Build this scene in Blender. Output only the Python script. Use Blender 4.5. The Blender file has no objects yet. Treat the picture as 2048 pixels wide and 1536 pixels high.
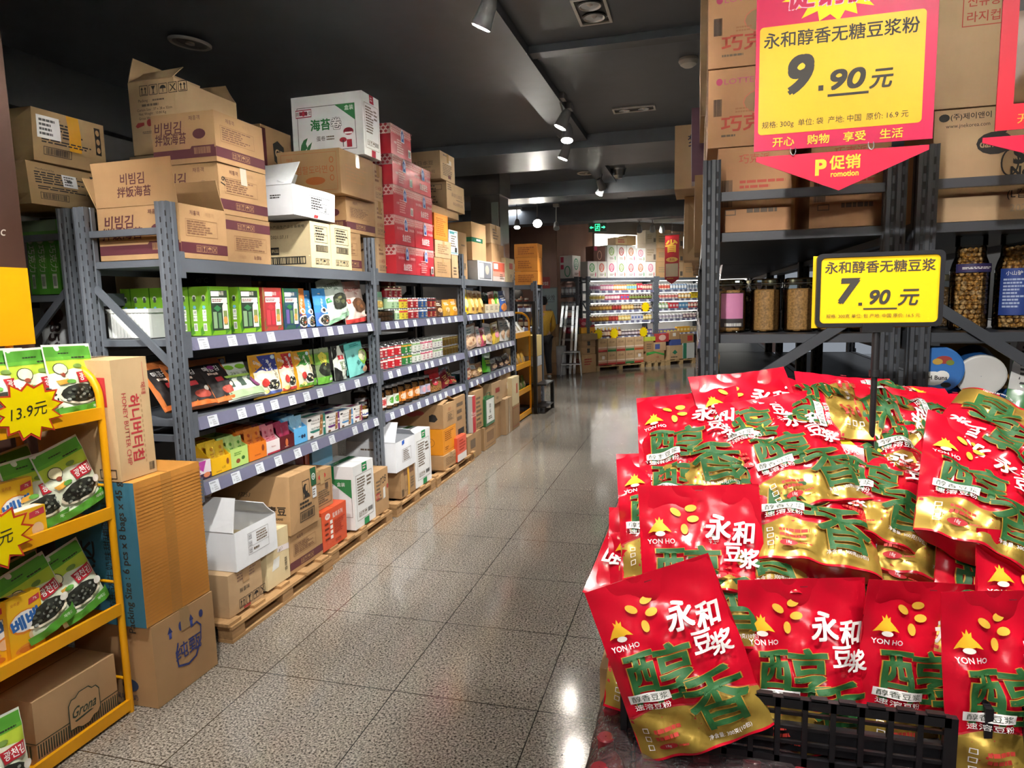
import bpy, math, random
import numpy as np
from mathutils import Matrix, Vector
from mathutils.geometry import tessellate_polygon
sc = bpy.context.scene
COL = sc.collection
RAD = math.radians

# ------------------------------------------------------------------ camera, exposure
F = 1350.0; H = 1.62
PHI, TH, RO = 0.26696, 0.12330, 0.0235
fw = np.array([-math.sin(PHI) * math.cos(TH), math.cos(PHI) * math.cos(TH), -math.sin(TH)])
r0 = np.array([math.cos(PHI), math.sin(PHI), 0.0]); u0 = np.cross(r0, fw)
cR = math.cos(RO) * r0 - math.sin(RO) * u0
cU = math.sin(RO) * r0 + math.cos(RO) * u0
CP = np.array([0, 0, H])
cam_d = bpy.data.cameras.new('camera'); cam = bpy.data.objects.new('camera', cam_d); COL.objects.link(cam)
cam_d.sensor_width = 36; cam_d.lens = F / 2048 * 36; cam_d.clip_start = 0.02
cam.matrix_world = Matrix(((cR[0], cU[0], -fw[0], 0), (cR[1], cU[1], -fw[1], 0), (cR[2], cU[2], -fw[2], H), (0, 0, 0, 1)))
sc.camera = cam
sc.view_settings.view_transform = 'Standard'; sc.view_settings.look = 'None'
sc.view_settings.gamma = 1; sc.view_settings.use_curve_mapping = False
sc.view_settings.exposure = 0.35
sc.cycles.use_denoising = True
sc.cycles.max_bounces = 8; sc.cycles.diffuse_bounces = 4; sc.cycles.glossy_bounces = 4
sc.cycles.transparent_max_bounces = 12; sc.cycles.transmission_bounces = 4
sc.cycles.caustics_reflective = False; sc.cycles.caustics_refractive = False
sc.cycles.sample_clamp_indirect = 4.0
wd = bpy.data.worlds.new('World'); sc.world = wd; wd.use_nodes = True
wd.node_tree.nodes['Background'].inputs[0].default_value = (0.80, 0.88, 1.0, 1)
wd.node_tree.nodes['Background'].inputs[1].default_value = 0.25

def _ray(x, y): return (x - 1024) / F * cR - (y - 768) / F * cU + fw
def onX(x, y, X): d = _ray(x, y); return CP + d * (X / d[0])
def onY(x, y, Y): d = _ray(x, y); return CP + d * (Y / d[1])
def onZ(x, y, Z): d = _ray(x, y); return CP + d * ((Z - H) / d[2])
def onD(x, y, D): return CP + _ray(x, y) * D

# ------------------------------------------------------------------ materials
def lin(h):
    h = h.lstrip('#'); o = []
    for i in (0, 2, 4):
        c = int(h[i:i + 2], 16) / 255
        o.append(c / 12.92 if c <= 0.04045 else ((c + 0.055) / 1.055) ** 2.4)
    return (*o, 1)
_M = {}
def nt_new(name):
    m = bpy.data.materials.new(name); m.use_nodes = True
    nt = m.node_tree; b = nt.nodes['Principled BSDF']
    return m, nt, b
def noise_mix(nt, b, c, amp, scale, detail=3, stretch=None, bump=0.0):
    """colour varied by noise around c"""
    tc = nt.nodes.new('ShaderNodeTexCoord'); n = nt.nodes.new('ShaderNodeTexNoise')
    n.inputs['Scale'].default_value = scale; n.inputs['Detail'].default_value = detail
    src = tc.outputs['Object']
    if stretch:
        mp = nt.nodes.new('ShaderNodeMapping'); mp.inputs['Scale'].default_value = stretch
        nt.links.new(src, mp.inputs[0]); src = mp.outputs[0]
    nt.links.new(src, n.inputs['Vector'])
    mx = nt.nodes.new('ShaderNodeMix'); mx.data_type = 'RGBA'
    mx.inputs[6].default_value = tuple(min(1, v * (1 - amp)) for v in c[:3]) + (1,)
    mx.inputs[7].default_value = tuple(min(1, v * (1 + amp)) for v in c[:3]) + (1,)
    nt.links.new(n.outputs[0], mx.inputs[0]); nt.links.new(mx.outputs[2], b.inputs['Base Color'])
    if bump:
        bp = nt.nodes.new('ShaderNodeBump'); bp.inputs['Strength'].default_value = bump; bp.inputs['Distance'].default_value = 0.004
        nt.links.new(n.outputs[0], bp.inputs['Height']); nt.links.new(bp.outputs[0], b.inputs['Normal'])
    return n
def mat(key):
    """'finish:hex' -> cached procedural material"""
    if key in _M: return _M[key]
    fin, hx = key.split(':'); c = lin(hx)
    m, nt, b = nt_new(fin + '_' + hx); R = b.inputs['Roughness']
    if fin == 'card': noise_mix(nt, b, c, 0.14, 9, 4, (1, 1, 0.35), 0.08); R.default_value = 0.72
    elif fin == 'ink': b.inputs['Base Color'].default_value = c; R.default_value = 0.6
    elif fin == 'film': noise_mix(nt, b, c, 0.05, 30, 2, None, 0.05); R.default_value = 0.22; b.inputs['Coat Weight'].default_value = 0.4; b.inputs['Coat Roughness'].default_value = 0.12
    elif fin == 'foil': noise_mix(nt, b, c, 0.1, 25, 2, None, 0.1); R.default_value = 0.3; b.inputs['Metallic'].default_value = 0.55
    elif fin == 'gloss': noise_mix(nt, b, c, 0.04, 12, 2); R.default_value = 0.32
    elif fin == 'paint': noise_mix(nt, b, c, 0.16, 6, 5, None, 0.03); R.default_value = 0.42
    elif fin == 'plast': noise_mix(nt, b, c, 0.08, 14, 2); R.default_value = 0.38
    elif fin == 'metal': noise_mix(nt, b, c, 0.08, 5, 3, (1, 1, 8)); R.default_value = 0.28; b.inputs['Metallic'].default_value = 0.9
    elif fin == 'wood': noise_mix(nt, b, c, 0.35, 14, 5, (6, 0.7, 6), 0.2); R.default_value = 0.78
    elif fin == 'skin': noise_mix(nt, b, c, 0.06, 20, 2); R.default_value = 0.5; b.inputs['Subsurface Weight'].default_value = 0.1
    elif fin == 'cloth': noise_mix(nt, b, c, 0.18, 40, 3, None, 0.15); R.default_value = 0.9
    elif fin == 'grain': noise_mix(nt, b, c, 0.9, 150, 2, None, 0.4); R.default_value = .55
    elif fin == 'nuts':
        tc = nt.nodes.new('ShaderNodeTexCoord'); vo = nt.nodes.new('ShaderNodeTexVoronoi'); vo.inputs['Scale'].default_value = 85
        nt.links.new(tc.outputs['Object'], vo.inputs['Vector'])
        rp = nt.nodes.new('ShaderNodeValToRGB'); e = rp.color_ramp.elements; e[0].color = tuple(v * 1.25 for v in c[:3]) + (1,); e[1].color = tuple(v * .28 for v in c[:3]) + (1,); e[1].position = .75
        nt.links.new(vo.outputs['Distance'], rp.inputs[0]); nt.links.new(rp.outputs[0], b.inputs['Base Color'])
        bp = nt.nodes.new('ShaderNodeBump'); bp.inputs['Distance'].default_value = .006; bp.invert = True; nt.links.new(vo.outputs['Distance'], bp.inputs['Height']); nt.links.new(bp.outputs[0], b.inputs['Normal']); R.default_value = .5
    elif fin == 'glow':
        b.inputs['Base Color'].default_value = c; b.inputs['Emission Color'].default_value = c; b.inputs['Emission Strength'].default_value = 2.2
        m.cycles.emission_sampling = 'NONE'
    elif fin == 'led':
        b.inputs['Base Color'].default_value = c; b.inputs['Emission Color'].default_value = c; b.inputs['Emission Strength'].default_value = 9
    elif fin == 'lamp':
        b.inputs['Base Color'].default_value = c; b.inputs['Emission Color'].default_value = c; b.inputs['Emission Strength'].default_value = 250
        m.cycles.emission_sampling = 'NONE'
    elif fin in ('glass', 'wrap'):
        for n in list(nt.nodes):
            if n.type == 'BSDF_PRINCIPLED': nt.nodes.remove(n)
        out = nt.nodes['Material Output']
        tr = nt.nodes.new('ShaderNodeBsdfTransparent'); gl = nt.nodes.new('ShaderNodeBsdfGlossy'); mx = nt.nodes.new('ShaderNodeMixShader')
        fr = nt.nodes.new('ShaderNodeFresnel'); fr.inputs[0].default_value = 1.45
        tr.inputs[0].default_value = c; gl.inputs['Roughness'].default_value = 0.05 if fin == 'glass' else 0.14
        if fin == 'wrap':
            nn = nt.nodes.new('ShaderNodeTexNoise'); nn.inputs['Scale'].default_value = 18; nn.inputs['Detail'].default_value = 4; nn.inputs['Distortion'].default_value = 2
            bp = nt.nodes.new('ShaderNodeBump'); bp.inputs['Strength'].default_value = 0.7; bp.inputs['Distance'].default_value = 0.02
            nt.links.new(nn.outputs[0], bp.inputs['Height']); nt.links.new(bp.outputs[0], gl.inputs['Normal']); nt.links.new(bp.outputs[0], fr.inputs['Normal'])
            df = nt.nodes.new('ShaderNodeBsdfDiffuse'); df.inputs[0].default_value = (.55, .42, .44, 1); m2 = nt.nodes.new('ShaderNodeMixShader'); m2.inputs[0].default_value = .07
            nt.links.new(tr.outputs[0], m2.inputs[1]); nt.links.new(df.outputs[0], m2.inputs[2]); tr = m2
        nt.links.new(fr.outputs[0], mx.inputs[0]); nt.links.new(tr.outputs[0], mx.inputs[1]); nt.links.new(gl.outputs[0], mx.inputs[2])
        nt.links.new(mx.outputs[0], out.inputs[0])
    _M[key] = m
    return m

# ------------------------------------------------------------------ text as flat triangles
_T = {}
def text_mesh(s, bold=0.0):
    k = (s, bold)
    if k in _T: return _T[k]
    cu = bpy.data.curves.new('t', 'FONT'); cu.body = s; cu.size = 1; cu.resolution_u = 5 if len(s) <= 2 else 2; cu.fill_mode = 'FRONT'; cu.offset = 0
    ob = bpy.data.objects.new('t', cu)
    me = bpy.data.meshes.new_from_object(ob)
    V = np.array([v.co[:2] for v in me.vertices]) if len(me.vertices) else np.zeros((0, 2))
    T = []
    for p in me.polygons:
        vs = list(p.vertices)
        for i in range(1, len(vs) - 1): T.append((vs[0], vs[i], vs[i + 1]))
    bpy.data.objects.remove(ob); bpy.data.curves.remove(cu); bpy.data.meshes.remove(me)
    if len(V):
        lo, hi = V.min(0), V.max(0); V = V - (lo + hi) / 2; sz = hi - lo
    else: sz = np.array([1, 1])
    _T[k] = (V, np.array(T, int).reshape(-1, 3), sz)
    return _T[k]

def tri_poly(pts):
    P = [Vector((p[0], p[1], 0)) for p in pts]
    return np.array(pts, float), np.array(tessellate_polygon([P]), int)

def art(w, h, els, seed=1):
    """list of drawing elements in fractions of a w x h face -> [(V2, T, matkey, layer)] in metres"""
    rn = random.Random(seed); out = []
    def add(V, T, c, l): out.append((np.asarray(V, float), np.asarray(T, int), c, l))
    def rect(x0, y0, x1, y1, c, l): add([(x0 * w, y0 * h), (x1 * w, y0 * h), (x1 * w, y1 * h), (x0 * w, y1 * h)], [(0, 1, 2), (0, 2, 3)], c, l)
    for li, e in enumerate(els):
        k = e[0]; l = li + 1
        if k == 'r': rect(*e[1:5], e[5], l)
        elif k == 'e':
            cx, cy, rx, ry, c = e[1:6]; a = e[6] if len(e) > 6 else 0; n = 14
            pts = []
            for i in range(n):
                t = 2 * math.pi * i / n; px, py = rx * w * math.cos(t), ry * h * math.sin(t)
                pts.append((cx * w + px * math.cos(a) - py * math.sin(a), cy * h + px * math.sin(a) + py * math.cos(a)))
            add([(cx * w, cy * h)] + pts, [(0, i + 1, (i + 1) % n + 1) for i in range(n)], c, l)
        elif k == 'g':   # ring
            cx, cy, rx, ry, th, c = e[1:7]; n = 22; V = []; T = []
            for i in range(n):
                t = 2 * math.pi * i / n
                V += [(cx * w + rx * w * math.cos(t), cy * h + ry * h * math.sin(t)), (cx * w + (rx * w - th * h) * math.cos(t), cy * h + (ry * h - th * h) * math.sin(t))]
            for i in range(n):
                a, b, c2, d = 2 * i, 2 * i + 1, (2 * i + 2) % (2 * n), (2 * i + 3) % (2 * n); T += [(a, c2, b), (b, c2, d)]
            add(V, T, c, l)
        elif k == 'p':
            V, T = tri_poly([(x * w, y * h) for x, y in e[1]]); add(V, T, e[2], l)
        elif k == 's':   # starburst
            cx, cy, r1, r2, n, c = e[1:7]; pts = []
            for i in range(2 * n):
                r = (r1 if i % 2 == 0 else r2) * h * (0.9 + 0.2 * rn.random()); t = math.pi * i / n
                asp = e[7] if len(e) > 7 else 1
                pts.append((cx * w + r * asp * math.cos(t), cy * h + r * math.sin(t)))
            V = [(cx * w, cy * h)] + pts; add(V, [(0, i + 1, (i + 1) % (2 * n) + 1) for i in range(2 * n)], c, l)
        elif k == 't':   # text cx cy size(fraction of h) colour {w,rot,shear,bold}
            s, cx, cy, size, c = e[1:6]; o = e[6] if len(e) > 6 else {}
            V, T, sz = text_mesh(s, o.get('bold', 0.0))
            if not len(T): continue
            if o.get('bold', 0) > .008:   # thicken by overprinting
                q = o['bold'] * .75; reps = ((q, q), (-q, q), (q, -q), (-q, -q), (0, 0))
            else: reps = ((0, 0),)
            V = V * (size * h)
            if 'w' in o: V = V * np.array([o['w'] * w / (sz[0] * size * h), 1])
            if 'shear' in o: V = np.stack([V[:, 0] + o['shear'] * V[:, 1], V[:, 1]], 1)
            if 'rot' in o:
                a = RAD(o['rot']); V = np.stack([V[:, 0] * math.cos(a) - V[:, 1] * math.sin(a), V[:, 0] * math.sin(a) + V[:, 1] * math.cos(a)], 1)
            for ri, d_ in enumerate(reps): add(V + np.array([cx * w, cy * h]) + np.array(d_) * size * h, T, c, l + ri * .15)
        elif k == 'L':   # fine print too small to read: broken strokes
            x0, y0, x1, y1, n, c = e[1:7]
            for i in range(n):
                y = y1 - (i + 0.5) * (y1 - y0) / n; th = (y1 - y0) / n * 0.27; x = x0; xe = x0 + (x1 - x0) * (0.6 + 0.4 * rn.random())
                while x < xe:
                    d = (x1 - x0) * (0.06 + 0.14 * rn.random()); rect(x, y - th, min(x + d, xe), y + th, c, l); x += d + (x1 - x0) * 0.025
        elif k == 'b':   # barcode
            x0, y0, x1, y1, c = e[1:6]; x = x0
            while x < x1:
                d = (x1 - x0) * rn.choice((0.012, 0.02, 0.034)); rect(x, y0, min(x + d, x1), y1, c, l); x += d + (x1 - x0) * rn.choice((0.014, 0.022))
        elif k == 'o':   # rectangle outline, thickness in fraction of h
            x0, y0, x1, y1, th, c = e[1:7]; tx = th * h / w
            rect(x0, y0, x1, y0 + th, c, l); rect(x0, y1 - th, x1, y1, c, l); rect(x0, y0 + th, x0 + tx, y1 - th, c, l); rect(x1 - tx, y0 + th, x1, y1 - th, c, l)
        elif k == 'i':   # handling icons: x0 y0 size(fraction of h) n colour
            x0, y0, s, n, c = e[1:6]; fx = s * h / w
            for i in range(n):
                x = x0 + i * fx * 1.15
                for a in ((0, 0, 1, .06), (0, .94, 1, 1), (0, 0, .06, 1), (.94, 0, 1, 1)): rect(x + a[0] * fx, y0 + a[1] * s, x + a[2] * fx, y0 + a[3] * s, c, l)
                kk = i % 4
                if kk == 0:
                    for q in (.3, .7):
                        rect(x + (q - .05) * fx, y0 + .22 * s, x + (q + .05) * fx, y0 + .6 * s, c, l)
                        V, T = tri_poly([((x + (q - .15) * fx) * w, (y0 + .6 * s) * h), ((x + (q + .15) * fx) * w, (y0 + .6 * s) * h), ((x + q * fx) * w, (y0 + .85 * s) * h)]); add(V, T, c, l)
                    rect(x + .15 * fx, y0 + .12 * s, x + .85 * fx, y0 + .18 * s, c, l)
                elif kk == 1:
                    V, T = tri_poly([((x + a * fx) * w, (y0 + b * s) * h) for a, b in ((.25, .85), (.75, .85), (.55, .5), (.55, .2), (.72, .12), (.28, .12), (.45, .2), (.45, .5))]); add(V, T, c, l)
                elif kk == 2:
                    V, T = tri_poly([((x + (.5 + .36 * math.cos(t)) * fx) * w, (y0 + (.5 + .34 * math.sin(t)) * s) * h) for t in np.linspace(0, math.pi, 9)]); add(V, T, c, l)
                    rect(x + .46 * fx, y0 + .15 * s, x + .54 * fx, y0 + .5 * s, c, l)
                else:
                    V, T = tri_poly([((x + a * fx) * w, (y0 + b * s) * h) for a, b in ((.15, .2), (.22, .13), (.85, .8), (.78, .87))]); add(V, T, c, l)
                    V, T = tri_poly([((x + a * fx) * w, (y0 + b * s) * h) for a, b in ((.78, .13), (.85, .2), (.22, .87), (.15, .8))]); add(V, T, c, l)
    return out

def subdiv(V, T, L):
    """split triangles until no edge is longer than L"""
    V = [tuple(v) for v in V]; todo = [tuple(t) for t in T]; done = []; mid = {}
    L2 = L * L
    while todo:
        a, b, c = todo.pop()
        best = -1; bi = 0
        for i, (p, q) in enumerate(((a, b), (b, c), (c, a))):
            d = (V[p][0] - V[q][0]) ** 2 + (V[p][1] - V[q][1]) ** 2
            if d > best: best = d; bi = i
        if best <= L2: done.append((a, b, c)); continue
        p, q, r = ((a, b, c), (b, c, a), (c, a, b))[bi]
        k = (p, q) if p < q else (q, p)
        if k not in mid:
            mid[k] = len(V); V.append(((V[p][0] + V[q][0]) / 2, (V[p][1] + V[q][1]) / 2))
        m = mid[k]; todo += [(p, m, r), (m, q, r)]
    return np.array(V), np.array(done, int)

# ------------------------------------------------------------------ mesh builder
class MB:
    def __init__(s): s.v = []; s.f = []; s.m = []; s.n = 0; s.keys = []; s.sm = []
    def mi(s, k):
        if k not in s.keys: s.keys.append(k)
        return s.keys.index(k)
    def add(s, V, Fc, k, smooth=False):
        i = s.mi(k); o = s.n; V = np.asarray(V, float); s.v.append(V); s.n += len(V)
        for f in Fc: s.f.append(tuple(int(a) + o for a in f)); s.m.append(i); s.sm.append(smooth)
    def box(s, lo, hi, k, faces='xXyYzZ'):
        x0, y0, z0 = lo; x1, y1, z1 = hi
        V = [(x0, y0, z0), (x1, y0, z0), (x1, y1, z0), (x0, y1, z0), (x0, y0, z1), (x1, y0, z1), (x1, y1, z1), (x0, y1, z1)]
        Q = {'z': (0, 3, 2, 1), 'Z': (4, 5, 6, 7), 'y': (0, 1, 5, 4), 'Y': (2, 3, 7, 6), 'x': (3, 0, 4, 7), 'X': (1, 2, 6, 5)}
        s.add(V, [Q[c] for c in faces], k)
    def bar(s, a, b, w, t, k, up=(0, 0, 1)):
        """box bar from a to b, width w along side, thickness t along up"""
        a = Vector(a); b = Vector(b); d = (b - a); u = Vector(up); sd = d.cross(u)
        if sd.length < 1e-6: sd = d.cross(Vector((1, 0, 0)))
        sd.normalize(); u = sd.cross(d).normalized(); sd = sd * w / 2; u = u * t / 2
        V = [a - sd - u, a + sd - u, a + sd + u, a - sd + u, b - sd - u, b + sd - u, b + sd + u, b - sd + u]
        s.add([tuple(v) for v in V], [(0, 1, 2, 3)[::-1], (4, 5, 6, 7)[::1], (0, 1, 5, 4), (1, 2, 6, 5), (2, 3, 7, 6), (3, 0, 4, 7)], k)
    def tube(s, pts, r, k, n=10, caps=True):
        pts = [Vector(p) for p in pts]; rs = r if isinstance(r, (list, tuple)) else [r] * len(pts)
        V = []; Fc = []; ref = Vector((0.123, 0.456, 0.88)).normalized()
        for i, p in enumerate(pts):
            d = (pts[min(i + 1, len(pts) - 1)] - pts[max(i - 1, 0)]).normalized()
            x = d.cross(ref).normalized(); y = d.cross(x).normalized()
            for j in range(n):
                t = 2 * math.pi * j / n; V.append(tuple(p + x * rs[i] * math.cos(t) + y * rs[i] * math.sin(t)))
        for i in range(len(pts) - 1):
            for j in range(n): Fc.append((i * n + j, i * n + (j + 1) % n, (i + 1) * n + (j + 1) % n, (i + 1) * n + j))
        s.add(V, Fc, k, True)
        if caps:
            s.add(V[:n], [tuple(range(n))], k); s.add(V[-n:], [tuple(range(n))[::-1]], k)
    def lathe(s, prof, k, n=20, c=(0, 0, 0), keys=None):
        """profile [(r,z)]; keys optional colour per band"""
        V = []
        for r, z in prof:
            for j in range(n):
                t = 2 * math.pi * j / n; V.append((c[0] + r * math.cos(t), c[1] + r * math.sin(t), c[2] + z))
        for i in range(len(prof) - 1):
            Fc = [(i * n + j, i * n + (j + 1) % n, (i + 1) * n + (j + 1) % n, (i + 1) * n + j) for j in range(n)]
            kk = keys[i] if keys else k
            used = V[i * n:(i + 2) * n]; s.add(used, [tuple(a - i * n for a in f) for f in Fc], kk, True)
    def prism(s, prof, z0, z1, k, caps=True):
        n = len(prof); V = [(x, y, z0) for x, y in prof] + [(x, y, z1) for x, y in prof]
        s.add(V, [(i, (i + 1) % n, n + (i + 1) % n, n + i) for i in range(n)], k)
        if caps:
            P, T = tri_poly(prof); s.add([(x, y, z1) for x, y in prof], T, k); s.add([(x, y, z0) for x, y in prof], [t[::-1] for t in T], k)
    def face_art(s, o, u, v, w, h, els, seed=1, eps=0.0006, L=None, fn=None):
        """draw els on the flat face with corner o, unit axes u (right) v (up)"""
        o = np.array(o, float); u = np.array(u, float); v = np.array(v, float); n = np.cross(u, v)
        for V, T, c, l in art(w, h, els, seed):
            if L: V, T = subdiv(V, T, L)
            e = eps * (1 + 0.35 * l)
            if fn: P = fn(V[:, 0] / w, V[:, 1] / h, e)
            else: P = o + V[:, :1] * u + V[:, 1:2] * v + n * e
            s.add(P, T, c, fn is not None)
    def mesh(s, name):
        me = bpy.data.meshes.new(name)
        V = np.concatenate(s.v) if s.v else np.zeros((0, 3))
        me.from_pydata(V.tolist(), [], s.f)
        for k in s.keys: me.materials.append(mat(k))
        me.polygons.foreach_set('material_index', s.m); me.polygons.foreach_set('use_smooth', s.sm)
        me.update()
        return me
    def build(s, name, parent=None, loc=None, rz=0.0):
        o = bpy.data.objects.new(name, s.mesh(name)); COL.objects.link(o)
        if parent: o.parent = parent
        if loc is not None: o.location = [float(a) for a in loc]
        if rz: o.rotation_euler.z = rz
        return o
def tag(o, label=None, cat=None, group=None, kind=None):
    if label: o['label'] = label
    if cat: o['category'] = cat
    if group: o['group'] = group
    if kind: o['kind'] = kind
    return o
def empty(name, loc, rz=0.0, label=None, cat=None, group=None):
    o = bpy.data.objects.new(name, None); COL.objects.link(o); o.location = [float(a) for a in loc]; o.rotation_euler.z = rz
    o.empty_display_size = 0.05
    return tag(o, label, cat, group)
def copy_tree(o, parent=None):
    c = o.copy(); COL.objects.link(c)
    if parent: c.parent = parent
    for ch in o.children: copy_tree(ch, c)
    return c
ORD = ['first', 'second', 'third', 'fourth', 'fifth', 'sixth', 'seventh', 'eighth', 'ninth', 'tenth', 'eleventh', 'twelfth', 'thirteenth', 'fourteenth', 'fifteenth', 'sixteenth', 'seventeenth', 'eighteenth', 'nineteenth', 'twentieth']
ORD += ['twenty-' + o for o in ORD[:9]] + ['thirtieth'] + ['thirty-' + o for o in ORD[:9]] + ['fortieth']
# ------------------------------------------------------------------ setting
CEIL = 3.4
def granite():
    m, nt, b = nt_new('granite_tiles'); N = nt.nodes; L = nt.links
    tc = N.new('ShaderNodeTexCoord')
    n1 = N.new('ShaderNodeTexNoise'); n1.inputs['Scale'].default_value = 115; n1.inputs['Detail'].default_value = 3; n1.inputs['Roughness'].default_value = 0.7
    n2 = N.new('ShaderNodeTexVoronoi'); n2.inputs['Scale'].default_value = 190
    n3 = N.new('ShaderNodeTexNoise'); n3.inputs['Scale'].default_value = 2.2; n3.inputs['Detail'].default_value = 4
    for n in (n1, n2, n3): L.new(tc.outputs['Object'], n.inputs['Vector'])
    r1 = N.new('ShaderNodeValToRGB'); e = r1.color_ramp.elements
    e[0].position = 0.37; e[0].color = lin('3a3632'); e[1].position = 0.63; e[1].color = lin('c6bdb0')
    q = e.new(0.5); q.color = lin('9b9388')
    L.new(n1.outputs[0], r1.inputs[0])
    mx = N.new('ShaderNodeMix'); mx.data_type = 'RGBA'; mx.blend_type = 'MULTIPLY'; mx.inputs[0].default_value = 0.35
    bw = N.new('ShaderNodeRGBToBW'); L.new(n2.outputs['Color'], bw.inputs[0]); L.new(r1.outputs[0], mx.inputs[6]); L.new(bw.outputs[0], mx.inputs[7])
    # tile joints on a 0.62 m grid
    sx = N.new('ShaderNodeSeparateXYZ'); L.new(tc.outputs['Object'], sx.inputs[0])
    def joint(o, off):
        a = N.new('ShaderNodeMath'); a.operation = 'ADD'; a.inputs[1].default_value = off; L.new(o, a.inputs[0])
        p = N.new('ShaderNodeMath'); p.operation = 'PINGPONG'; p.inputs[1].default_value = 0.31; L.new(a.outputs[0], p.inputs[0])
        c = N.new('ShaderNodeMath'); c.operation = 'LESS_THAN'; c.inputs[1].default_value = 0.0022; L.new(p.outputs[0], c.inputs[0]); return c
    j1 = joint(sx.outputs[0], 0.59 + 6.2); j2 = joint(sx.outputs[1], 0.05 + 6.2)
    mxj = N.new('ShaderNodeMath'); mxj.operation = 'MAXIMUM'; L.new(j1.outputs[0], mxj.inputs[0]); L.new(j2.outputs[0], mxj.inputs[1])
    m2 = N.new('ShaderNodeMix'); m2.data_type = 'RGBA'; L.new(mxj.outputs[0], m2.inputs[0]); L.new(mx.outputs[2], m2.inputs[6]); m2.inputs[7].default_value = lin('3a342e')
    m3 = N.new('ShaderNodeMix'); m3.data_type = 'RGBA'; m3.blend_type = 'MULTIPLY'; m3.inputs[0].default_value = 0.25
    L.new(m2.outputs[2], m3.inputs[6]); L.new(n3.outputs[0], m3.inputs[7]); L.new(m3.outputs[2], b.inputs['Base Color'])
    rr = N.new('ShaderNodeMapRange'); rr.inputs[3].default_value = 0.06; rr.inputs[4].default_value = 0.17
    L.new(n3.outputs[0], rr.inputs[0]); L.new(rr.outputs[0], b.inputs['Roughness'])
    b.inputs['Specular IOR Level'].default_value = 0.7
    return m
_M['floor:x'] = granite()
def bronze():
    m, nt, b = nt_new('bronze_panel'); noise_mix(nt, b, lin('86675a'), 0.25, 3, 4, (1, 1, 0.4)); b.inputs['Roughness'].default_value = 0.3; b.inputs['Metallic'].default_value = 0.35
    return m
_M['bronze:x'] = bronze()
def bronze_dark():
    m, nt, b = nt_new('dark_bronze_panel'); noise_mix(nt, b, lin('5c4238'), 0.25, 3, 4, (1, 1, 0.4)); b.inputs['Roughness'].default_value = 0.34; b.inputs['Metallic'].default_value = 0.4
    return m
_M['bronze:y'] = bronze_dark()
def struct(name, lo, hi, k, faces='xXyYzZ'):
    b = MB(); b.box(lo, hi, k, faces); return tag(b.build(name), kind='structure')
struct('floor', (-6.2, -3.2, -0.1), (5.2, 19.6, 0), 'floor:x')
CK = 'paint:565d66'
struct('ceiling', (-6.2, -3.2, CEIL), (5.2, 19.6, CEIL + 0.1), CK)
struct('wall_left', (-4.75, 3.4, 0), (-4.6, 13.2, CEIL), 'paint:4a4744')
struct('wall_right', (4.6, -3.2, 0), (4.75, 19.6, CEIL), 'paint:55524e')
struct('wall_front', (-6.2, -3.2, 0), (4.75, -3.05, CEIL), 'paint:6a6660')
struct('wall_side', (-6.2, -3.2, 0), (-6.05, 14.6, CEIL), 'paint:4a4744')
struct('trim_1', (-4.6, 2.2, 3.02), (-4.5, 13.2, CEIL), 'paint:15181a')
# ceiling drops and steps
struct('trim_2', (-1.42, -3, CEIL - 0.07), (-1.16, 12.2, CEIL), CK)
struct('trim_3', (-1.16, 4.9, CEIL - 0.05), (4.5, 5.02, CEIL), 'paint:40464e')
struct('trim_4', (-4.5, 7.6, CEIL - 0.14), (4.5, 8.7, CEIL), CK)
struct('trim_5', (-4.5, 10.4, CEIL - 0.22), (4.5, 11.0, CEIL), CK)
struct('trim_6', (-4.5, 13.0, CEIL - 0.32), (4.5, 13.5, CEIL), CK)
# back walls: brown panels facing the aisle, then the slanted glazed wall behind the lit racks
def panel_wall(name, a, b, z0, z1, n, k='bronze:x', back=0.12):
    a = Vector((*a, 0)); b = Vector((*b, 0)); d = (b - a); u = d.normalized(); nn = Vector((u.y, -u.x, 0)); w = d.length / n
    mb = MB()
    for i in range(n):
        p = a + u * (i * w + 0.006); q = a + u * ((i + 1) * w - 0.006)
        V = [p, q, q - nn * back, p - nn * back]
        mb.prism([(v.x, v.y) for v in V], z0, z1, k)
    V = [a - nn * 0.02, b - nn * 0.02, b - nn * back, a - nn * back]
    mb.prism([(v.x, v.y) for v in V], z0, z1, 'paint:201a17')
    return tag(mb.build(name), kind='structure')
panel_wall('wall_back', (-6.1, 14.75), (-2.95, 14.75), 0, CEIL, 3)
E_A = Vector((-2.55, 15.55, 0)); E_B = Vector((2.2, 20.2, 0))
E_u = (E_B - E_A).normalized(); E_n = Vector((E_u.y, -E_u.x, 0))
panel_wall('wall_slant', E_A[:2], E_B[:2], 0, 1.95, 6)
panel_wall('wall_corner', (-2.95, 14.75), (-2.3, 15.75), 0, CEIL, 1)
mb = MB()
for t0, t1 in ((0.36, 2.0), (2.06, 3.7), (3.76, 5.4)):
    p = E_A + E_u * t0; q = E_A + E_u * t1
    mb.add([(*p[:2], 1.95), (*q[:2], 1.95), (*q[:2], 3.1), (*p[:2], 3.1)], [(0, 1, 2, 3)], 'glow:f6f3ea')
w = mb.build('window_1'); tag(w, kind='structure')
mb = MB()
for t in (0.33, 2.03, 3.73, 5.43):
    p = E_A + E_u * (t - 0.03) + E_n * 0.03; q = E_A + E_u * (t + 0.03) - E_n * 0.03
    mb.bar((*(E_A + E_u * t)[:2], 1.9), (*(E_A + E_u * t)[:2], 3.15), 0.07, 0.07, 'paint:3a3430', (E_n.x, E_n.y, 0))
tag(mb.build('window_frame', w), kind='structure')
panel_wall('wall_header', E_A[:2], E_B[:2], 3.1, CEIL, 2, 'paint:4a4642')
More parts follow.
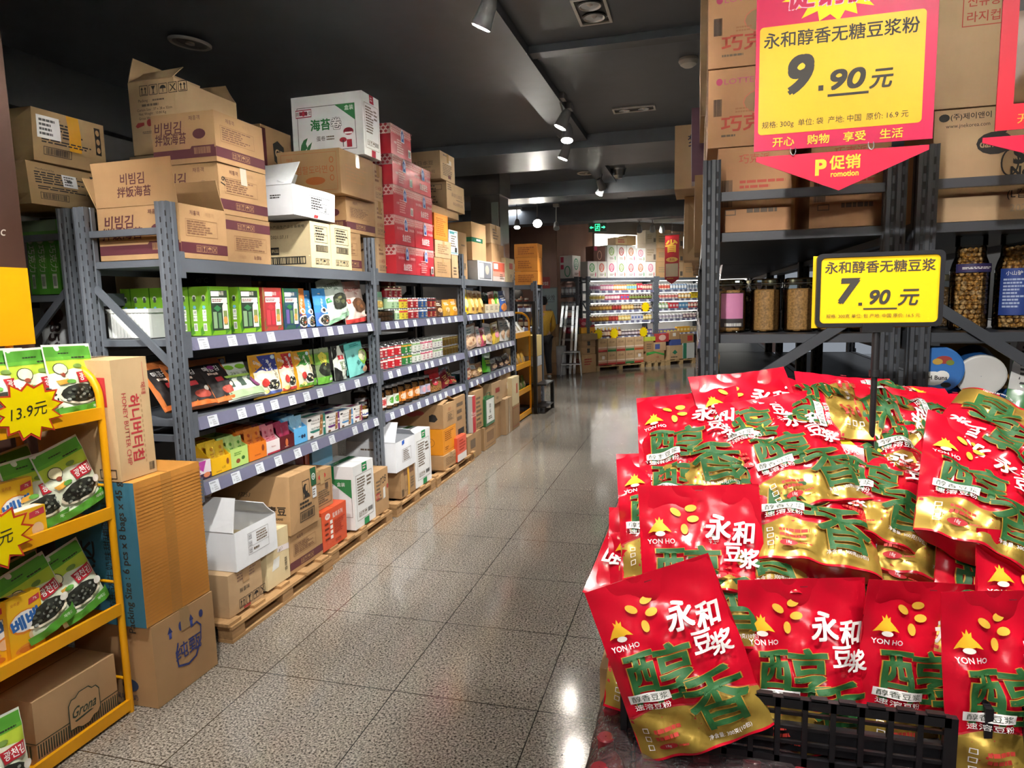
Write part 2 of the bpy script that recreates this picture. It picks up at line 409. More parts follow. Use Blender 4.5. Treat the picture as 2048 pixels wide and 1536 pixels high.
# columns
eX = onY(38, 400, 2.24)[0]
c = MB(); c.box((eX - 0.62, 1.9, 0), (eX, 2.24, CEIL), 'bronze:y')
pc_ = onX(6, 465, eX); c.face_art((eX, 1.9, 0), (0, 1, 0), (0, 0, 1), .34, CEIL, [('t', 'c', (pc_[1] - 1.9) / .34, pc_[2] / CEIL, .016, 'ink:d8cfc4', {'shear': .25})])
tag(c.build('column_1'), kind='structure')
c = MB(); pA = onY(941, 400, 9.05); pB = onY(999, 400, 9.05)
c.box((pA[0], 9.05, 0), (pB[0], 9.5, CEIL), 'metal:8d8580'); c.box((pA[0] - 0.25, 9.0, 3.05), (pB[0] + 0.02, 9.55, CEIL), 'metal:8d8580')
c.box((pA[0] + 0.3, 9.03, 2.3), (pB[0] - 0.02, 9.05, 2.95), 'gloss:8f9a94')
tag(c.build('column_2'), kind='structure')

# ------------------------------------------------------------------ ceiling fittings
def spot_head(loc, target, name='track_spotlight', lit=True, power=0, label='', size=70, r=0.055, col=(1, 0.96, 0.9), group=None, body='plast:8a8d90', blend=0.6):
    e = empty(name, (loc[0], loc[1], CEIL), 0, label, 'light', group)
    d = (Vector(target) - Vector(loc)).normalized(); L0 = Vector((0, 0, loc[2] - CEIL))
    m = MB(); m.box((-0.05, -0.06, -0.05), (0.05, 0.06, 0), body); m.build('mount', e)
    m = MB(); m.tube([(0, 0, -0.04), tuple(L0 - d * 0.09)], 0.009, body, 8); m.build('arm', e)
    m = MB(); m.tube([tuple(L0 - d * 0.16), tuple(L0 - d * 0.12), tuple(L0 - d * 0.02), tuple(L0)], [r * 0.55, r * 0.8, r, r * 1.06], body, 16); m.build('lamp_head', e)
    m = MB(); m.tube([tuple(L0 + d * 0.0015), tuple(L0 + d * 0.004)], r * 0.9, 'lamp:fff6e8' if lit else 'metal:c0c4c8', 16); m.build('lens', e)
    if power:
        ld = bpy.data.lights.new('spot_lamp', 'SPOT'); ld.energy = power; ld.spot_size = RAD(size); ld.spot_blend = blend; ld.shadow_soft_size = 0.05; ld.color = col
        lo = bpy.data.objects.new('spot_lamp', ld); COL.objects.link(lo); lo.parent = e; lo.location = L0 + d * 0.03
        lo.rotation_euler = d.to_track_quat('-Z', 'Y').to_euler()
    return e
def at_h(px, py, z): return tuple(onZ(px, py, z))
G = 'track spotlights along the aisle'
A = at_h(962, 55, 3.12); B1 = at_h(1120, 255, 3.12); B2 = at_h(1134, 281, 3.08); C1 = at_h(1198, 388, 3.1); C2 = at_h(1205, 378, 3.13)
spot_head(A, (-2.35, A[1] + 0.35, 0.8), power=170, label='glowing spotlight nearest the camera, alone over the aisle', group=G)
spot_head(B1, (-2.3, B1[1] - 0.2, 0.8), power=190, label='upper one of the dazzling pair of spotlights over the middle of the aisle', group=G)
spot_head(B2, (-1.2, B2[1] - 1.0, 0), power=170, label='lower one of the dazzling pair of spotlights over the middle of the aisle', group=G)
spot_head(C1, (-2.4, C1[1] - 0.6, 0.9), power=200, label='lower lamp of the small spotlight pair farther down the aisle', group=G)
spot_head(C2, (-0.4, C2[1] + 2, 0.5), power=120, label='upper lamp of the small spotlight pair farther down the aisle', group=G)
D = at_h(1075, 447, 2.95); spot_head(D, (-1.4, D[1] - 5.5, 0), power=240, label='very bright spotlight in front of the brown wall panels', r=0.08)
for i, (px, py) in enumerate(((1010, 459), (1034, 455))):
    p = at_h(px, py, 2.9); spot_head(p, (-2.9, p[1] - 1, 0.9), power=90, label=('lower' if i == 0 else 'upper') + ' of two small spotlights beyond the steel column')
p = at_h(1113, 457, 2.95); spot_head(p, (-2.0, p[1] - 2, 0.5), lit=False, label='unlit white spotlight beside the very bright one', body='plast:d8d8d4')
for i, (px, py) in enumerate(((1279, 462), (1305, 461), (1324, 462))):
    p = at_h(px, py, 2.93); spot_head(p, (p[0] - 0.2, p[1] + 3.2, 0.8), power=95, label=ORD[i] + ' of three spotlights over the lit racks, counting from the exit sign', group='three spotlights over the lit racks')
# more track spotlights added overhead to light the racks, stand and heap
for i, (x, y, z, t, pw, sz) in enumerate(((-1.4, 1.4, 3.12, (-2.35, 2.3, 0.6), 190, 62), (-1.4, 2.6, 3.12, (-2.4, 3.6, 1.1), 90, 60), (-0.35, 0.75, 3.15, (0.42, 1.5, 1.05), 150, 42), (1.25, 0.9, 3.15, (0.45, 1.5, 1.1), 110, 42), (-0.8, -1.9, 3.1, (0.62, 2.8, 1.5), 420, 17), (0.9, 0.4, 3.15, (-2.3, 3.3, 1.05), 250, 31), (0.75, 0.9, 3.15, (-2.3, 5.3, 1.05), 300, 26), (-1.4, 7.4, 3.12, (-2.35, 7.3, 0.8), 190, 70), (-2.25, 0.2, 3.1, (-3.0, 2.7, 1.75), 170, 34), (-2.4, 0.6, 3.15, (-2.3, 1.9, 0.4), 90, 70))):
    spot_head((x, y, z), t, power=pw, size=sz, label='lit track spotlight overhead, ' + ORD[i] + ' of those added for light', group='added track spotlights overhead')

def fill_panel(x, y, w, d, power, label, tilt=0.0):  # area lamp added as general fill, housed in a ceiling panel
    e = empty('ceiling_fill_panel', (x, y, CEIL), 0, label, 'light', 'added ceiling fill panels')
    m = MB(); m.box((-w / 2 - .03, -d / 2 - .03, -.05), (w / 2 + .03, d / 2 + .03, -.001), 'plast:d8d8d4'); m.build('frame', e)
    m = MB(); m.box((-w / 2, -d / 2, -.056), (w / 2, d / 2, -.0505), 'glow:fff8f0'); m.build('diffuser', e)
    ld = bpy.data.lights.new('panel_lamp', 'AREA'); ld.shape = 'RECTANGLE'; ld.size = w; ld.size_y = d; ld.energy = power; ld.color = (1, .97, .93)
    lo = bpy.data.objects.new('panel_lamp', ld); COL.objects.link(lo); lo.parent = e; lo.location = (0, 0, -.06); lo.rotation_euler.x = tilt
fill_panel(-.9, -1.6, 1.2, 1.2, 48, 'square fill panel added behind the photographer, over the aisle', RAD(25))
fill_panel(1.6, -1.4, 1.2, 1.2, 24, 'square fill panel added behind the photographer, over the heap side', RAD(25))
fill_panel(-3.6, 13.2, .6, .6, 45, 'small fill panel added before the brown wall')
fill_panel(2.9, 6.0, .6, 2.4, 60, 'long fill panel added over the next aisle beyond the right racks')
fill_panel(-4.0, 9.6, .6, 1.2, 40, 'ceiling fill panel added over the passage beyond the steel column')
def grille(px, py, w, d, rz, n, label, z=CEIL, lamp='metal:cfd3d6'):
    p = onZ(px, py, z); e = empty('recessed_downlight', p, rz, label, 'downlight')
    m = MB(); t = 0.018
    for a, b in (((-w / 2, -d / 2), (w / 2, -d / 2 + t)), ((-w / 2, d / 2 - t), (w / 2, d / 2)), ((-w / 2, -d / 2 + t), (-w / 2 + t, d / 2 - t)), ((w / 2 - t, -d / 2 + t), (w / 2, d / 2 - t))):
        m.box((*a, -0.014), (*b, -0.0005), 'plast:d9dad6')
    m.build('frame', e)
    m = MB(); m.box((-w / 2 + t, -d / 2 + t, -0.004), (w / 2 - t, d / 2 - t, -0.001), 'paint:14181c'); m.build('backing', e)
    L = max(w, d)
    for i in range(n):
        q = (i - (n - 1) / 2) * L / n * 0.9; cx, cy = (q, 0) if w > d else (0, q); r = min(w, d) * 0.36
        m = MB(); m.lathe([(r, -0.012), (r * 0.9, -0.016), (r * 0.75, -0.01), (r * 0.25, -0.006), (0.001, -0.02)], lamp, 18, (cx, cy, 0), ['paint:3a4046', lamp, lamp, 'gloss:ffffff']); m.build('lamp', e)
grille(1184, 20, 0.21, 0.40, 0, 2, 'square white-framed twin downlight nearest the hanging promotion sign', lamp='metal:d8dce0')
grille(1268, 217, 0.40, 0.16, 0, 2, 'long white-framed twin downlight set across the ceiling beyond the smoke detector')
grille(1303, 381, 0.36, 0.36, 0, 1, 'small square downlight far down the ceiling')
def round_light(px, py, r, label, z=CEIL, tilt=0.0, name='round_downlight'):
    p = onZ(px, py, z); e = empty(name, p, 0, label, 'downlight'); e.rotation_euler.y = tilt
    m = MB(); m.lathe([(r, -0.001), (r, -0.012), (r * 0.93, -0.018), (r * 0.8, -0.012)], 'plast:d6d4cf', 24); m.build('trim_ring', e)
    m = MB(); m.lathe([(r * 0.8, -0.012), (r * 0.62, -0.004), (r * 0.2, -0.003), (0.001, -0.003)], 'metal:9a9895', 24); m.build('reflector', e)
    m = MB(); m.lathe([(0.028, -0.003), (0.03, -0.016), (0.001, -0.024)], 'gloss:e6e4dc', 12); m.build('bulb', e)
round_light(380, 84, 0.135, 'round white downlight over the stacked cartons, sagging out of the ceiling', CEIL - 0.025, 0.12)
round_light(1172, 345, 0.13, 'small round downlight in the far ceiling beside the paired spotlights')
def lathe_thing(name, px, py, prof, k, label, cat, z=CEIL, keys=None):
    p = onZ(px, py, z); m = MB(); m.lathe(prof, k, 22, (0, 0, 0), keys); return tag(m.build(name, None, p), label, cat)
o = lathe_thing('smoke_detector', 1377, 117, [(0.07, 0), (0.075, -0.02), (0.06, -0.045), (0.035, -0.062), (0.001, -0.066)], 'plast:e2e2dc', 'white round smoke detector on the ceiling', 'smoke detector', keys=['plast:e2e2dc', 'plast:c9cac6', 'plast:e2e2dc', 'plast:e2e2dc'])
lathe_thing('ceiling_speaker', 1237, 338, [(0.11, 0), (0.1, -0.02), (0.085, -0.09), (0.05, -0.13), (0.001, -0.14)], 'metal:9fa6aa', 'grey dome lamp hanging from the far ceiling', 'lamp')
p = onZ(1072, 368, CEIL - 0.0005); e = empty('security_camera', p, 0, 'white dome security camera under the far ceiling step', 'security camera')
m = MB(); m.lathe([(0.09, 0), (0.095, -0.03), (0.085, -0.12)], 'plast:e4e4e0', 20); m.build('housing', e)
m = MB(); m.lathe([(0.085, -0.12), (0.07, -0.17), (0.03, -0.2), (0.001, -0.205)], 'plast:c4c8ca', 20); m.build('dome', e)
m = MB(); m.tube([(0.09, 0, -0.04), (0.16, 0, -0.06), (0.2, 0.02, -0.02), (0.22, 0.05, 0.0)], 0.008, 'plast:d8d8d4', 8); m.build('cable', e)
def vent(px, py, w, d, label):
    p = onZ(px, py, CEIL); e = empty('ceiling_vent', p, 0, label, 'vent')
    m = MB(); m.box((-w / 2, -d / 2, -0.012), (w / 2, d / 2, -0.006), 'paint:9ba0a3'); m.build('panel', e)
    m = MB()
    for a, b in (((-w / 2, -d / 2), (w / 2, -d / 2 + .03)), ((-w / 2, d / 2 - .03), (w / 2, d / 2)), ((-w / 2, -d / 2), (-w / 2 + .03, d / 2)), ((w / 2 - .03, -d / 2), (w / 2, d / 2))): m.box((*a, -0.02), (*b, -0.001), 'plast:d5d6d3')
    m.build('frame', e)
vent(1080, 425, 0.5, 0.6, 'square white ceiling vent above the very bright spotlight')
vent(1316, 412, 0.6, 0.14, 'thin white slot vent in the far ceiling')
m = MB(); p = onZ(1192, 342, 3.2); 
# exit sign
p = onY(1195, 455, 13.2); e = empty('exit_sign', p, 0.12, 'small green lit exit sign with two arrows and a running figure', 'exit sign')
m = MB(); m.box((-0.17, -0.02, -0.085), (0.17, 0.02, 0.085), 'plast:0b3a22'); m.build('housing', e)
m = MB(); gk = 'glow:2fd98a'
m.face_art((-0.17, -0.021, -0.085), (1, 0, 0), (0, 0, 1), 0.34, 0.17, [
    ('p', [(.06, .5), (.16, .68), (.16, .56), (.28, .56), (.28, .44), (.16, .44), (.16, .32)], gk), ('p', [(.94, .5), (.84, .68), (.84, .56), (.72, .56), (.72, .44), (.84, .44), (.84, .32)], gk),
    ('o', .36, .12, .64, .88, .06, gk), ('e', .53, .74, .03, .06, gk), ('p', [(.42, .62), (.56, .66), (.6, .52), (.56, .5), (.53, .58), (.5, .45), (.58, .3), (.54, .26), (.47, .38), (.42, .25), (.38, .28), (.45, .45), (.47, .58), (.43, .56)], gk)])
m.build('lit_face', e)
m = MB(); m.bar((-0.1, 0, 0.085), (-0.1, 0, CEIL - 0.32 - p[2] + 0.01), 0.008, 0.008, 'metal:777777', (1, 0, 0)); m.bar((0.1, 0, 0.085), (0.1, 0, CEIL - 0.32 - p[2] + 0.01), 0.008, 0.008, 'metal:777777', (1, 0, 0)); m.build('hanger', e)
m = MB(); p = onZ(1362, 440, 3.05); m.box((-0.5, -0.05, -0.03), (0.5, 0.05, 0.03), 'plast:d0d2d0'); m.bar((-.4, 0, .03), (-.4, 0, 0.352), .01, .01, 'metal:888888', (1, 0, 0)); m.bar((.4, 0, .03), (.4, 0, 0.352), .01, .01, 'metal:888888', (1, 0, 0))
tag(m.build('batten_light', None, p), 'white batten lamp hanging above the far end of the right racks', 'light')

# ------------------------------------------------------------------ racks
RK = 'paint:5a6068'; RKD = 'paint:474b51'
def upright_mesh(h, k):
    m = MB(); a = 0.03
    # folded post: a square section with two V-grooves on the end faces and one on the sides
    prof = [(-a, -a), (-.018, -a), (-.013, -a + .008), (-.005, -a + .008), (0, -a), (.012, -a), (.016, -a + .008), (.022, -a + .008), (a, -a), (a, -.008), (a - .006, -.004), (a - .006, .004), (a, .008),
            (a, a), (.022, a), (.016, a - .008), (.012, a - .008), (0, a), (-.005, a), (-.013, a - .008), (-.018, a - .008), (-a, a), (-a, .008), (-a + .006, .004), (-a + .006, -.004), (-a, -.008)]
    m.prism(prof, 0, h, k)
    hk = 'ink:0d0e10'; z = 0.06; i = 0
    while z < h - 0.03:
        for (x, sgn) in ((-.009, -1), (.019, -1), (-.009, 1), (.016, 1)):
            zz = z + (0.027 if x > 0 else 0)
            if zz > h - 0.025: continue
            y = sgn * (a - .008) + sgn * 0.0006; q = 0.0066
            V = [(x - q, y, zz + .013), (x + q, y, zz + .013), (x + q * .75, y, zz - .011), (x - q * .75, y, zz - .011)]
            m.add(V, [(0, 1, 2, 3) if sgn > 0 else (3, 2, 1, 0)], hk)
        for sgn in (-1, 1):
            x = sgn * (a - .006 + .0006); y = 0
            m.add([(x, -.0038, z + .013), (x, .0038, z + .013), (x, .003, z - .011), (x, -.003, z - .011)], [(0, 1, 2, 3) if sgn < 0 else (3, 2, 1, 0)], hk)
        z += 0.05; i += 1
    return m.mesh('upright')
TAG = MB(); TAG.box((0, -.033, -.027), (.0012, .033, .027), 'ink:ccd2da')
TAG.face_art((0.0012, -.033, -.027), (0, 1, 0), (0, 0, 1), .066, .054, [('L', .08, .72, .92, .95, 1, 'ink:8a9098'), ('L', .4, .1, .85, .65, 3, 'ink:9aa0a6'), ('e', .2, .35, .09, .11, 'ink:b4bac2')], 3, 0.0003)
TAG = TAG.mesh('price_tag')
def rack(name, xf, xb, ys, levels, label, top=2.09, tags=True, tagged=(1, 2, 3), seed=1, diag=1, k=RK, deckk=None, hide_tags=(), dz=0.0):
    """xf: aisle face, xb: back face; ys: post lines; levels: deck heights from the top down"""
    rn = random.Random(seed); s = 1 if xf > xb else -1
    e = empty(name, ((xf + xb) / 2, ys[0], 0), 0, label, 'rack'); ox = (xf + xb) / 2; oy = ys[0]
    um = upright_mesh(top, k)
    for y in ys:
        for x in (xf - s * .03, xb + s * .03):
            u = bpy.data.objects.new('upright', um); COL.objects.link(u); u.parent = e; u.location = (x - ox, y - oy, 0)
        if y not in (ys[0], ys[-1]): continue
        for zb in (top - .125, 1.02, .16):
            m = MB(); m.box((min(xf, xb) + .06 - ox, y - .012 - oy, zb - .015), (max(xf, xb) - .06 - ox, y + .012 - oy, zb + .015), k); m.build('brace', e)
        for z0, z1 in ((1.72 - dz, 1.36 - dz), (.94, .3)):
            a, b = (xb + s * .06, xf - s * .06) if diag > 0 else (xf - s * .06, xb + s * .06)
            m = MB(); m.bar((a - ox, y - oy - .005, z0), (b - ox, y - oy - .005, z1), .014, .034, k, (0, 0, 1)); m.build('diagonal_brace', e)
    for bi in range(len(ys) - 1):
        y0, y1 = ys[bi] + .03, ys[bi + 1] - .03
        for li, z in enumerate(levels):
            m = MB(); m.box((min(xf, xb) + .012 - ox, y0 - oy - .02, z - .035), (max(xf, xb) - .012 - ox, y1 - oy + .02, z - .004), deckk or k); m.build('shelf_deck', e)
            m = MB(); xo = xf - ox; m.box((min(xo, xo - s * .035), y0 - oy, z - .062), (max(xo, xo - s * .035), y1 - oy, z), k); m.build('beam', e)
            m = MB(); xo = xb - ox; m.box((min(xo, xo + s * .035), y0 - oy, z - .062), (max(xo, xo + s * .035), y1 - oy, z), k); m.build('beam', e)
            for yy, sg in ((y0, 1), (y1, -1)):
                m = MB(); xo = xf - ox + s * .003; m.box((min(xo, xo - s * .003), yy - oy - .001, z - .09), (max(xo, xo - s * .003), yy - oy + sg * .03, z + .03), k); m.build('beam_connector', e)
            if li in tagged:
                m = MB(); x = xf - ox
                V = [(x + s * .001, y0 + .03 - oy, z + .002), (x + s * .014, y0 + .03 - oy, z - .058), (x + s * .014, y1 - .03 - oy, z - .058), (x + s * .001, y1 - .03 - oy, z + .002), (x + s * .001, y0 + .03 - oy, z - .058), (x + s * .001, y1 - .03 - oy, z - .058)]
                m.add(V, [(0, 1, 2, 3) if s > 0 else (3, 2, 1, 0), (0, 4, 1), (3, 2, 5), (1, 4, 5, 2)], 'film:6f7088'); m.build('label_strip', e)
                if tags:
                    y = y0 + .09 + rn.random() * .06
                    while y < y1 - .07:
                        t = bpy.data.objects.new('price_tag', TAG); COL.objects.link(t); t.parent = e; t.location = (x + s * .0095, y - oy, z - .030)
                        t.rotation_euler = (0, -s * math.atan2(.013, .06), 0 if s > 0 else math.pi)
                        y += .13 + rn.random() * .09 + (.12 if rn.random() < .12 else 0)
    return e
LV = (1.845, 1.482, 1.108, 0.792); LVR = (1.70, 1.33, .96, .6)
YS = (2.565, 4.52, 6.475, 8.43)
rack('storage_rack', -2.25, -2.76, YS, LV, 'long grey boltless rack along the aisle, loaded with cartons and snacks')
rack('storage_rack', -3.32, -2.80, (2.565, 4.52, 6.475), LVR, 'grey rack standing back to back behind the long aisle rack', tagged=(), seed=3, diag=1)
rack('storage_rack', 0.02, 0.665, YS, LV, 'dark grey rack at the end of the row behind the heap of red bags', seed=5, diag=1, dz=.13, k=RKD)
rack('storage_rack', 1.34, 0.695, (2.565, 4.52, 6.475), LV, 'dark grey rack holding the popcorn jars, backed against the next one', tagged=(), seed=6, diag=1, dz=.14, k=RKD)
# ------------------------------------------------------------------ cartons
KR = 'card:b08c62'; KR2 = 'card:bb9c76'; KR3 = 'card:a28059'; CREAM = 'card:d9c79d'; WHT = 'gloss:e9ebec'
def carton(X, y0, y1, z0, z1, depth, k=KR, side=(), end=(), top=(), label='', name='carton', cat='box', group=None, tape=None, tapek='film:b99a6b', flaps=(), jit=0.004, bulge=0.003, seed=None, yaw=0.0, tape_w=0.05, closed=True, fl=None, sticker=None):
    rn = random.Random(seed if seed is not None else int(abs(X * 77 + y0 * 991 + z0 * 131) * 100))
    dx, dy, h = depth, y1 - y0, z1 - z0
    c = {}
    for ix in (0, 1):
        for iy in (0, 1):
            for iz in (0, 1):
                q = jit if iz else jit * 0.3
                c[ix, iy, iz] = np.array([(ix - .5) * dx + rn.uniform(-q, q), (iy - .5) * dy + rn.uniform(-q, q), iz * h - (rn.uniform(0, q * .6) if iz else 0)])
    faces = {'X': ((1, 0, 0), (1, 1, 0), (1, 0, 1), (1, 1, 1)), 'y': ((0, 0, 0), (1, 0, 0), (0, 0, 1), (1, 0, 1)),
             'x': ((0, 1, 0), (0, 0, 0), (0, 1, 1), (0, 0, 1)), 'Y': ((1, 1, 0), (0, 1, 0), (1, 1, 1), (0, 1, 1)), 'Z': ((0, 0, 1), (1, 0, 1), (0, 1, 1), (1, 1, 1)), 'z': ((0, 1, 0), (1, 1, 0), (0, 0, 0), (1, 0, 0))}
    def surf(fc, inner=0):
        a, b, d, e = (c[q] for q in faces[fc]); n = np.cross(b - a, d - a); n = n / np.linalg.norm(n); bl = bulge if fc in 'XyxY' else bulge * .4
        def fn(u, v, off):
            u = np.asarray(u)[..., None]; v = np.asarray(v)[..., None]
            return a * (1 - u) * (1 - v) + b * u * (1 - v) + d * (1 - u) * v + e * u * v + n * (16 * u * (1 - u) * v * (1 - v) * bl + off)
        return fn
    m = MB(); N = 5
    for fc in 'XyxYzZ':
        if fc == 'Z' and not closed: continue
        fn = surf(fc); g = np.linspace(0, 1, N); uu, vv = np.meshgrid(g, g); P = fn(uu.ravel(), vv.ravel(), 0.0)
        m.add(P, [(j * N + i, j * N + i + 1, (j + 1) * N + i + 1, (j + 1) * N + i) for j in range(N - 1) for i in range(N - 1)], k)
    for fc, els, w, hh in (('X', side, dy, h), ('y', end, dx, h), ('Z', top, dx, dy)):
        if els: m.face_art((0, 0, 0), (1, 0, 0), (0, 1, 0), w, hh, els, rn.randint(1, 999), 0.0005, L=max(w, hh) / 4, fn=surf(fc))
    if closed and not flaps:   # flap seam across the top
        m.face_art((0, 0, 0), (1, 0, 0), (0, 1, 0), dx, dy, [('r', 0.01, .495, .99, .505, 'ink:4a3826')] if dx > dy else [('r', .495, 0.01, .505, .99, 'ink:4a3826')], 1, 0.0006, L=max(dx, dy) / 4, fn=surf('Z'))
    o = m.build(name, None, ((X - dx / 2), (y0 + y1) / 2, z0), yaw); tag(o, label, cat, group)
    if tape:
        t = MB(); drop = min(.09, h * .35) / h
        if tape == 'y': q = tape_w / dx; t.face_art((0, 0, 0), (1, 0, 0), (0, 1, 0), dx, dy, [('r', .5 - q / 2, 0, .5 + q / 2, 1, tapek)], 1, .0018, max(dx, dy) / 4, surf('Z')); t.face_art((0, 0, 0), (1, 0, 0), (0, 1, 0), dx, h, [('r', .5 - q / 2, 1 - drop, .5 + q / 2, 1, tapek)], 1, .0018, .1, surf('y')); 
        if tape == 'x':
            q = tape_w / dy; t.face_art((0, 0, 0), (1, 0, 0), (0, 1, 0), dx, dy, [('r', 0, .5 - q / 2, 1, .5 + q / 2, tapek)], 1, .0018, max(dx, dy) / 4, surf('Z')); t.face_art((0, 0, 0), (1, 0, 0), (0, 1, 0), dy, h, [('r', .5 - q / 2, 1 - drop, .5 + q / 2, 1, tapek)], 1, .0018, .1, surf('X'))
        if tape == 'xx':
            q = tape_w / dy; t.face_art((0, 0, 0), (1, 0, 0), (0, 1, 0), dy, h, [('r', .5 - q / 2, 0, .5 + q / 2, 1, tapek)], 1, .0018, .1, surf('X'))
        t.build('packing_tape', o)
    if sticker:
        fc, x0, yy0, x1, yy1 = sticker[:5]; t = MB(); w, hh = (dy, h) if fc == 'X' else (dx, h)
        els = sticker[5] if len(sticker) > 5 else [('r', x0, yy0, x1, yy1, 'ink:e8ecf0'), ('L', x0 + (x1 - x0) * .1, yy0 + (yy1 - yy0) * .1, x1 - (x1 - x0) * .1, yy1 - (yy1 - yy0) * .1, 4, 'ink:555a60')]
        t.face_art((0, 0, 0), (1, 0, 0), (0, 1, 0), w, hh, els, 5, .0016, .1, surf(fc)); t.build('shipping_label', o)
    for f in flaps:
        ed, ang = f[:2]; ln = f[2] if len(f) > 2 else (min(dx, dy) / 2); els = f[3] if len(f) > 3 else (); kk = k
        a, b = {'X': (c[1, 0, 1], c[1, 1, 1]), 'x': (c[0, 1, 1], c[0, 0, 1]), 'y': (c[0, 0, 1], c[1, 0, 1]), 'Y': (c[1, 1, 1], c[0, 1, 1])}[ed]
        u = b - a; w = np.linalg.norm(u); u = u / w; inn = np.cross((0, 0, 1), u); an = RAD(ang)
        v = inn * math.cos(an) + np.array((0, 0, 1)) * math.sin(an); n = np.cross(u, v)
        t = MB(); N = 4; g = np.linspace(0, 1, N)
        def fs(uu, vv, off, a=a, u=u, v=v, n=n, w=w):
            uu = np.asarray(uu)[..., None]; vv = np.asarray(vv)[..., None]
            return a + u * w * (.01 + .98 * uu) + v * ln * vv + n * (off + .012 * np.sin(vv * 2.2) * (uu - .5) + .008 * vv * vv)
        uu, vv = np.meshgrid(g, g)
        for off, fl_ in ((.0, True), (.004, False)):
            P = fs(uu.ravel(), vv.ravel(), off); Fc = [(j * N + i, j * N + i + 1, (j + 1) * N + i + 1, (j + 1) * N + i) for j in range(N - 1) for i in range(N - 1)]
            t.add(P, [q[::-1] for q in Fc] if fl_ else Fc, kk)
        rim = [(i / 9, 0) for i in range(10)] + [(1, i / 9) for i in range(10)] + [(1 - i / 9, 1) for i in range(10)] + [(0, 1 - i / 9) for i in range(10)]
        P0 = fs([r[0] for r in rim], [r[1] for r in rim], 0.); P1 = fs([r[0] for r in rim], [r[1] for r in rim], .004); q = len(rim)
        t.add(np.concatenate([P0, P1]), [(i, (i + 1) % q, q + (i + 1) % q, q + i) for i in range(q)], kk)
        if els:
            # printed on the outside of the flap
            P = lambda uu, vv, off: fs(1 - np.asarray(uu), np.asarray(vv), -off)
            if ang < 0: P = lambda uu, vv, off: fs(np.asarray(uu), np.asarray(vv), .004 + off)
            if len(f) > 4: P = lambda uu, vv, off: fs(np.asarray(uu), 1 - np.asarray(vv), -off)
            P = f[5](fs) if len(f) > 5 else P
            t.face_art((0, 0, 0), (1, 0, 0), (0, 1, 0), w, ln, els, 3, .0008, .08, P)
        t.build('flap', o)
    return o
def px(X, xl, xr, yt, yb=None, yr=None):
    a = onX(xl, yt, X); b = onX(xr, yr if yr else yt, X); z0 = onX(xl, yb, X)[2] if yb else None
    return a[1], b[1], z0, a[2]

I3 = 'ink:5a2a33'; BK = 'ink:23211f'; GY = 'ink:6b5a48'; RDK = 'ink:a83a36'
bib_side = [('r', 0, .1, 1, .3, I3), ('t', '채흥객', .3, .86, .1, I3), ('t', '채흥객', .62, .86, .09, 'ink:a07c58'), ('o', .1, .42, .78, .74, .008, 'ink:8a6444'), ('L', .13, .45, .75, .72, 6, 'ink:7d5840'), ('i', .3, .13, .13, 4, 'ink:b08c62')]
bib_end = [('r', 0, .1, 1, .28, I3), ('p', [(.6, .27), (.63, .33), (.98, .33), (.98, .27)], I3), ('b', .66, .17, .92, .3, 'ink:a07c58'), ('t', '비빔김', .27, .72, .26, I3, {'shear': .1, 'bold': .015}), ('t', '拌饭海苔', .3, .5, .24, I3, {'shear': .1, 'bold': .015, 'w': .5}), ('e', .76, .56, .1, .1, I3), ('t', '채흥객', .7, .88, .1, I3)]
def flip(els):   # upside-down print
    o = []
    for e in els:
        e = list(e)
        if e[0] in 'robL': e[1:5] = [1 - e[3], 1 - e[4], 1 - e[1], 1 - e[2]]
        elif e[0] == 't': e[2], e[3] = 1 - e[2], 1 - e[3]; e = e[:6] + [dict(e[6] if len(e) > 6 else {}, rot=180)]
        elif e[0] == 'p': e[1] = [(1 - x, 1 - y) for x, y in e[1]]
        elif e[0] == 'i': e[1], e[2] = .3, .72
        elif e[0] == 'e': e[1], e[2] = 1 - e[1], 1 - e[2]
        o.append(tuple(e))
    return o
ZT = 1.847
GB = 'kraft seaweed cartons with a maroon band'
carton(-2.25, 2.61, 2.925, ZT, 2.09, .455, KR, bib_side, bib_end, label='open kraft seaweed carton with a raised flap, above the near post of the rack', flaps=[('y', 93, .2, [('t', '비빔김', .5, .6, .27, I3, {'shear': .15, 'bold': .015}), ('t', '拌饭海苔', .5, .32, .25, I3, {'shear': .15, 'bold': .015, 'w': .42})], 0, lambda fs: (lambda uu, vv, off: fs(np.asarray(uu), np.asarray(vv), .004 + off))), ('Y', 70, .15), ('x', 110, .16)], closed=False, group=GB)
carton(-2.3, 2.96, 3.354, ZT, 2.085, .375, KR3, flip(bib_side), flip(bib_end), label='upside-down kraft seaweed carton at the bottom of its stack of three', group=GB)
carton(-2.3, 2.965, 3.352, 2.087, 2.337, .375, KR, bib_side + [('t', '19', .09, .66, .2, BK, {'rot': 70})], bib_end, label='kraft seaweed carton in the middle of the stack of three, number 19 scrawled on it', group=GB, tape='x', tapek='film:cfc4b2')
carton(-2.295, 2.955, 3.35, 2.339, 2.585, .375, KR, bib_side, bib_end, label='topmost kraft seaweed carton of the stack of three behind the open one', group=GB)
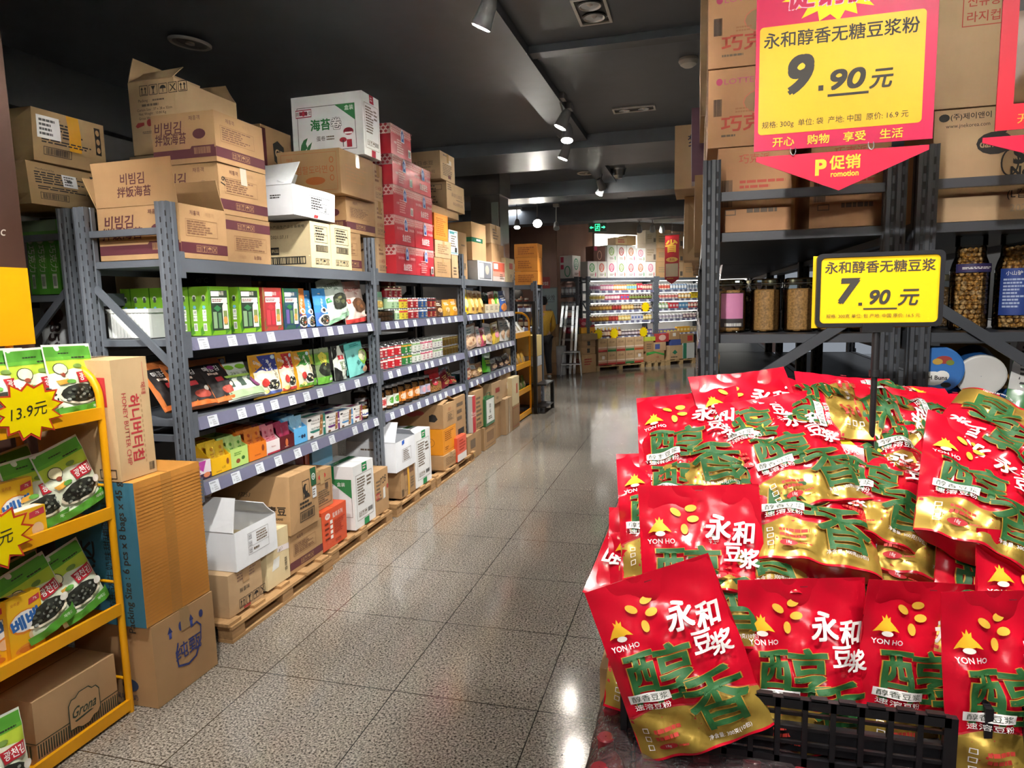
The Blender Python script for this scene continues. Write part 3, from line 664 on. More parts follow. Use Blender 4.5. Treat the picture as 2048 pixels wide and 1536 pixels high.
# pale cartons standing on the rear rack
y0, y1, _, z1 = px(-2.84, 346, 472, 154, None, 206); zb = onX(346, 300, -2.84)[2]
pale_end = [('i', .25, .8, .14, 5, BK), ('t', 'Packing :', .33, .73, .055, BK), ('L', .52, .71, .85, .75, 1, GY), ('L', .28, .64, .85, .7, 1, GY), ('t', 'Carton Size : 37 x 28 x 32cm', .55, .61, .05, BK), ('t', 'Net Weight : 10.80 Kg', .5, .55, .05, BK), ('t', 'Gross Weight : 12.70 Kg', .52, .49, .05, BK), ('p', [(.1, .4), (.14, .37), (.3, .4), (.3, .44), (.16, .44)], RDK), ('e', .42, .43, .06, .05, RDK), ('e', .62, .43, .05, .05, RDK), ('e', .82, .43, .11, .045, RDK), ('L', .25, .28, .5, .32, 2, GY)]
carton(-2.84, y0, y1, zb, z1, .31, KR2, [('g', .6, .5, .1, .14, .015, 'ink:8a4a3a'), ('g', .78, .42, .07, .1, .015, 'ink:8a4a3a')], pale_end, label='tall pale carton with packing icons and a ruffled open top, highest near the left column', flaps=[('y', 35, .12), ('Y', 40, .12), ('x', 65, .14)], closed=False)
carton(-2.86, y0, y1 - .05, 1.702, zb - .003, .33, 'card:cdb591', [], [], label='pale carton beneath the tall one with packing icons', sticker=('y', .3, .3, .85, .75))
y0, y1, z0, z1 = px(-2.84, 538, 581, 254, 360, 270)
carton(-2.84, y0 - .1, y1, z0 - .02, z1, .4, KR, [('r', 0, 0, .15, .95, 'ink:5c1520'), ('p', [(.36, .72), (.52, .8), (.72, .72), (.74, .42), (.55, .34), (.38, .42)], BK), ('t', 'G7', .55, .57, .2, 'ink:c7a87c', {'bold': .02, 'rot': -5})], [], label='kraft carton with a black shield reading G7, set back behind the seaweed cartons')
carton(-2.84, y0 - .15, y1, 1.702, z0 - .023, .42, KR3, label='kraft carton carrying the one with the black G7 shield')
tan = [('t', 'Manufactured by:', .22, .84, .07, BK), ('L', .08, .5, .75, .8, 5, BK), ('o', .12, .14, .48, .3, .012, BK), ('b', .15, .16, .45, .28, BK), ('L', .1, .36, .9, .46, 2, BK), ('r', .84, .35, .93, .9, BK), ('e', .885, .8, .03, .06, 'ink:a58155'), ('e', .885, .62, .03, .06, 'ink:a58155'), ('e', .885, .45, .03, .06, 'ink:a58155')]
for yt, yb, lb, st, extra in ((318, 405, 'lower of two battered tan cartons beside the brown column, on the rear rack', ('X', .42, .5, .62, .8), []), (208, 322, 'upper of two battered tan cartons beside the brown column, a yellow tape over it', ('X', .05, .45, .34, .88), [('r', .45, .3, .62, .99, 'film:d79a2a')])):
    y0, y1, z0, z1 = px(-2.86, 55, 204, yt, yb, yt + 28)
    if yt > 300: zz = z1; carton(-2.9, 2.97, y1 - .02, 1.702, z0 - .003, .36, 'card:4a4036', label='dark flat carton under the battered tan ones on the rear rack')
    else: z0 = zz + .003
    carton(-2.86, y0, y1, z0, z1, .42, 'card:a3875f', tan + extra, [], label=lb, sticker=st, jit=.014, bulge=.012, group='battered tan cartons')
carton(-2.9, y1 + .03, y1 + .33, 1.702, 2.2, .3, 'card:c9b48e', [('t', 'XQ', .3, .8, .2, GY)], label='small pale carton lying behind the battered tan ones')
# white seaweed-roll carton and those under it
roll_end = [('o', .08, .1, .9, .82, .008, BK), ('p', [(.62, .82), (.9, .82), (.9, .55)], 'ink:2f7d45'), ('t', '盒装', .82, .755, .085, 'ink:f2f4f2'), ('r', .06, .66, .29, .79, 'ink:a02a44'), ('r', .065, .675, .285, .775, 'ink:f2f2f2'), ('t', '膨大', .12, .725, .075, BK), ('e', .175, .725, .025, .045, 'ink:c22a44'), ('t', '号街', .24, .725, .075, BK), ('t', '海苔', .41, .52, .19, 'ink:1f7d3c', {'bold': .035}), ('t', '卷', .635, .52, .2, BK, {'bold': .06}), ('t', '卷', .635, .52, .2, 'ink:f4f4f4', {'bold': .02}), ('t', '蛋卷', .41, .3, .085, BK), ('L', .49, .26, .65, .34, 2, GY),
    ('p', [(.1, .1), (.12, .22), (.16, .3), (.22, .33), (.19, .24), (.21, .17), (.14, .1)], 'ink:2c6f41'), ('p', [(.18, .1), (.22, .2), (.28, .26), (.25, .16), (.22, .1)], 'ink:2c6f41'), ('e', .8, .38, .07, .06, 'ink:a8263a'), ('r', .745, .34, .855, .37, 'ink:f0f0f0'), ('e', .72, .25, .05, .04, 'ink:a8263a'), ('r', .715, .14, .725, .25, BK), ('r', .77, .13, .84, .25, 'ink:c22a3a')]
roll_side = [('o', .1, .12, .9, .84, .006, GY), ('L', .16, .36, .6, .8, 10, GY), ('L', .62, .6, .86, .78, 3, GY), ('i', .18, .17, .08, 3, GY), ('b', .62, .18, .86, .25, BK), ('r', .42, .86, .66, 1, 'ink:c21f3c'), ('r', .42, 0, .66, .11, 'ink:c21f3c'), ('L', .46, .89, .62, .97, 2, 'ink:f0d0d4')]
green_side = [e if e[-1] != 'ink:c21f3c' else e[:-1] + ('ink:158a4c',) for e in roll_side]
carton(-2.25, 4.458, 4.715, 2.662, 3.09, .56, WHT, roll_side, roll_end, label='white seaweed roll carton with green lettering and mushrooms, top of its pile', name='carton', bulge=.006)
oe = 'ink:b4622c'
carton(-2.29, 4.175, 4.66, 2.36, 2.652, .47, KR, [('L', .15, .3, .85, .7, 5, 'ink:b98a5c')], [('o', .06, .08, .95, .93, .008, oe), ('t', '비빔팔도라면', .5, .55, .2, oe, {'w': .6}), ('e', .6, .3, .16, .09, oe), ('g', .87, .75, .035, .07, .02, oe), ('g', .87, .55, .035, .07, .02, oe), ('g', .87, .35, .035, .07, .02, oe), ('t', '해태', .2, .8, .09, oe)], label='kraft carton with orange lettering directly under the white seaweed roll carton', tape='x', tapek='film:c9bca6')
carton(-2.33, 4.30, 4.728, 2.118, 2.357, .36, KR, bib_side, bib_end, label='kraft seaweed carton below the orange-lettered one', group=GB)
carton(-2.33, 4.20, 4.485, ZT, 2.115, .36, KR3, bib_side, bib_end, label='kraft seaweed carton on the rack deck between cream cartons and second post', group=GB)
carton(-2.23, 3.50, 3.958, 2.139, 2.31, .33, 'card:dfe3e8', [('o', .34, .25, .86, .78, .012, BK), ('L', .4, .3, .7, .74, 5, BK), ('r', .34, .56, .86, .57, BK), ('i', .72, .3, .15, 1, BK), ('p', [(.45, .02), (.55, .02), (.57, .12), (.47, .13)], 'ink:c23434')], [('L', .1, .55, .4, .8, 3, BK), ('L', .55, .55, .85, .7, 2, BK), ('e', .2, .22, .1, .2, BK)], label='white open carton lying on the two cream cartons', flaps=[('x', 60, .16), ('y', 50, .17), ('X', 12, .1)], closed=False, jit=.01)
cr_s = [('o', .2, .56, .85, .92, .01, BK), ('L', .25, .6, .8, .9, 5, BK), ('r', .2, .73, .85, .738, BK), ('o', .24, .36, .84, .5, .014, BK), ('b', .27, .38, .8, .48, BK), ('i', .2, .08, .13, 4, BK)]
cr_e = [('t', '韩国水产品生产企业备案号', .5, .9, .07, BK, {'w': .8}), ('t', '2021.07.11', .42, .68, .1, GY), ('t', '맛', .08, .72, .16, BK), ('p', [(.02, .55), (.18, .6), (.06, .5), (.03, .42), (.0, .5)], BK), ('r', .24, .3, .4, .46, BK), ('t', '韩国', .32, .38, .09, 'ink:d9c79d'), ('o', .0, .08, .9, .25, .02, BK), ('b', .04, .1, .86, .23, BK)]
carton(-2.25, 3.69, 3.922, ZT, 2.125, .36, CREAM, cr_s, cr_e, label='cream carton with black barcodes, nearer of the two side by side', group='cream cartons with barcodes')
carton(-2.25, 3.927, 4.19, ZT, 2.133, .36, CREAM, cr_s, cr_e, label='cream carton with black barcodes, farther of the two side by side', group='cream cartons with barcodes')
for i in range(3):
    carton(-2.33, 4.742 - .006 * i, 4.888, ZT + .271 * i, ZT + .271 * (i + 1) - .003, .4, KR2, [('L', .2, .5, .8, .85, 3, 'ink:7d5840'), ('t', '小米酥', .5, .35, .13, 'ink:8a3a34'), ('i', .2, .08, .16, 3, GY)], label='plain kraft carton in the narrow column beside the red stack, ' + ('lowest', 'middle', 'topmost')[i], group='kraft column beside the red cartons', tape='x')
RED = 'gloss:c8303c'
def red_side(v):
    e = [('r', 0, .72, 1, 1, 'ink:e6c3bd')]
    for r in range(4):
        for q in range(15): x = (q + .5 * (r % 2) + .3) / 15; e.append(('p', [(x - .024, .74 + .07 * r), (x, .78 + .07 * r - .075), (x + .024, .74 + .07 * r), (x, .74 + .07 * r + .045)], 'ink:d25a5c' if r < 3 else 'ink:d88080'))
    e.append(('r', 0, 0, 1, .0, 'ink:c8303c'))
    e += [('p', [(.42, .5), (.42, .82), (.46, .92), (.5, .97), (.54, .92), (.58, .82), (.58, .5)], 'ink:e8e8f0'), ('p', [(.44, .53), (.44, .8), (.5, .93), (.56, .8), (.56, .53)], 'ink:3c5aa8'), ('e', .5, .72, .03, .1, 'ink:cfd8ec')]
    if v: e += [('L', .22, .08, .55, .56, 6, 'ink:e8a8a4'), ('t', '小红帽', .13, .4, .09, 'ink:f0d8d4', {'rot': 0, 'w': .12}), ('r', .76, .08, .9, .36, 'ink:e8e0dc'), ('b', .78, .1, .88, .3, BK)]
    else: e += [('t', '加大豆制品', .2, .56, .1, 'ink:f2dcd8', {'w': .3}), ('t', '豆制品类', .78, .56, .1, 'ink:f2dcd8', {'w': .28}), ('t', '鱼皮花生', .5, .25, .26, 'ink:f6f0ee', {'bold': .02, 'w': .42})]
    return e
red_end = [('r', 0, .66, 1, 1, 'ink:e6c3bd')] + [('p', [((q + .5 * (r % 2)) / 9, .68 + .11 * r), ((q + .5 * (r % 2) + .42) / 9, .77 + .11 * r - .03), ((q + .5 * (r % 2)) / 9, .8 + .11 * r - .005), ((q + .5 * (r % 2) - .42) / 9, .77 + .11 * r - .03)], 'ink:b83a40') for r in range(3) for q in range(1, 9)]
for col, (ya, yb, n, pat) in enumerate(((4.9, 5.285, 5, (0, 0, 1, 1, 1)), (5.29, 5.688, 4, (1, 0, 0, 0)))):
    for i in range(n):
        carton(-2.25, ya + (0, .004, -.003, .002, -.002)[i], yb, ZT + .227 * i, ZT + .227 * i + .224, .34, RED, red_side(pat[i]), red_end, label='red peanut carton in the ' + ('taller red column' if col == 0 else 'shorter red column beside it') + ', ' + ORD[i] + ' from the deck', group='red peanut cartons', bulge=.002)
jp = [('t', '麻烧日本豆', .55, .58, .17, GY, {'w': .6}), ('L', .5, .4, .9, .45, 1, GY), ('t', '食品有限公司', .6, .26, .13, GY, {'w': .55}), ('L', .05, .7, .3, .95, 3, GY)]
carton(-2.25, 6.08, 6.58, 2.487, 2.737, .45, KR2, jp, [('L', .2, .1, .8, .9, 8, GY), ('o', .6, .7, .9, .9, .02, GY)], label='kraft peanut carton with Japanese bean lettering, lower of the two beyond the red cartons')
carton(-2.25, 5.945, 6.315, 2.74, 2.985, .45, KR2, [('L', .15, .15, .85, .6, 7, GY), ('r', .5, .1, .7, .22, 'ink:6a3a34'), ('r', .45, .62, .75, .78, 'ink:cfc8bc'), ('L', .2, .85, .8, .95, 1, GY)], jp, label='kraft peanut carton with Japanese bean lettering, top of the pile beyond the red cartons', tape='x')
def c2(X, xl, xr, yt, yb, depth, label, k=KR2, yr=None, zb=None, **kw):
    y0, y1, z0, z1 = px(X, xl, xr, yt, yb, yr); z0 = zb if zb is not None else z0
    o = carton(X, y0, y1, z0, z1, depth, k, label=label, **kw); return z1 + .003, y0, y1
z, a, b = c2(-2.25, 869, 901, 514, 550, .4, 'kraft carton on the deck beyond the red cartons, lowest of its pile', KR, 517, ZT, side=[('L', .15, .2, .85, .8, 5, 'ink:8a6a48')], tape='x')
z, _, _ = c2(-2.25, 869, 901, 478, 514, .4, 'kraft carton under the orange one beyond the red cartons', KR2, 482, z, side=[('L', .15, .2, .85, .8, 5, 'ink:8a6a48')], tape='x')
z, _, _ = c2(-2.25, 867, 894, 424, 478, .35, 'small orange carton tucked under the kraft peanut cartons', 'gloss:e08a2a', 429, z, side=[('L', .12, .15, .88, .85, 9, 'ink:a8601c'), ('o', .06, .06, .94, .94, .01, 'ink:a8601c')])
carton(-2.27, 5.72, 6.45, z, 2.485, .4, KR3, label='kraft carton with taped side directly under the two peanut cartons', tape='x')
z, a, b = c2(-2.25, 903, 916, 509, 553, .4, 'narrow kraft carton standing just before the third post', KR2, 511, ZT, side=[('L', .2, .1, .8, .5, 3, GY)])
z, a, b = c2(-2.25, 897, 915, 458, 509, .4, 'white carton with a teal printed label before the third post', 'gloss:dfe6e8', 463, z, side=[('o', .06, .05, .94, .95, .03, 'ink:3f8a90'), ('L', .2, .3, .8, .8, 5, GY), ('r', .6, .1, .85, .3, BK), ('r', .1, .84, .6, .92, 'ink:3f8a90')])
big_s = [('t', '品果', .68, .28, .16, 'ink:4f4a44', {'bold': .02}), ('L', .5, .7, .9, .76, 1, GY)]
carton(-2.35, 6.53, 6.90, ZT, 2.33, .36, KR, big_s, [], label='tall kraft carton with big black characters just past the third post', bulge=.006)
for i in range(2): carton(-2.42, 6.20 + .01 * i, 6.46, 2.09 + .14 * i, 2.227 + .14 * i, .3, 'gloss:d9c070', [('g', .25, .5, .18, .4, .08, 'ink:e8dcae'), ('g', .7, .5, .18, .4, .08, 'ink:e8dcae'), ('e', .25, .5, .12, .3, 'ink:8a5a34'), ('e', .7, .5, .12, .3, 'ink:8a5a34')], label='film-wrapped tray of round yellow tins, ' + ('lower' if i == 0 else 'upper') + ' of two', group='trays of yellow tins', name='tin_tray', cat='tray')
carton(-2.42, 6.18, 6.46, ZT, 2.087, .3, KR3, label='kraft carton under the trays of yellow tins')
z, a, b = c2(-2.25, 955, 984, 520, 558, .3, 'white picture carton past the third post, dark print on its side', 'gloss:c9ccd0', 523, ZT, side=[('o', .1, .08, .92, .92, .02, BK), ('r', .4, .1, .9, .9, 'ink:7d8088'), ('e', .62, .55, .14, .25, 'ink:b9b2a4')])
carton(-2.3, a - .02, b - .06, z, 2.46, .42, KR, [('r', 0, .48, .75, .6, 'film:1f6a4a'), ('r', .3, .52, .6, .57, 'film:d8e0dc')], [('r', .3, .48, 1, .6, 'film:1f6a4a')], label='big kraft carton bound with green tape past the third post')
z, a, b = c2(-2.25, 985, 1009, 522, 562, .3, 'red and white carton on the rack deck near its far end', 'gloss:d8c4bc', 524, ZT, side=[('r', .02, .5, .98, .98, 'ink:c8583f'), ('r', .08, .62, .4, .9, 'ink:e4dcd6'), ('r', .02, .25, .98, .5, 'ink:d0907c'), ('L', .55, .1, .9, .4, 3, GY)])
z2, _, _ = c2(-2.3, 983, 1007, 486, 521, .3, 'kraft carton resting on the red and white one', KR, 488, z, tape='x')
c2(-2.3, 981, 1000, 447, 486, .32, 'kraft carton highest near the far end of the rack', KR2, 450, z2, tape='x', side=[('L', .2, .2, .8, .8, 4, GY)])
c2(-2.25, 1010, 1028, 515, 563, .3, 'cream carton with a red stamp at the far end of the rack top', CREAM, 517, ZT, side=[('r', .4, .55, .8, .8, 'ink:c85a4a'), ('t', '豆干', .6, .25, .16, BK)])

# ------------------------------------------------------------------ floor: pallets and cartons under the rack
WD = 'wood:a98458'
def pallet(x0, x1, y0, y1, h, label, seed=1, n=5):
    rn = random.Random(seed); e = empty('wooden_pallet', ((x0 + x1) / 2, (y0 + y1) / 2, 0), 0, label, 'pallet', 'wooden pallets under the long rack'); w = x1 - x0; d = y1 - y0; t = .016
    for i in range(n):
        y = -d / 2 + (d - .1) * i / (n - 1) + .05 + rn.uniform(-.015, .015); m = MB(); q = rn.uniform(.035, .05)
        m.bar((-w / 2 + rn.uniform(0, .02), y, h - t / 2), (w / 2 + rn.uniform(-.03, .015), y + rn.uniform(-.012, .012), h - t / 2), q * 2, t, WD); m.build('top_board', e)
    for x in (-w / 2 + .05, w / 2 - .05):
        m = MB(); m.bar((x, -d / 2, t / 2 + .0005), (x, d / 2, t / 2 + .0005), .085, t, WD); m.build('runner', e)
        m = MB(); m.bar((x, -d / 2, h - t * 1.5), (x, d / 2, h - t * 1.5), .085, t, WD); m.build('stringer_board', e)
        for y in (-d / 2 + .05, 0, d / 2 - .05): m = MB(); m.box((x - .04, y - .048, t), (x + .04, y + .048, h - 2 * t), 'wood:9b7850'); m.build('block', e)
    return e
PH = .1
pallet(-2.72, -2.14, 2.62, 3.56, PH, 'wooden pallet at the near end, carrying the white open carton and the green bean carton', 1)
pallet(-2.72, -2.17, 3.60, 4.485, PH, 'wooden pallet carrying the orange carton and the tall white one with green tape', 2)
pallet(-2.72, -2.17, 4.565, 5.36, PH, 'dull wooden pallet carrying the carton with yellow tape', 3, 4)
pallet(-2.72, -2.17, 5.40, 6.44, PH, 'dull wooden pallet carrying the orange carton in the middle of its pile', 4)
zf = PH + .002
wt = [('i', .3, .66, .12, 1, BK), ('i', .3, .48, .12, 1, BK), ('i', .3, .3, .12, 1, BK), ('o', .28, .26, .78, .82, .008, BK), ('L', .48, .5, .76, .78, 4, GY), ('r', .28, .46, .78, .467, BK), ('L', .4, .32, .6, .42, 1, GY)]
carton(-2.19, 2.665, 2.93, zf, .318, .42, KR2, [('L', .25, .72, .85, .93, 3, 'ink:8a6a58'), ('t', '鲜香味', .45, .5, .12, BK), ('i', .28, .08, .22, 4, BK), ('r', .4, .02, .6, .08, RDK)], [], label='kraft carton on the near pallet under the white open carton', tape='x', tapek='film:b08a60')
carton(-2.17, 2.715, 3.055, .32, .52, .45, 'card:e3e6ea', wt, [('t', '酥', .1, .8, .2, BK), ('L', .1, .3, .25, .7, 5, BK)], label='white open carton with a folded flap at the near end of the floor row', flaps=[('y', 75, .17, [('t', '严禁压重', .4, .6, .16, BK, {'shear': .2}), ('t', 'x18.5cm', .3, .35, .14, BK, {'shear': .2})], 0, lambda fs: (lambda uu, vv, off: fs(np.asarray(uu), np.asarray(vv), .004 + off))), ('x', 55, .15), ('Y', 40, .12)], closed=False)
carton(-2.2, 2.985, 3.195, zf, .405, .3, CREAM, [('p', [(.2, .3), (.5, .32), (.55, .52), (.28, .5)], 'ink:e6e6e2'), ('p', [(.45, .6), (1, .55), (1, .66), (.48, .7)], 'ink:e8dede'), ('t', 'A11', .6, .63, .08, BK, {'rot': 15}), ('t', '香辣酥', .82, .3, .09, BK, {'rot': 90})], [('t', '甄选美味', .8, .45, .16, BK, {'rot': 90, 'bold': .02})], label='cream carton standing upright with a torn white label, beside the white open carton')
carton(-2.2, 3.2, 3.543, zf, .332, .42, KR, bib_side, bib_end, label='kraft seaweed carton under the green bean carton on the floor', group=GB)
gb_s = [('o', .42, .52, .68, .84, .012, BK), ('e', .52, .68, .09, .1, BK), ('e', .56, .7, .04, .06, KR.replace('card', 'ink')), ('p', [(.44, .54), (.66, .54), (.62, .6), (.5, .62)], BK), ('L', .3, .36, .8, .5, 2, BK), ('o', .3, .14, .82, .32, .014, BK), ('b', .34, .17, .78, .29, BK), ('r', .74, .68, .95, 1, 'ink:1d5a38'), ('g', .845, .84, .07, .06, .016, 'ink:e8eeea'), ('t', '43', .845, .84, .07, 'ink:e8eeea', {'bold': .02}), ('r', .76, .46, .93, .66, 'ink:e2e6ea'), ('L', .78, .5, .9, .63, 3, GY)]
gb_e = [('t', '鲜奶味鱼骨青豆', .55, .42, .16, 'ink:2a2018', {'bold': .03, 'w': .8}), ('t', 'BEANS', .86, .28, .055, 'ink:2a2018', {'bold': .02}), ('t', '17253', .45, .68, .1, 'ink:4a4038', {'shear': .3})]
carton(-2.18, 3.2, 3.5, .334, .672, .52, KR, gb_s, gb_e, label='large kraft green bean carton with a green numbered sticker, on the seaweed carton', jit=.012, bulge=.008, top=[('t', '4253 48', .5, .3, .12, 'ink:5a4a3a')])
carton(-2.2, 3.55, 3.845, zf, .352, .45, 'gloss:d9542f', [('t', '蜜果系列', .62, .8, .14, 'ink:f2e8e0', {'w': .42}), ('e', .22, .84, .1, .08, 'ink:f2e0d8'), ('t', '熙熙', .22, .84, .07, 'ink:c23a2c')] + [q for i in range(4) for q in (('r', .3, .62 - .13 * i, .4, .71 - .13 * i, 'ink:f0ece6'), ('L', .1, .62 - .13 * i, .28, .71 - .13 * i, 1, 'ink:5a1c10'))] + [('L', .45, .3, .92, .68, 7, 'ink:a8341c'), ('i', .5, .08, .08, 3, 'ink:7a1c10')], [], label='orange carton with white squares on the second pallet')
carton(-2.24, 3.52, 3.76, .354, .6, .4, KR, [('e', .42, .84, .1, .06, 'ink:c2443a'), ('e', .6, .84, .1, .06, 'ink:c2443a'), ('e', .51, .84, .05, .04, KR.replace('card', 'ink')), ('o', .1, .1, .92, .7, .01, BK), ('L', .16, .15, .85, .5, 6, GY), ('r', .62, .5, .78, .64, 'ink:5a4634')], [], label='kraft carton with a red looped emblem, on the orange carton', tape='x')
carton(-2.2, 3.965, 4.262, zf, .54, .33, WHT, green_side, [('o', .2, .2, .95, .8, .006, GY), ('p', [(.4, .8), (.95, .8), (.95, .5)], 'ink:2f7d45'), ('t', '盒装', .72, .72, .07, 'ink:f0f4f0')], label='tall white seaweed roll carton with green tape on the second pallet', tape='y', tapek='film:1d8a50')
carton(-2.2, 4.268, 4.484, zf, .42, .45, KR, [('L', .1, .3, .45, .8, 6, GY), ('t', '728', .6, .75, .22, BK, {'shear': .3, 'rot': 10}), ('r', .04, .35, .3, .5, RDK), ('t', '稻香', .17, .425, .1, 'ink:d0b088'), ('p', [(.55, .3), (.72, .32), (.72, .58), (.56, .56)], 'ink:e4e2dc'), ('r', .86, .5, .98, .6, RDK)], [('L', .1, .2, .8, .8, 6, GY)], label='kraft carton scrawled with 728, beside the tall white one on the second pallet')
MAR = 'gloss:5c1822'
carton(-2.46, 3.56, 3.80, zf, .70, .28, MAR, [('p', [(.5, 1), (1, .4), (1, 1)], 'ink:7a2a34')], [], label='tall dark maroon carton standing under the lowest shelf')
carton(-2.46, 3.81, 3.86, zf, .69, .28, 'gloss:d2621f', label='narrow orange carton edge between the maroon and the sky-blue carton')
carton(-2.44, 3.87, 4.13, zf, .70, .3, 'gloss:5cb6e8', [('r', .0, 0, 1, 1, 'ink:8cc9ee'), ('L', .3, .6, .9, .7, 2, 'ink:c8a24a'), ('t', '混合坚果', .55, .5, .06, 'ink:23406a'), ('e', .45, .2, .09, .04, 'ink:23305a'), ('e', .68, .22, .09, .04, 'ink:23305a')], [('p', [(0, 1), (1, .75), (.6, .45), (0, .6)], 'ink:7cc6f0'), ('p', [(0, .6), (.6, .45), (1, .75), (1, 0), (0, 0)], 'ink:4aa6e2')], label='sky-blue nut gift carton under the lowest shelf')
carton(-2.5, 4.14, 4.3, zf, .66, .26, 'gloss:dcd8d2', [('t', '福', .55, .62, .22, BK, {'bold': .03}), ('L', .2, .1, .9, .35, 3, BK), ('e', .18, .6, .08, .06, 'ink:c23a2c')], [], label='white bag-shaped gift box with a big black character, beside the sky-blue carton', name='gift_box')
# third and fourth pallet
y0, y1, _, z1 = px(-2.2, 801, 829, 941, None, 920)
carton(-2.2, y0, y1, zf, z1, .4, KR3, [('o', .25, .2, .75, .8, .012, GY), ('t', '八婆', .42, .45, .2, 'ink:6a4a30', {'w': .25}), ('r', .2, .75, .45, .95, 'ink:6a4a34'), ('r', .6, .75, .9, .95, 'ink:6a4a34'), ('L', .65, .2, .9, .6, 4, GY), ('b', .05, .05, .18, .3, BK)], [], label='kraft carton with a vertical yellow tape, on the third pallet', tape='xx', tapek='film:e0a52e', tape_w=.035); zt = z1
y0b, y1b, _, z1b = px(-2.2, 788, 827, 886, None, 874)
carton(-2.19, y0b, y1b, zt + .002, z1b, .42, 'card:e3e6ec', [('p', [(.3, .82), (.42, .86), (.42, .99), (.3, .96)], 'film:2f62c8'), ('o', .3, .25, .75, .68, .01, GY), ('L', .35, .28, .72, .65, 6, GY)], [('L', .3, .7, .7, .8, 1, GY)], label='white open carton on the yellow-taped one, by the second post', flaps=[('y', 62, .16), ('x', 40, .16), ('Y', 30, .1)], closed=False)
y0, y1, _, z1 = px(-2.2, 829, 858, 868, None, 861)
carton(-2.2, max(y0, y1b + .005), y1 + .02, zf, z1, .34, WHT, green_side, [('L', .2, .2, .8, .8, 5, GY)], label='tall white carton with green tape on the third pallet', tape='y', tapek='film:1d8a50'); ye = y1 + .03
y0, y1, _, z1 = px(-2.2, 885, 914, 913, None, 899); z_o = z1
carton(-2.19, y0, y1, zf, z1, .5, KR, [('L', .15, .2, .85, .8, 5, 'ink:8a6a48')], [], label='kraft carton at the bottom of the fourth pallet, under the orange one', tape='x', tapek='film:a8885e')
y0, y1, _, z1 = px(-2.2, 885, 911, 860, None, 850)
carton(-2.2, y0, y1, z_o + .002, z1, .5, 'gloss:e8961c', [('o', .08, .1, .92, .92, .012, 'ink:a8621c'), ('L', .15, .5, .85, .88, 5, 'ink:8a4a14'), ('L', .15, .15, .4, .3, 2, 'ink:8a4a14')], [('g', .75, .48, .09, .17, .015, 'ink:8a4a14'), ('t', 'ア', .75, .48, .14, 'ink:8a4a14')], label='orange carton between two kraft ones on the fourth pallet'); z_o = z1
y0, y1, _, z1 = px(-2.2, 885, 911, 811, None, 802)
carton(-2.2, y0, y1, z_o + .002, z1, .52, KR, [('o', .3, .25, .8, .6, .014, GY), ('t', '松子', .5, .75, .16, 'ink:a8543a'), ('L', .35, .28, .75, .55, 4, GY)], [('e', .42, .6, .1, .1, 'ink:b8544a'), ('e', .55, .66, .1, .1, 'ink:b8544a'), ('p', [(.74, .3), (.84, .28), (.9, .4), (.86, .58), (.8, .62), (.74, .55)], BK)], label='kraft carton with black blot print, on the orange carton', flaps=[('Y', 20, .15), ('y', 6, .15)]); yb = y1
y0, y1, _, z1 = px(-2.22, 913, 930, 795, 838, 787)
carton(-2.22, yb + .01, y1, .30, z1, .4, KR3, [('r', .25, .08, .8, .22, BK), ('L', .2, .4, .8, .9, 3, GY)], [], label='kraft carton with a black strip, behind the blot-printed one', tape='y', tapek='film:3a8a4a')
carton(-2.23, yb + .012, y1 - .01, zf, .298, .38, KR, [('L', .2, .2, .8, .8, 3, RDK)], label='kraft carton below the one with the black strip')
y0, y1, _, z1 = px(-2.17, 914, 932, 877, None, 868)
carton(-2.17, y0, y1, zf, z1, .05, 'gloss:d8563a', [('r', 0, 0, 1, .3, 'ink:e0dcd8'), ('L', .2, .4, .9, .9, 4, 'ink:a83420')], label='thin orange and white box leaning at the end of the fourth pallet')
y0, y1, _, z1 = px(-2.2, 934, 950, 877, None, 868)
z_b = .27
carton(-2.2, y0, y1 + .2, .003, z_b, .4, KR3, [('r', .1, .1, .5, .3, 'film:c9a43a'), ('r', .2, .45, .55, .8, GY)], label='kraft carton on the floor under the red and white one')
y0, y1, _, z1 = px(-2.2, 944, 952, 793, None, 792)
carton(-2.2, y0, y0 + .1, z_b + .003, z1, .34, 'gloss:dcdad6', [('r', 0, 0, 1, 1, 'ink:b8333c'), ('t', '满身红', .5, .5, .5, 'ink:e8d8d4', {'rot': 90, 'w': .6})], [('e', .6, .45, .06, .02, RDK)], label='tall white carton with a red side, upright by the third post')
carton(-2.22, y0 + .11, y0 + .44, z_b + .003, z1 + .03, .34, KR, [('L', .2, .2, .8, .85, 6, GY), ('i', .2, .05, .12, 3, BK)], label='kraft carton with cut handles behind the red-sided white one', flaps=[('Y', 25, .14)])
y0, y1, _, z1 = px(-2.2, 973, 991, 853, None, 842)
carton(-2.2, y0 - .1, y1, .003, z1, .42, KR, [('o', .1, .12, .92, .9, .02, GY), ('r', .2, .3, .8, .75, 'ink:8a6a4a')], label='kraft carton on the floor with a dark framed print, past the third post'); zq = z1
e = empty('paper_carrier_bag', (-2.19, y0 + .12, zq + .004), 0, 'green and white paper carrier bag standing on a carton', 'bag')
m = MB(); m.box((-.09, -.17, 0), (0, .17, .3), 'gloss:2c6a3e'); m.face_art((0, -.17, 0), (0, 1, 0), (0, 0, 1), .34, .3, [('r', .1, .1, .95, .95, 'ink:e6e8e2'), ('t', '茗香', .5, .6, .2, BK, {'rot': 90}), ('L', .3, .2, .8, .35, 2, GY)]); m.build('bag_body', e)
m = MB(); m.tube([(-.02, -.08, .3), (-.02, -.06, .35), (-.02, .06, .35), (-.02, .08, .3)], .004, 'cloth:2a4a30', 6); m.build('handle', e)
y0, y1, _, z1 = px(-2.24, 983, 1003, 768, None, 765); zz1 = onX(983, 812, -2.24)[2]
ya = y0
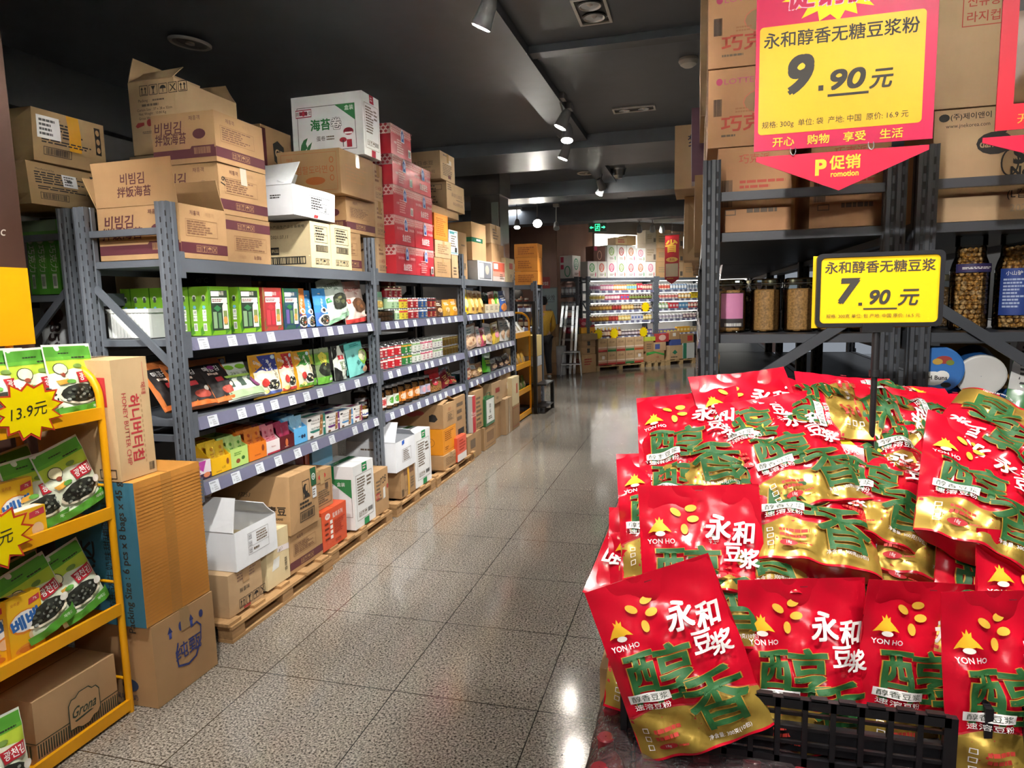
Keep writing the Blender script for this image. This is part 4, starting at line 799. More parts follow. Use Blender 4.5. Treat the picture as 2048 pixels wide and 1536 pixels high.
carton(-2.24, y0, y1, zz1, z1, .5, KR2, [('r', .35, .5, .75, .72, 'ink:a8443a'), ('t', '大花生', .5, .25, .12, BK)], [], label='kraft carton with a red stamp, highest of the floor pile near the far end', tape='y'); 
carton(-2.26, y0 + .02, y1 - .02, .003, zz1 - .003, .44, KR, label='kraft carton hidden in shade beneath the red-stamped one')
y2, y3, _, z2 = px(-2.2, 1008, 1025, 800, None, 795)
carton(-2.2, y1 + .01, y2 + .35, .003, z2, .3, KR2, [('L', .45, .1, .55, .9, 8, RDK)], [], label='tall narrow kraft carton past the red-stamped one', tape='xx', tapek='film:b89868')
carton(-2.2, y2 + .37, 8.38, .003, .3, .4, KR3, [('o', .08, .1, .92, .92, .02, RDK)], label='flat kraft carton with a red outline at the far end of the floor row')
carton(-2.2, y2 + .37, 8.38, .303, .66, .4, CREAM, [('r', .55, .4, .75, .75, 'ink:c8604a')], [], label='cream carton with a red stamp at the far end of the floor row')
carton(-2.26, max(y1 + .02, y2 - .1), 8.2, min(z2, .66) + .005, .726, .4, KR2, [('r', .6, .3, .8, .6, 'ink:e4e2dc')], label='kraft carton with a white sticker below the far end of the lowest shelf')
# ------------------------------------------------------------------ cartons at the near end of the rack
chun_s = [('p', [(.2 + .02, .8), (.26, .88), (.3, .8), (.28, .8), (.28, .73), (.24, .73), (.24, .8)], 'ink:2c3a78'), ('e', .43, .81, .035, .06, 'ink:2c3a78'), ('p', [(.56, .8), (.6, .88), (.64, .8), (.62, .8), (.62, .73), (.58, .73), (.58, .8)], 'ink:2c3a78'), ('e', .77, .81, .035, .05, 'ink:2c3a78'),
    ('t', '纯甄', .52, .5, .22, 'ink:2c3a78', {'bold': .01}), ('p', [(.33, .33), (.31, .5), (.35, .63), (.37, .625), (.335, .5), (.35, .35), (.5, .3), (.62, .33), (.72, .5), (.74, .66), (.68, .73), (.58, .71), (.58, .725), (.69, .75), (.76, .67), (.74, .49), (.64, .31), (.5, .27)], 'ink:2c3a78')]
carton(-2.095, 2.093, 2.445, .002, .352, .4, KR, chun_s, [('e', .68, .25, .1, .08, 'ink:2c3a5a'), ('t', '风味酸奶', .62, .1, .08, 'ink:2c3a5a')], label='kraft yogurt carton with blue lettering on the floor beside the yellow stand', tape='x', tapek='film:a98a60')
OC = 'card:c98a3a'
pk_e = [('r', 0, 0, 1, 1, 'ink:2f6d86'), ('t', 'Packing Size : 6 pcs x 8 bags x 45 g', .84, .48, .075, BK, {'rot': 90, 'bold': .02}), ('t', '奇乐达牛奶味甜甜圈', .64, .42, .07, BK, {'rot': 90}), ('t', '(膨化食品)', .64, .74, .05, BK, {'rot': 90}), ('t', '奇乐达', .38, .35, .16, BK, {'rot': 90, 'bold': .02})]
m0 = carton(-2.1, 2.074, 2.44, .355, .95, .42, OC, [('r', .38, 0, .54, 1, 'ink:b67f38')] + [('r', 0, .03 + .025 * i, 1, .036 + .025 * i, 'ink:bf8236') for i in range(38)], pk_e, [('o', .55, .1, .72, .5, .01, BK), ('r', .3, .05, .32, .8, BK), ('r', .12, .05, .14, .9, BK)], label='tall orange corrugated carton with a blue printed end, on the yogurt carton')
hc = 'ink:b8323a'
carton(-2.15, 2.072, 2.25, .953, 1.43, .40, 'card:c4a87e', [('t', '허니버터칩', .52, .42, .125, hc, {'rot': -90, 'bold': .03}), ('t', 'HONEY BUTTER CHIP', .26, .42, .062, hc, {'rot': -90}), ('L', .7, .1, .74, .7, 14, 'ink:a88a60'), ('t', '해태', .82, .74, .06, hc, {'rot': -90}), ('r', .85, .78, .86, .96, hc), ('b', .78, .03, .94, .1, BK)], [('r', .78, .62, .92, .86, hc), ('t', '726', .85, .72, .06, 'ink:d8c0a0', {'rot': -90}), ('o', .75, .02, .95, .1, .008, BK)], label='kraft honey butter chip carton with red lettering turned sideways', tape='y')
# ------------------------------------------------------------------ product builders
def bag_fn(w, h, t, seed=1, curl=0.0, seal=.88, gus=.7, wr=1.0, zc=False):
    rn = random.Random(seed); ph = [rn.uniform(0, 6.28) for _ in range(6)]; z0 = -h / 2 if zc else 0.0; tw = rn.uniform(-1, 1)
    def T(u, v):
        e = np.clip(1 - np.abs(2 * u - 1) ** 3.2, 0, 1) ** .8
        g = np.where(v < .3, gus + (1 - gus) * np.sin(np.clip(v / .3, 0, 1) * math.pi / 2), np.cos(np.clip((v - .3) / (seal - .3), 0, 1) * math.pi / 2) ** 1.4)
        return t / 2 * e * g, e * g
    def make(sg):
        def fn(u, v, off):
            u = np.asarray(u, float); v = np.asarray(v, float); th, s = T(u, v)
            wv = wr * (.0035 * np.sin(u * 9 + v * 7 + ph[0]) * np.sin(v * 11 + ph[1]) + .0022 * np.sin(u * 21 - v * 13 + ph[2]) + .0015 * np.sin(v * 33 + u * 17 + ph[3])) * (h / .28) * np.clip(.35 + s, 0, 1)
            mid = -curl * h * v * v + .012 * h * tw * np.sin(u * 5 + ph[4]) * v + .01 * h * np.sin(v * 4 + ph[5])
            x = (u - .5) * w * (1 - .07 * s); z = z0 + v * h * (1 - .015 * s)
            y = -sg * (th + wv * (1 if sg > 0 else .6)) + mid
            return np.stack([x, y - sg * off, z], 1)
        return fn
    return make(1), make(-1)
def pouch_mesh(name, w, h, t, base, els, seed=1, N=(12, 14), L=None, curl=0., back=None, seal=.88, gus=.7, wr=1., zc=False, back_els=None):
    m = MB(); fr, bk = bag_fn(w, h, t, seed, curl, seal, gus, wr, zc); nu, nv = N
    uu, vv = np.meshgrid(np.linspace(0, 1, nu + 1), np.linspace(0, 1, nv + 1)); q = nu + 1
    Fc = [(j * q + i, j * q + i + 1, (j + 1) * q + i + 1, (j + 1) * q + i) for j in range(nv) for i in range(nu)]
    P = fr(uu.ravel(), vv.ravel(), 0); B = bk(uu.ravel(), vv.ravel(), 0)
    m.add(P, Fc, base, True); m.add(B, [f[::-1] for f in Fc], back or base, True)
    m.add(np.concatenate([P[:q], B[:q]]), [(i + 1, i, q + i, q + i + 1) for i in range(nu)], back or base, True)
    for col in (0, nu):   # side seals
        a = P[col::q]; b = B[col::q]; n = len(a); f = [(i, i + 1, n + i + 1, n + i) for i in range(n - 1)]
        m.add(np.concatenate([a, b]), f if col else [z[::-1] for z in f], base, True)
    m.add(np.concatenate([P[-q:], B[-q:]]), [(i, i + 1, q + i + 1, q + i) for i in range(nu)], base, True)
    m.face_art((0, 0, 0), (1, 0, 0), (0, 1, 0), w, h, els, seed, .0011 * max(.7, h / .25), L=L or min(w, h) / 10, fn=fr)
    if back_els: m.face_art((0, 0, 0), (1, 0, 0), (0, 1, 0), w, h, back_els, seed, .0005, L=L or min(w, h) / 5, fn=lambda u, v, o: bk(1 - np.asarray(u), v, o))
    return m.mesh(name)
def put(me, loc, rz=90, tilt=0, label='', cat='bag', group=None, name=None, yaw=0, roll=0):
    o = bpy.data.objects.new(name or me.name, me); COL.objects.link(o); o.location = [float(loc[0]), float(loc[1]), float(loc[2]) + .03 * math.sin(RAD(abs(tilt))) + .05 * abs(math.sin(RAD(roll)))]
    o.rotation_euler = (RAD(-tilt), RAD(roll), RAD(rz + yaw)); return tag(o, label, cat, group)
def gbox_mesh(name, w, d, h, k, front=(), end=(), top=(), other=()):
    m = MB(); m.box((-w / 2, -d / 2, 0), (w / 2, d / 2, h), k)
    if front: m.face_art((-w / 2, -d / 2, 0), (1, 0, 0), (0, 0, 1), w, h, front, 3, .0004)
    if end: m.face_art((-w / 2, d / 2, 0), (0, -1, 0), (0, 0, 1), d, h, end, 4, .0004)
    if other: m.face_art((w / 2, -d / 2, 0), (0, 1, 0), (0, 0, 1), d, h, other, 4, .0004)
    if top: m.face_art((-w / 2, -d / 2, h), (1, 0, 0), (0, 1, 0), w, d, top, 5, .0004)
    return m.mesh(name)
def cyl_fn(r, h, z0, arc=2.6):
    def fn(u, v, off):
        a = (np.asarray(u) - .5) * arc; return np.stack([(r + off) * np.sin(a), -(r + off) * np.cos(a), z0 + np.asarray(v) * h], 1)
    return fn
def can_protos(name, r, h, k, els, lid='metal:c9ccce', n=20):
    m = MB(); m.lathe([(r * .001, .0005), (r * .93, .0005), (r * .99, .004), (r, .007), (r, h - .006), (r * .985, h - .003), (r * .93, h - .002)], k, n, keys=['metal:c9ccce', 'metal:c9ccce', 'metal:c9ccce', k, 'metal:c9ccce', 'metal:c9ccce'])
    m.face_art((0, 0, 0), (1, 0, 0), (0, 0, 1), r * 2.6, h * .84, els, 2, .0004, L=r * .5, fn=cyl_fn(r, h * .84, h * .08))
    a = m.mesh(name); m = MB(); m.lathe([(r * .985, h - .003), (r * .97, h + .001), (r * .9, h + .001), (r * .88, h - .0015), (r * .001, h - .001)], lid, n); return a, m.mesh('lid')
def thing2(name, me, kids, loc, rz=90, label='', cat='', group=None):
    o = bpy.data.objects.new(name, me); COL.objects.link(o); o.location = [float(a) for a in loc]; o.rotation_euler = (0, 0, RAD(rz)); tag(o, label, cat, group)
    for nm, km in kids:
        c = bpy.data.objects.new(nm, km); COL.objects.link(c); c.parent = o
    return o
def jar_protos(r, h, content, label_k=None, label_els=(), lidk='plast:e6e6e2', fill=.82, neck=.8, n=20):
    g = MB(); g.lathe([(r * .001, .001), (r * .9, .001), (r, .008), (r, h * .74), (r * .97, h * .8), (r * neck, h * .88), (r * neck, h * .9)], 'glass:f4f8f8', n)
    c = MB(); c.lathe([(r * .001, .003), (r * .9, .003), (r * .95, .01), (r * .95, h * .72 * fill / .82), (r * .6, h * .76 * fill / .82), (r * .001, h * .78 * fill / .82)], content, n)
    l = MB(); l.lathe([(r * neck * 1.06, h * .88), (r * neck * 1.08, h * .9), (r * neck * 1.08, h * .985), (r * neck, h), (r * .001, h)], lidk, n)
    out = [('contents', c.mesh('contents')), ('lid', l.mesh('lid'))]
    if label_k:
        b = MB(); m_ = cyl_fn(r, h * .42, h * .16, 3.4)
        b.face_art((0, 0, 0), (1, 0, 0), (0, 0, 1), r * 3.4, h * .42, [('r', 0, 0, 1, 1, label_k)] + list(label_els), 2, .0008, L=r * .5, fn=m_); out.append(('label', b.mesh('label')))
    return g.mesh('jar'), out
XF = -2.30
S1, S2, S3 = 1.482, 1.108, .792
def rng(xl, xr, py, X=XF):
    a = onX(xl, py, X)[1]; b = onX(xr, py, X)[1]; return a, b, (a + b) / 2, b - a
def hgt(x, py, z, X=XF): return float(onX(x, py, X)[2] - z)
W_ = 'ink:f2f2ee'; DK = 'ink:1d1f1c'
# ------------------------------------------------------------------ bay one, upper shelf
gf = [('p', [(.05, 0), (.2, .1), (.1, .3), (.25, .5), (.0, .2)], 'ink:3f7a1c'), ('p', [(.7, 0), (1, .1), (.9, .3), (1, .5), (.8, .3)], 'ink:3f7a1c'), ('p', [(0, .6), (.12, .8), (.05, 1), (0, 1)], 'ink:4f8a22'),
      ('r', .1, .1, .9, .92, 'ink:26382a'), ('r', .12, .8, .5, .9, W_), ('t', '海苔', .6, .86, .09, 'ink:e8e2d8'), ('r', .13, .66, .88, .77, 'ink:d9e4da'), ('L', .16, .68, .85, .75, 2, 'ink:8a3a44'), ('p', [(.2, .55), (.38, .62), (.58, .55), (.4, .48)], 'ink:2f7a44'), ('r', .16, .14, .34, .48, 'ink:86a87c'), ('r', .4, .14, .56, .46, 'ink:5f8a60'), ('p', [(.62, .12), (.88, .12), (.88, .62), (.75, .72), (.62, .6)], 'ink:eae6da'), ('r', .66, .2, .84, .5, 'ink:7d9050'), ('e', .74, .3, .1, .08, 'ink:e09a50')]
ge = [('e', .5, .78, .2, .05, W_), ('r', .36, .7, .64, .8, 'ink:3a4a3a'), ('s', .5, .58, .045, .03, 8, 'ink:6ab0d8'), ('r', .3, .42, .7, .53, W_), ('t', '烤', .5, .475, .07, 'ink:2a4a2a'), ('r', .3, .3, .7, .41, W_), ('t', '海苔', .5, .355, .05, 'ink:2a4a2a'), ('r', .32, .1, .68, .25, W_), ('b', .36, .12, .64, .23, DK), ('p', [(0, 0), (.4, .05), (.2, .2), (0, .12)], 'ink:3f7a1c')]
x0, x1, xm, w1 = rng(419.5, 461, 630); hb = hgt(440, 573, S1)
gme = gbox_mesh('snack_box', w1, .055, hb, 'gloss:74ac2a', gf, ge)
for i in range(9):
    put(gme, (XF - .0275 - .0585 * i, xm + (.002 if i % 2 else -.002), S1), label='green roasted seaweed box, ' + ORD[i] + ' of nine standing one behind another from the shelf edge inward', cat='box', group='green seaweed boxes on the upper shelf')
a, b, y, w = rng(480, 522, 630)
put(gbox_mesh('snack_box', w, .055, hb, 'gloss:84b82e', gf, [('s', .5, .58, .05, .03, 8, 'ink:e8a82a')] + ge), (XF - .03, y, S1), label='green roasted seaweed box with an orange starburst, next to the red one', cat='box', group='green seaweed boxes on the upper shelf')
def recol(els, d): return [tuple(d.get(q, q) if isinstance(q, str) else q for q in e) for e in els]
a, b, y, w = rng(528, 566, 630)
put(gbox_mesh('snack_box', w, .055, hb, 'gloss:b2453c', recol(gf, {'ink:26382a': 'ink:a83038', 'ink:86a87c': 'ink:d04048', 'ink:5f8a60': 'ink:c83040', 'ink:2f7a44': 'ink:b83a40', 'ink:3f7a1c': 'ink:7a5a34', 'ink:4f8a22': 'ink:8a6a40'}), ge), (XF - .03, y, S1), label='red seaweed roll box between green and teal boxes', cat='box')
a, b, y, w = rng(568, 600, 630)
put(gbox_mesh('snack_box', w, .055, hb - .003, 'gloss:2d5a4c', recol(gf, {'ink:26382a': 'ink:2a4a60', 'ink:86a87c': 'ink:6a5a9a', 'ink:3f7a1c': 'ink:2a3a6a'}), ge), (XF - .03, y, S1), label='teal and navy seaweed roll box beside the orange pouch', cat='box')
op = [('r', 0, .55, 1, 1, 'ink:d8803a'), ('e', .5, .86, .12, .015, 'ink:f0d8c0'), ('t', '쌀과자', .5, .62, .1, W_, {'rot': 60}), ('e', .5, .42, .28, .08, W_), ('e', .5, .42, .14, .05, 'ink:d88a40'), ('r', 0, 0, .35, .36, 'ink:5a4a7a'), ('e', .55, .16, .5, .16, 'ink:e4e0d8'), ('e', .55, .16, .4, .13, 'ink:2a2a22'), ('e', .45, .18, .1, .03, 'ink:8a7a3a'), ('e', .65, .13, .1, .03, 'ink:c0603a')]
a, b, y, w = rng(600, 621, 640); h = hgt(610, 577, S1)
put(pouch_mesh('snack_pouch', w * 1.02, h, .05, 'film:d8803a', op, 3), (XF - .03, y, S1), tilt=3, label='orange rice snack pouch next to the teal box', cat='pouch')
bp_ = recol(op, {'ink:d8803a': 'ink:3f8cc8', 'ink:5a4a7a': 'ink:3a6ab0', 'ink:d88a40': 'ink:3a2a2a'})
for i, (l, r, t) in enumerate(((621, 640, 581), (639, 663, 577))):
    a, b, y, w = rng(l, r, 640); put(pouch_mesh('snack_pouch', w * 1.05, hgt(l + 8, t, S1), .05, 'film:3f8cc8', bp_, 5 + i), (XF - .045 + .02 * i, y, S1), tilt=4, yaw=8 - 8 * i, label='blue rice snack pouch ' + ('beside the orange one' if i == 0 else 'beside the large pale green bag'), cat='pouch', group='blue rice snack pouches')
sw = [('r', 0, .86, 1, 1, 'ink:c2d4c4'), ('t', '재래김자반', .45, .8, .11, 'ink:1f5a34', {'rot': 0, 'w': .8}), ('r', .1, .48, .26, .58, 'ink:3a9a5a'), ('t', '한끼', .18, .53, .06, W_), ('t', '350g', .65, .7, .07, 'ink:1f5a34'), ('e', .6, .42, .34, .18, 'ink:2a2f24'), ('e', .5, .45, .1, .05, 'ink:4a5238'), ('e', .7, .38, .1, .05, 'ink:50583a'), ('e', .62, .5, .06, .03, 'ink:6a6a44'), ('r', 0, 0, 1, .1, 'ink:9ac8a4'), ('r', .55, .12, .9, .17, 'ink:b8d8c0')]
a, b, y, w = rng(664, 706, 620); h = hgt(675, 563, S1)
put(pouch_mesh('seaweed_bag', w * 1.1, h * 1.02, .07, 'film:d3e2d6', sw, 9, wr=1.8), (XF - .04, y, S1 + .02), tilt=5, roll=-13, label='large pale green seaweed flake bag leaning on the pink ones', cat='bag')
pk = recol(sw, {'ink:1f5a34': 'ink:a83a34', 'ink:3a9a5a': 'ink:c84a40', 'ink:9ac8a4': 'ink:c83a34', 'ink:c2d4c4': 'ink:e2b0a0', 'ink:2a2f24': 'ink:5a3c26', 'ink:4a5238': 'ink:7a5230', 'ink:50583a': 'ink:8a5a34', 'ink:6a6a44': 'ink:6a4428', 'ink:b8d8c0': 'ink:e8c0b4'})
a, b, y, w = rng(680, 722, 620); put(pouch_mesh('seaweed_bag', w, h, .06, 'film:e4c4b8', pk, 10), (XF - .15, y, S1), tilt=5, label='pink seaweed flake bag standing behind its twin by the second post', cat='bag', group='pink seaweed flake bags')
a, b, y, w = rng(703, 743, 620); put(pouch_mesh('seaweed_bag', w, hgt(715, 563, S1), .07, 'film:ecd4c8', pk, 11, wr=1.6), (XF - .05, y, S1), tilt=6, roll=-3, label='pink seaweed flake bag in front beside the second post', cat='bag', group='pink seaweed flake bags')
# near end of the upper shelf, seen through the end frame
m = MB(); m.box((-.12, -.1, 0), (.12, .1, .13), 'plast:d4d8d6'); m.box((-.125, -.105, .12), (.125, .105, .14), 'plast:c4c8c6')
for i in range(12): m.box((-.118 + .02 * i, -.103, .005), (-.11 + .02 * i, -.1, .118), 'plast:e2e6e4')
tag(m.build('storage_tub', None, (-2.61, 2.74, S1)), 'white ribbed plastic tub at the near end of the upper shelf', 'tub')
# ------------------------------------------------------------------ bay one, middle shelf
bo = [('r', .08, .1, .92, .86, 'ink:1f1a1a'), ('t', '매콤김', .5, .74, .14, W_), ('L', .25, .56, .75, .66, 1, 'ink:d8c0b0'), ('r', .4, .42, .62, .52, 'ink:c03a40'), ('e', .62, .22, .26, .09, 'ink:9a3a2a'), ('e', .78, .32, .07, .05, 'ink:d8d0c4'), ('r', 0, 0, 1, .08, 'ink:c86424')]
bom = pouch_mesh('seaweed_pack', .2, .27, .05, 'film:b86a38', bo, 4, seal=.93)
for i, (yy, xx, ti) in enumerate(((2.76, -2.38, 38), (2.93, -2.36, 36), (2.68, -2.44, 34), (2.85, -2.54, 36), (3.0, -2.52, 36))):
    put(bom, (xx + .05, yy, S2 + .012), tilt=ti, yaw=-12 + 7 * i, label='black and orange seaweed pack slumped at the near middle shelf end, ' + ORD[i] + ' one back', cat='packet', group='black and orange seaweed packs')
gw = []
for i in range(3):
    q = .08 + .3 * i; gw += [('e', q + .14, .86, .13, .07, 'ink:8ac83a'), ('t', '구운김', q + .14, .66, .11, 'ink:3a6a2a'), ('r', q + .05, .3, q + .2, .5, 'ink:2c4436'), ('p', [(q + .05, .5), (q + .12, .56), (q + .26, .54), (q + .2, .5)], 'ink:4a6a56')]
gw += [('r', .02, .55, .98, .62, 'ink:b6e06a'), ('r', .05, .02, .98, .2, 'ink:9ab08a'), ('e', .86, .36, .13, .14, 'ink:6a2a5a'), ('e', .1, .93, .08, .06, 'ink:7a2a6a')]
a, b, y, w = rng(424, 512, 800)
put(pouch_mesh('seaweed_pack', .31, .23, .05, 'film:e4ece0', gw, 6, seal=.95), (XF - .0, 3.07, S2 + .01), tilt=36, label='white and green three-piece seaweed pack lying tilted at the shelf edge', cat='packet')
put(pouch_mesh('seaweed_pack', .31, .23, .05, 'film:5a7a52', gw, 7, seal=.95), (XF - .2, 3.05, S2 + .01), tilt=62, label='green seaweed pack lying flat behind the white and green one', cat='packet')
def yb(c1, c2, c3):
    return [('r', .06, .06, .94, .96, 'ink:e8dcc0'), ('r', .06, .6, .94, .96, c1), ('p', [(.06, .96), (.3, .96), (.42, .75), (.06, .6)], 'ink:d8962a'), ('t', '김자반', .25, .8, .09, c2, {'rot': -20, 'bold': .02}), ('t', '주먹밥', .66, .7, .12, W_, {'rot': -75, 'bold': .03}), ('t', '맛있는', .78, .5, .1, DK, {'rot': -80}), ('e', .3, .52, .2, .12, 'ink:ecd8c8'), ('e', .84, .9, .08, .05, 'ink:c8e0ea'), ('e', .62, .26, .28, .16, 'ink:e8e4d8'), ('e', .62, .27, .24, .12, 'ink:22241e'), ('e', .55, .3, .06, .03, 'ink:e0dcc0'), ('e', .7, .25, .05, .03, 'ink:d8c890'), ('r', .06, .06, .94, .13, c3), ('e', .25, .13, .14, .05, 'ink:f0e08a'), ('e', .3, .35, .12, .1, 'ink:c83a34')]
YB = 'film:d8a22a'
for nm, l, r, t, dx, c1, c3, lab in (('b', 459, 508, 716, .12, 'ink:3a3a78', 'ink:4a5a9a', 'yellow and navy seaweed rice pouch standing back behind the three-piece pack'), ('f', 516, 571, 708, 0, 'ink:34408a', 'ink:5a6aa8', 'yellow and navy seaweed rice pouch in front, widest on the middle shelf'), ('r', 569, 601, 704, 0, 'ink:b82a2c', 'ink:c84034', 'yellow and red seaweed rice pouch on the middle shelf'), ('g', 602, 636, 701, 0, 'ink:3f8a34', 'ink:6aa83a', 'yellow and green seaweed rice pouch on the middle shelf')):
    a, b, y, w = rng(l, r, 760); put(pouch_mesh('seaweed_pouch', w * 1.02, hgt((l + r) / 2, t, S2), .06, YB, yb(c1, W_, c3), hash(l) % 50), (XF - .035 - dx, y, S2), tilt=5, label=lab, cat='pouch', group='yellow seaweed rice pouches' if nm in 'bf' else None)
gcl = [('r', 0, .88, 1, 1, 'ink:8a9a7a'), ('r', 0, .55, 1, .85, 'ink:6a9a3a'), ('p', [(.2, .8), (.5, .9), (.8, .78), (.6, .5), (.3, .52)], 'ink:c8c04a'), ('e', .5, .4, .42, .2, 'ink:20241c'), ('e', .4, .44, .1, .05, 'ink:4a5440'), ('e', .6, .36, .1, .05, 'ink:3a4430'), ('r', 0, 0, 1, .2, 'ink:6ab03a'), ('r', .7, .06, .85, .14, W_)]
for i, (l, r, t, dx) in enumerate(((631, 650, 700, .03), (646, 672, 697, 0))):
    a, b, y, w = rng(l, r, 740); put(pouch_mesh('seaweed_bag', w * 1.08, hgt(l + 8, t, S2), .05, 'film:7f9468', gcl, 20 + i), (XF - .04 - dx, y, S2), tilt=4, label='clear green-tinted seaweed flake bag, ' + ('half hidden beside the yellow and green pouch' if i == 0 else 'beside the black and white bags'), cat='bag', group='clear green seaweed flake bags')
bw = [('p', [(0, 1), (.4, 1), (.3, .75), (0, .6)], DK), ('p', [(.6, 1), (1, 1), (1, .7), (.75, .8)], DK), ('r', .3, .6, .75, .72, 'ink:b82a34'), ('t', '김', .52, .66, .1, W_), ('t', '자반', .7, .42, .16, DK, {'rot': -80}), ('p', [(0, 0), (.5, 0), (.3, .25), (0, .4)], DK), ('L', .35, .3, .6, .55, 5, 'ink:5a7a3a'), ('p', [(.7, .1), (1, .05), (1, .3), (.8, .25)], DK)]
for i, (l, r, t, dx) in enumerate(((667, 682, 694, .05), (680, 702, 692, 0))):
    a, b, y, w = rng(l, r, 735); put(pouch_mesh('seaweed_bag', w * 1.08, hgt(l + 8, t, S2), .045, 'film:d4dccf', bw, 24 + i, wr=1.8), (XF - .04 - dx, y, S2), tilt=3, label='black and white seaweed bag, ' + ('set slightly back' if i == 0 else 'next to the aqua pouches'), cat='bag', group='black and white seaweed bags')
aq = [('r', 0, .82, 1, 1, 'ink:58b8b0'), ('t', 'koli', .3, .62, .13, DK, {'shear': .15}), ('e', .88, .5, .3, .24, 'ink:8ac04a'), ('e', .84, .54, .26, .16, 'ink:e2dcb8'), ('p', [(.35, .4), (.5, .46), (.6, .36), (.45, .3)], 'ink:3a7a78'), ('e', .6, .2, .06, .05, 'ink:1f6a88'), ('e', .85, .12, .2, .1, 'ink:c89a7a'), ('L', .3, .86, .8, .96, 2, 'ink:2a7a76')]
for i, (l, r, t, dx) in enumerate(((700, 730, 690, .04), (712, 745, 686, 0))):
    a, b, y, w = rng(l, r, 730); put(pouch_mesh('snack_pouch', w, hgt(722, t, S2), .05, 'film:7fd0c8', aq, 28 + i), (XF - .04 - dx, y - .02, S2), tilt=8, roll=-8 + 3 * i, label='aqua snack pouch lettered koli, ' + ('behind its twin' if i == 0 else 'in front by the second post'), cat='pouch', group='aqua snack pouches')
# ------------------------------------------------------------------ bay one, lowest shelf: display boxes of small pouches
def display(l, r, t, py, body, pouchk, els, label, plabel, n=2, pe=(), front=.5, group=None, dep=.2):
    a, b, y, w = rng(l, r, py); h = hgt((l + r) / 2, t, S3); e = empty('display_box', (XF - dep / 2, y, S3), RAD(90), label, 'display box')
    m = MB(); fh = h * front; q = .004; hw = w / 2
    m.box((-hw, -dep / 2, 0), (hw, dep / 2, q), body); m.box((-hw, -dep / 2, q), (hw, -dep / 2 + q, fh), body); m.box((-hw, dep / 2 - q, q), (hw, dep / 2, h), body)
    for sx in (-1, 1):
        x0, x1 = sorted((sx * hw, sx * (hw - q))); P = [(-dep / 2 + q, q), (dep / 2 - q, q), (dep / 2 - q, h), (0, h * .95), (-dep / 2 + q, fh)]
        m.add([(x, yy, z) for x in (x0, x1) for yy, z in P], [(0, 1, 2, 3, 4)[::-1], (5, 6, 7, 8, 9), (0, 1, 6, 5), (1, 2, 7, 6), (2, 3, 8, 7), (3, 4, 9, 8), (4, 0, 5, 9)], body)
    m.face_art((-hw, -dep / 2, 0), (1, 0, 0), (0, 0, 1), w, fh, els, 3, .0004); m.build('tray', e)
    pm = pouch_mesh('sachet', (w - .012) / n, h * .9, .028, pouchk, pe, 40 + int(l))
    for i in range(n):
        for k in range(3):
            o = put(pm, (XF - .022 - .05 * k, y + (i - (n - 1) / 2) * (w - .012) / n, S3 + .006), tilt=5, label=plabel + ', ' + ('front', 'middle', 'back')[k] + ' row, ' + ('nearer' if i == 0 else 'farther') + ' column', cat='pouch', group=group or plabel)
pe = lambda c: [('e', .5, .78, .16, .06, c), ('L', .25, .5, .75, .66, 2, c), ('e', .5, .3, .25, .1, c)]
display(423, 462, 880, 920, 'gloss:e8b41c', 'film:ecc63a', [('t', '나무', .6, .3, .2, 'ink:8a5a10'), ('e', .82, .6, .07, .2, 'ink:8a4a1c'), ('L', .2, .1, .6, .2, 1, 'ink:a8741a')], 'yellow display box of snack pouches on the lowest shelf', 'yellow snack pouch in the yellow display box', pe=pe('ink:c88a20'))
display(461, 496, 871, 905, 'gloss:b4d474', 'film:c0dc8a', [('e', .4, .3, .12, .12, 'ink:8a4a24'), ('e', .7, .4, .1, .1, 'ink:3a6a2a'), ('L', .2, .6, .8, .8, 2, 'ink:6a9a3a')], 'light green display box of snack pouches on the lowest shelf', 'light green snack pouch in the green display box', pe=pe('ink:5f9a3a'), front=.62)
display(497, 532, 852, 885, 'gloss:e07a24', 'film:e48a3a', [('e', .8, .6, .08, .2, 'ink:8a3a14'), ('L', .3, .2, .8, .35, 1, 'ink:b85a1a')], 'orange display box of snack pouches on the lowest shelf', 'orange snack pouch in the orange display box', pe=pe('ink:b8501c'))
display(533, 559, 848, 878, 'gloss:e6dcdc', 'film:e08a98', [('r', 0, 0, 1, .14, 'ink:a82a3a'), ('t', 'Mixnuts', .5, .55, .16, 'ink:a8404c')], 'white display box holding pink snack pouches on the lowest shelf', 'pink snack pouch in the white display box', pe=pe('ink:c04a60'), front=.45)
display(560, 588, 843, 872, 'gloss:5a1a20', 'film:a83a5a', [('e', .45, .45, .1, .3, 'ink:c86a3a'), ('L', .3, .1, .7, .2, 1, 'ink:c8a08a')], 'dark maroon display box holding wine-red pouches', 'wine-red snack pouch in the maroon display box', pe=[('e', .5, .3, .4, .12, 'ink:c88a5a')] , front=.5)
display(588, 614, 829, 860, 'gloss:5fb0e4', 'film:9ad0ee', [('e', .6, .4, .1, .12, 'ink:1f2a4a'), ('e', .78, .4, .07, .12, 'ink:1f2a4a'), ('L', .3, .4, .5, .5, 1, 'ink:1f3a6a')], 'sky-blue display box of snack pouches beside the nut bar boxes', 'sky-blue snack pouch in the blue display box', pe=[('e', .4, .5, .2, .1, W_), ('e', .6, .3, .14, .08, W_)], front=.55)
a, b, y, w = rng(399, 422, 935); put(gbox_mesh('snack_box', w, .2, hgt(410, 921, S3), 'gloss:e4d8e0', [('p', [(0, 1), (.6, 1), (.3, .4), (0, .6)], 'ink:b03a98'), ('r', 0, 0, 1, .3, 'ink:3a2a40'), ('e', .6, .2, .3, .14, 'ink:d8845a')], [('r', 0, 0, 1, 1, 'ink:a83a90')]), (XF - .1, y, S3), label='small white and magenta box at the near end of the lowest shelf', cat='box')
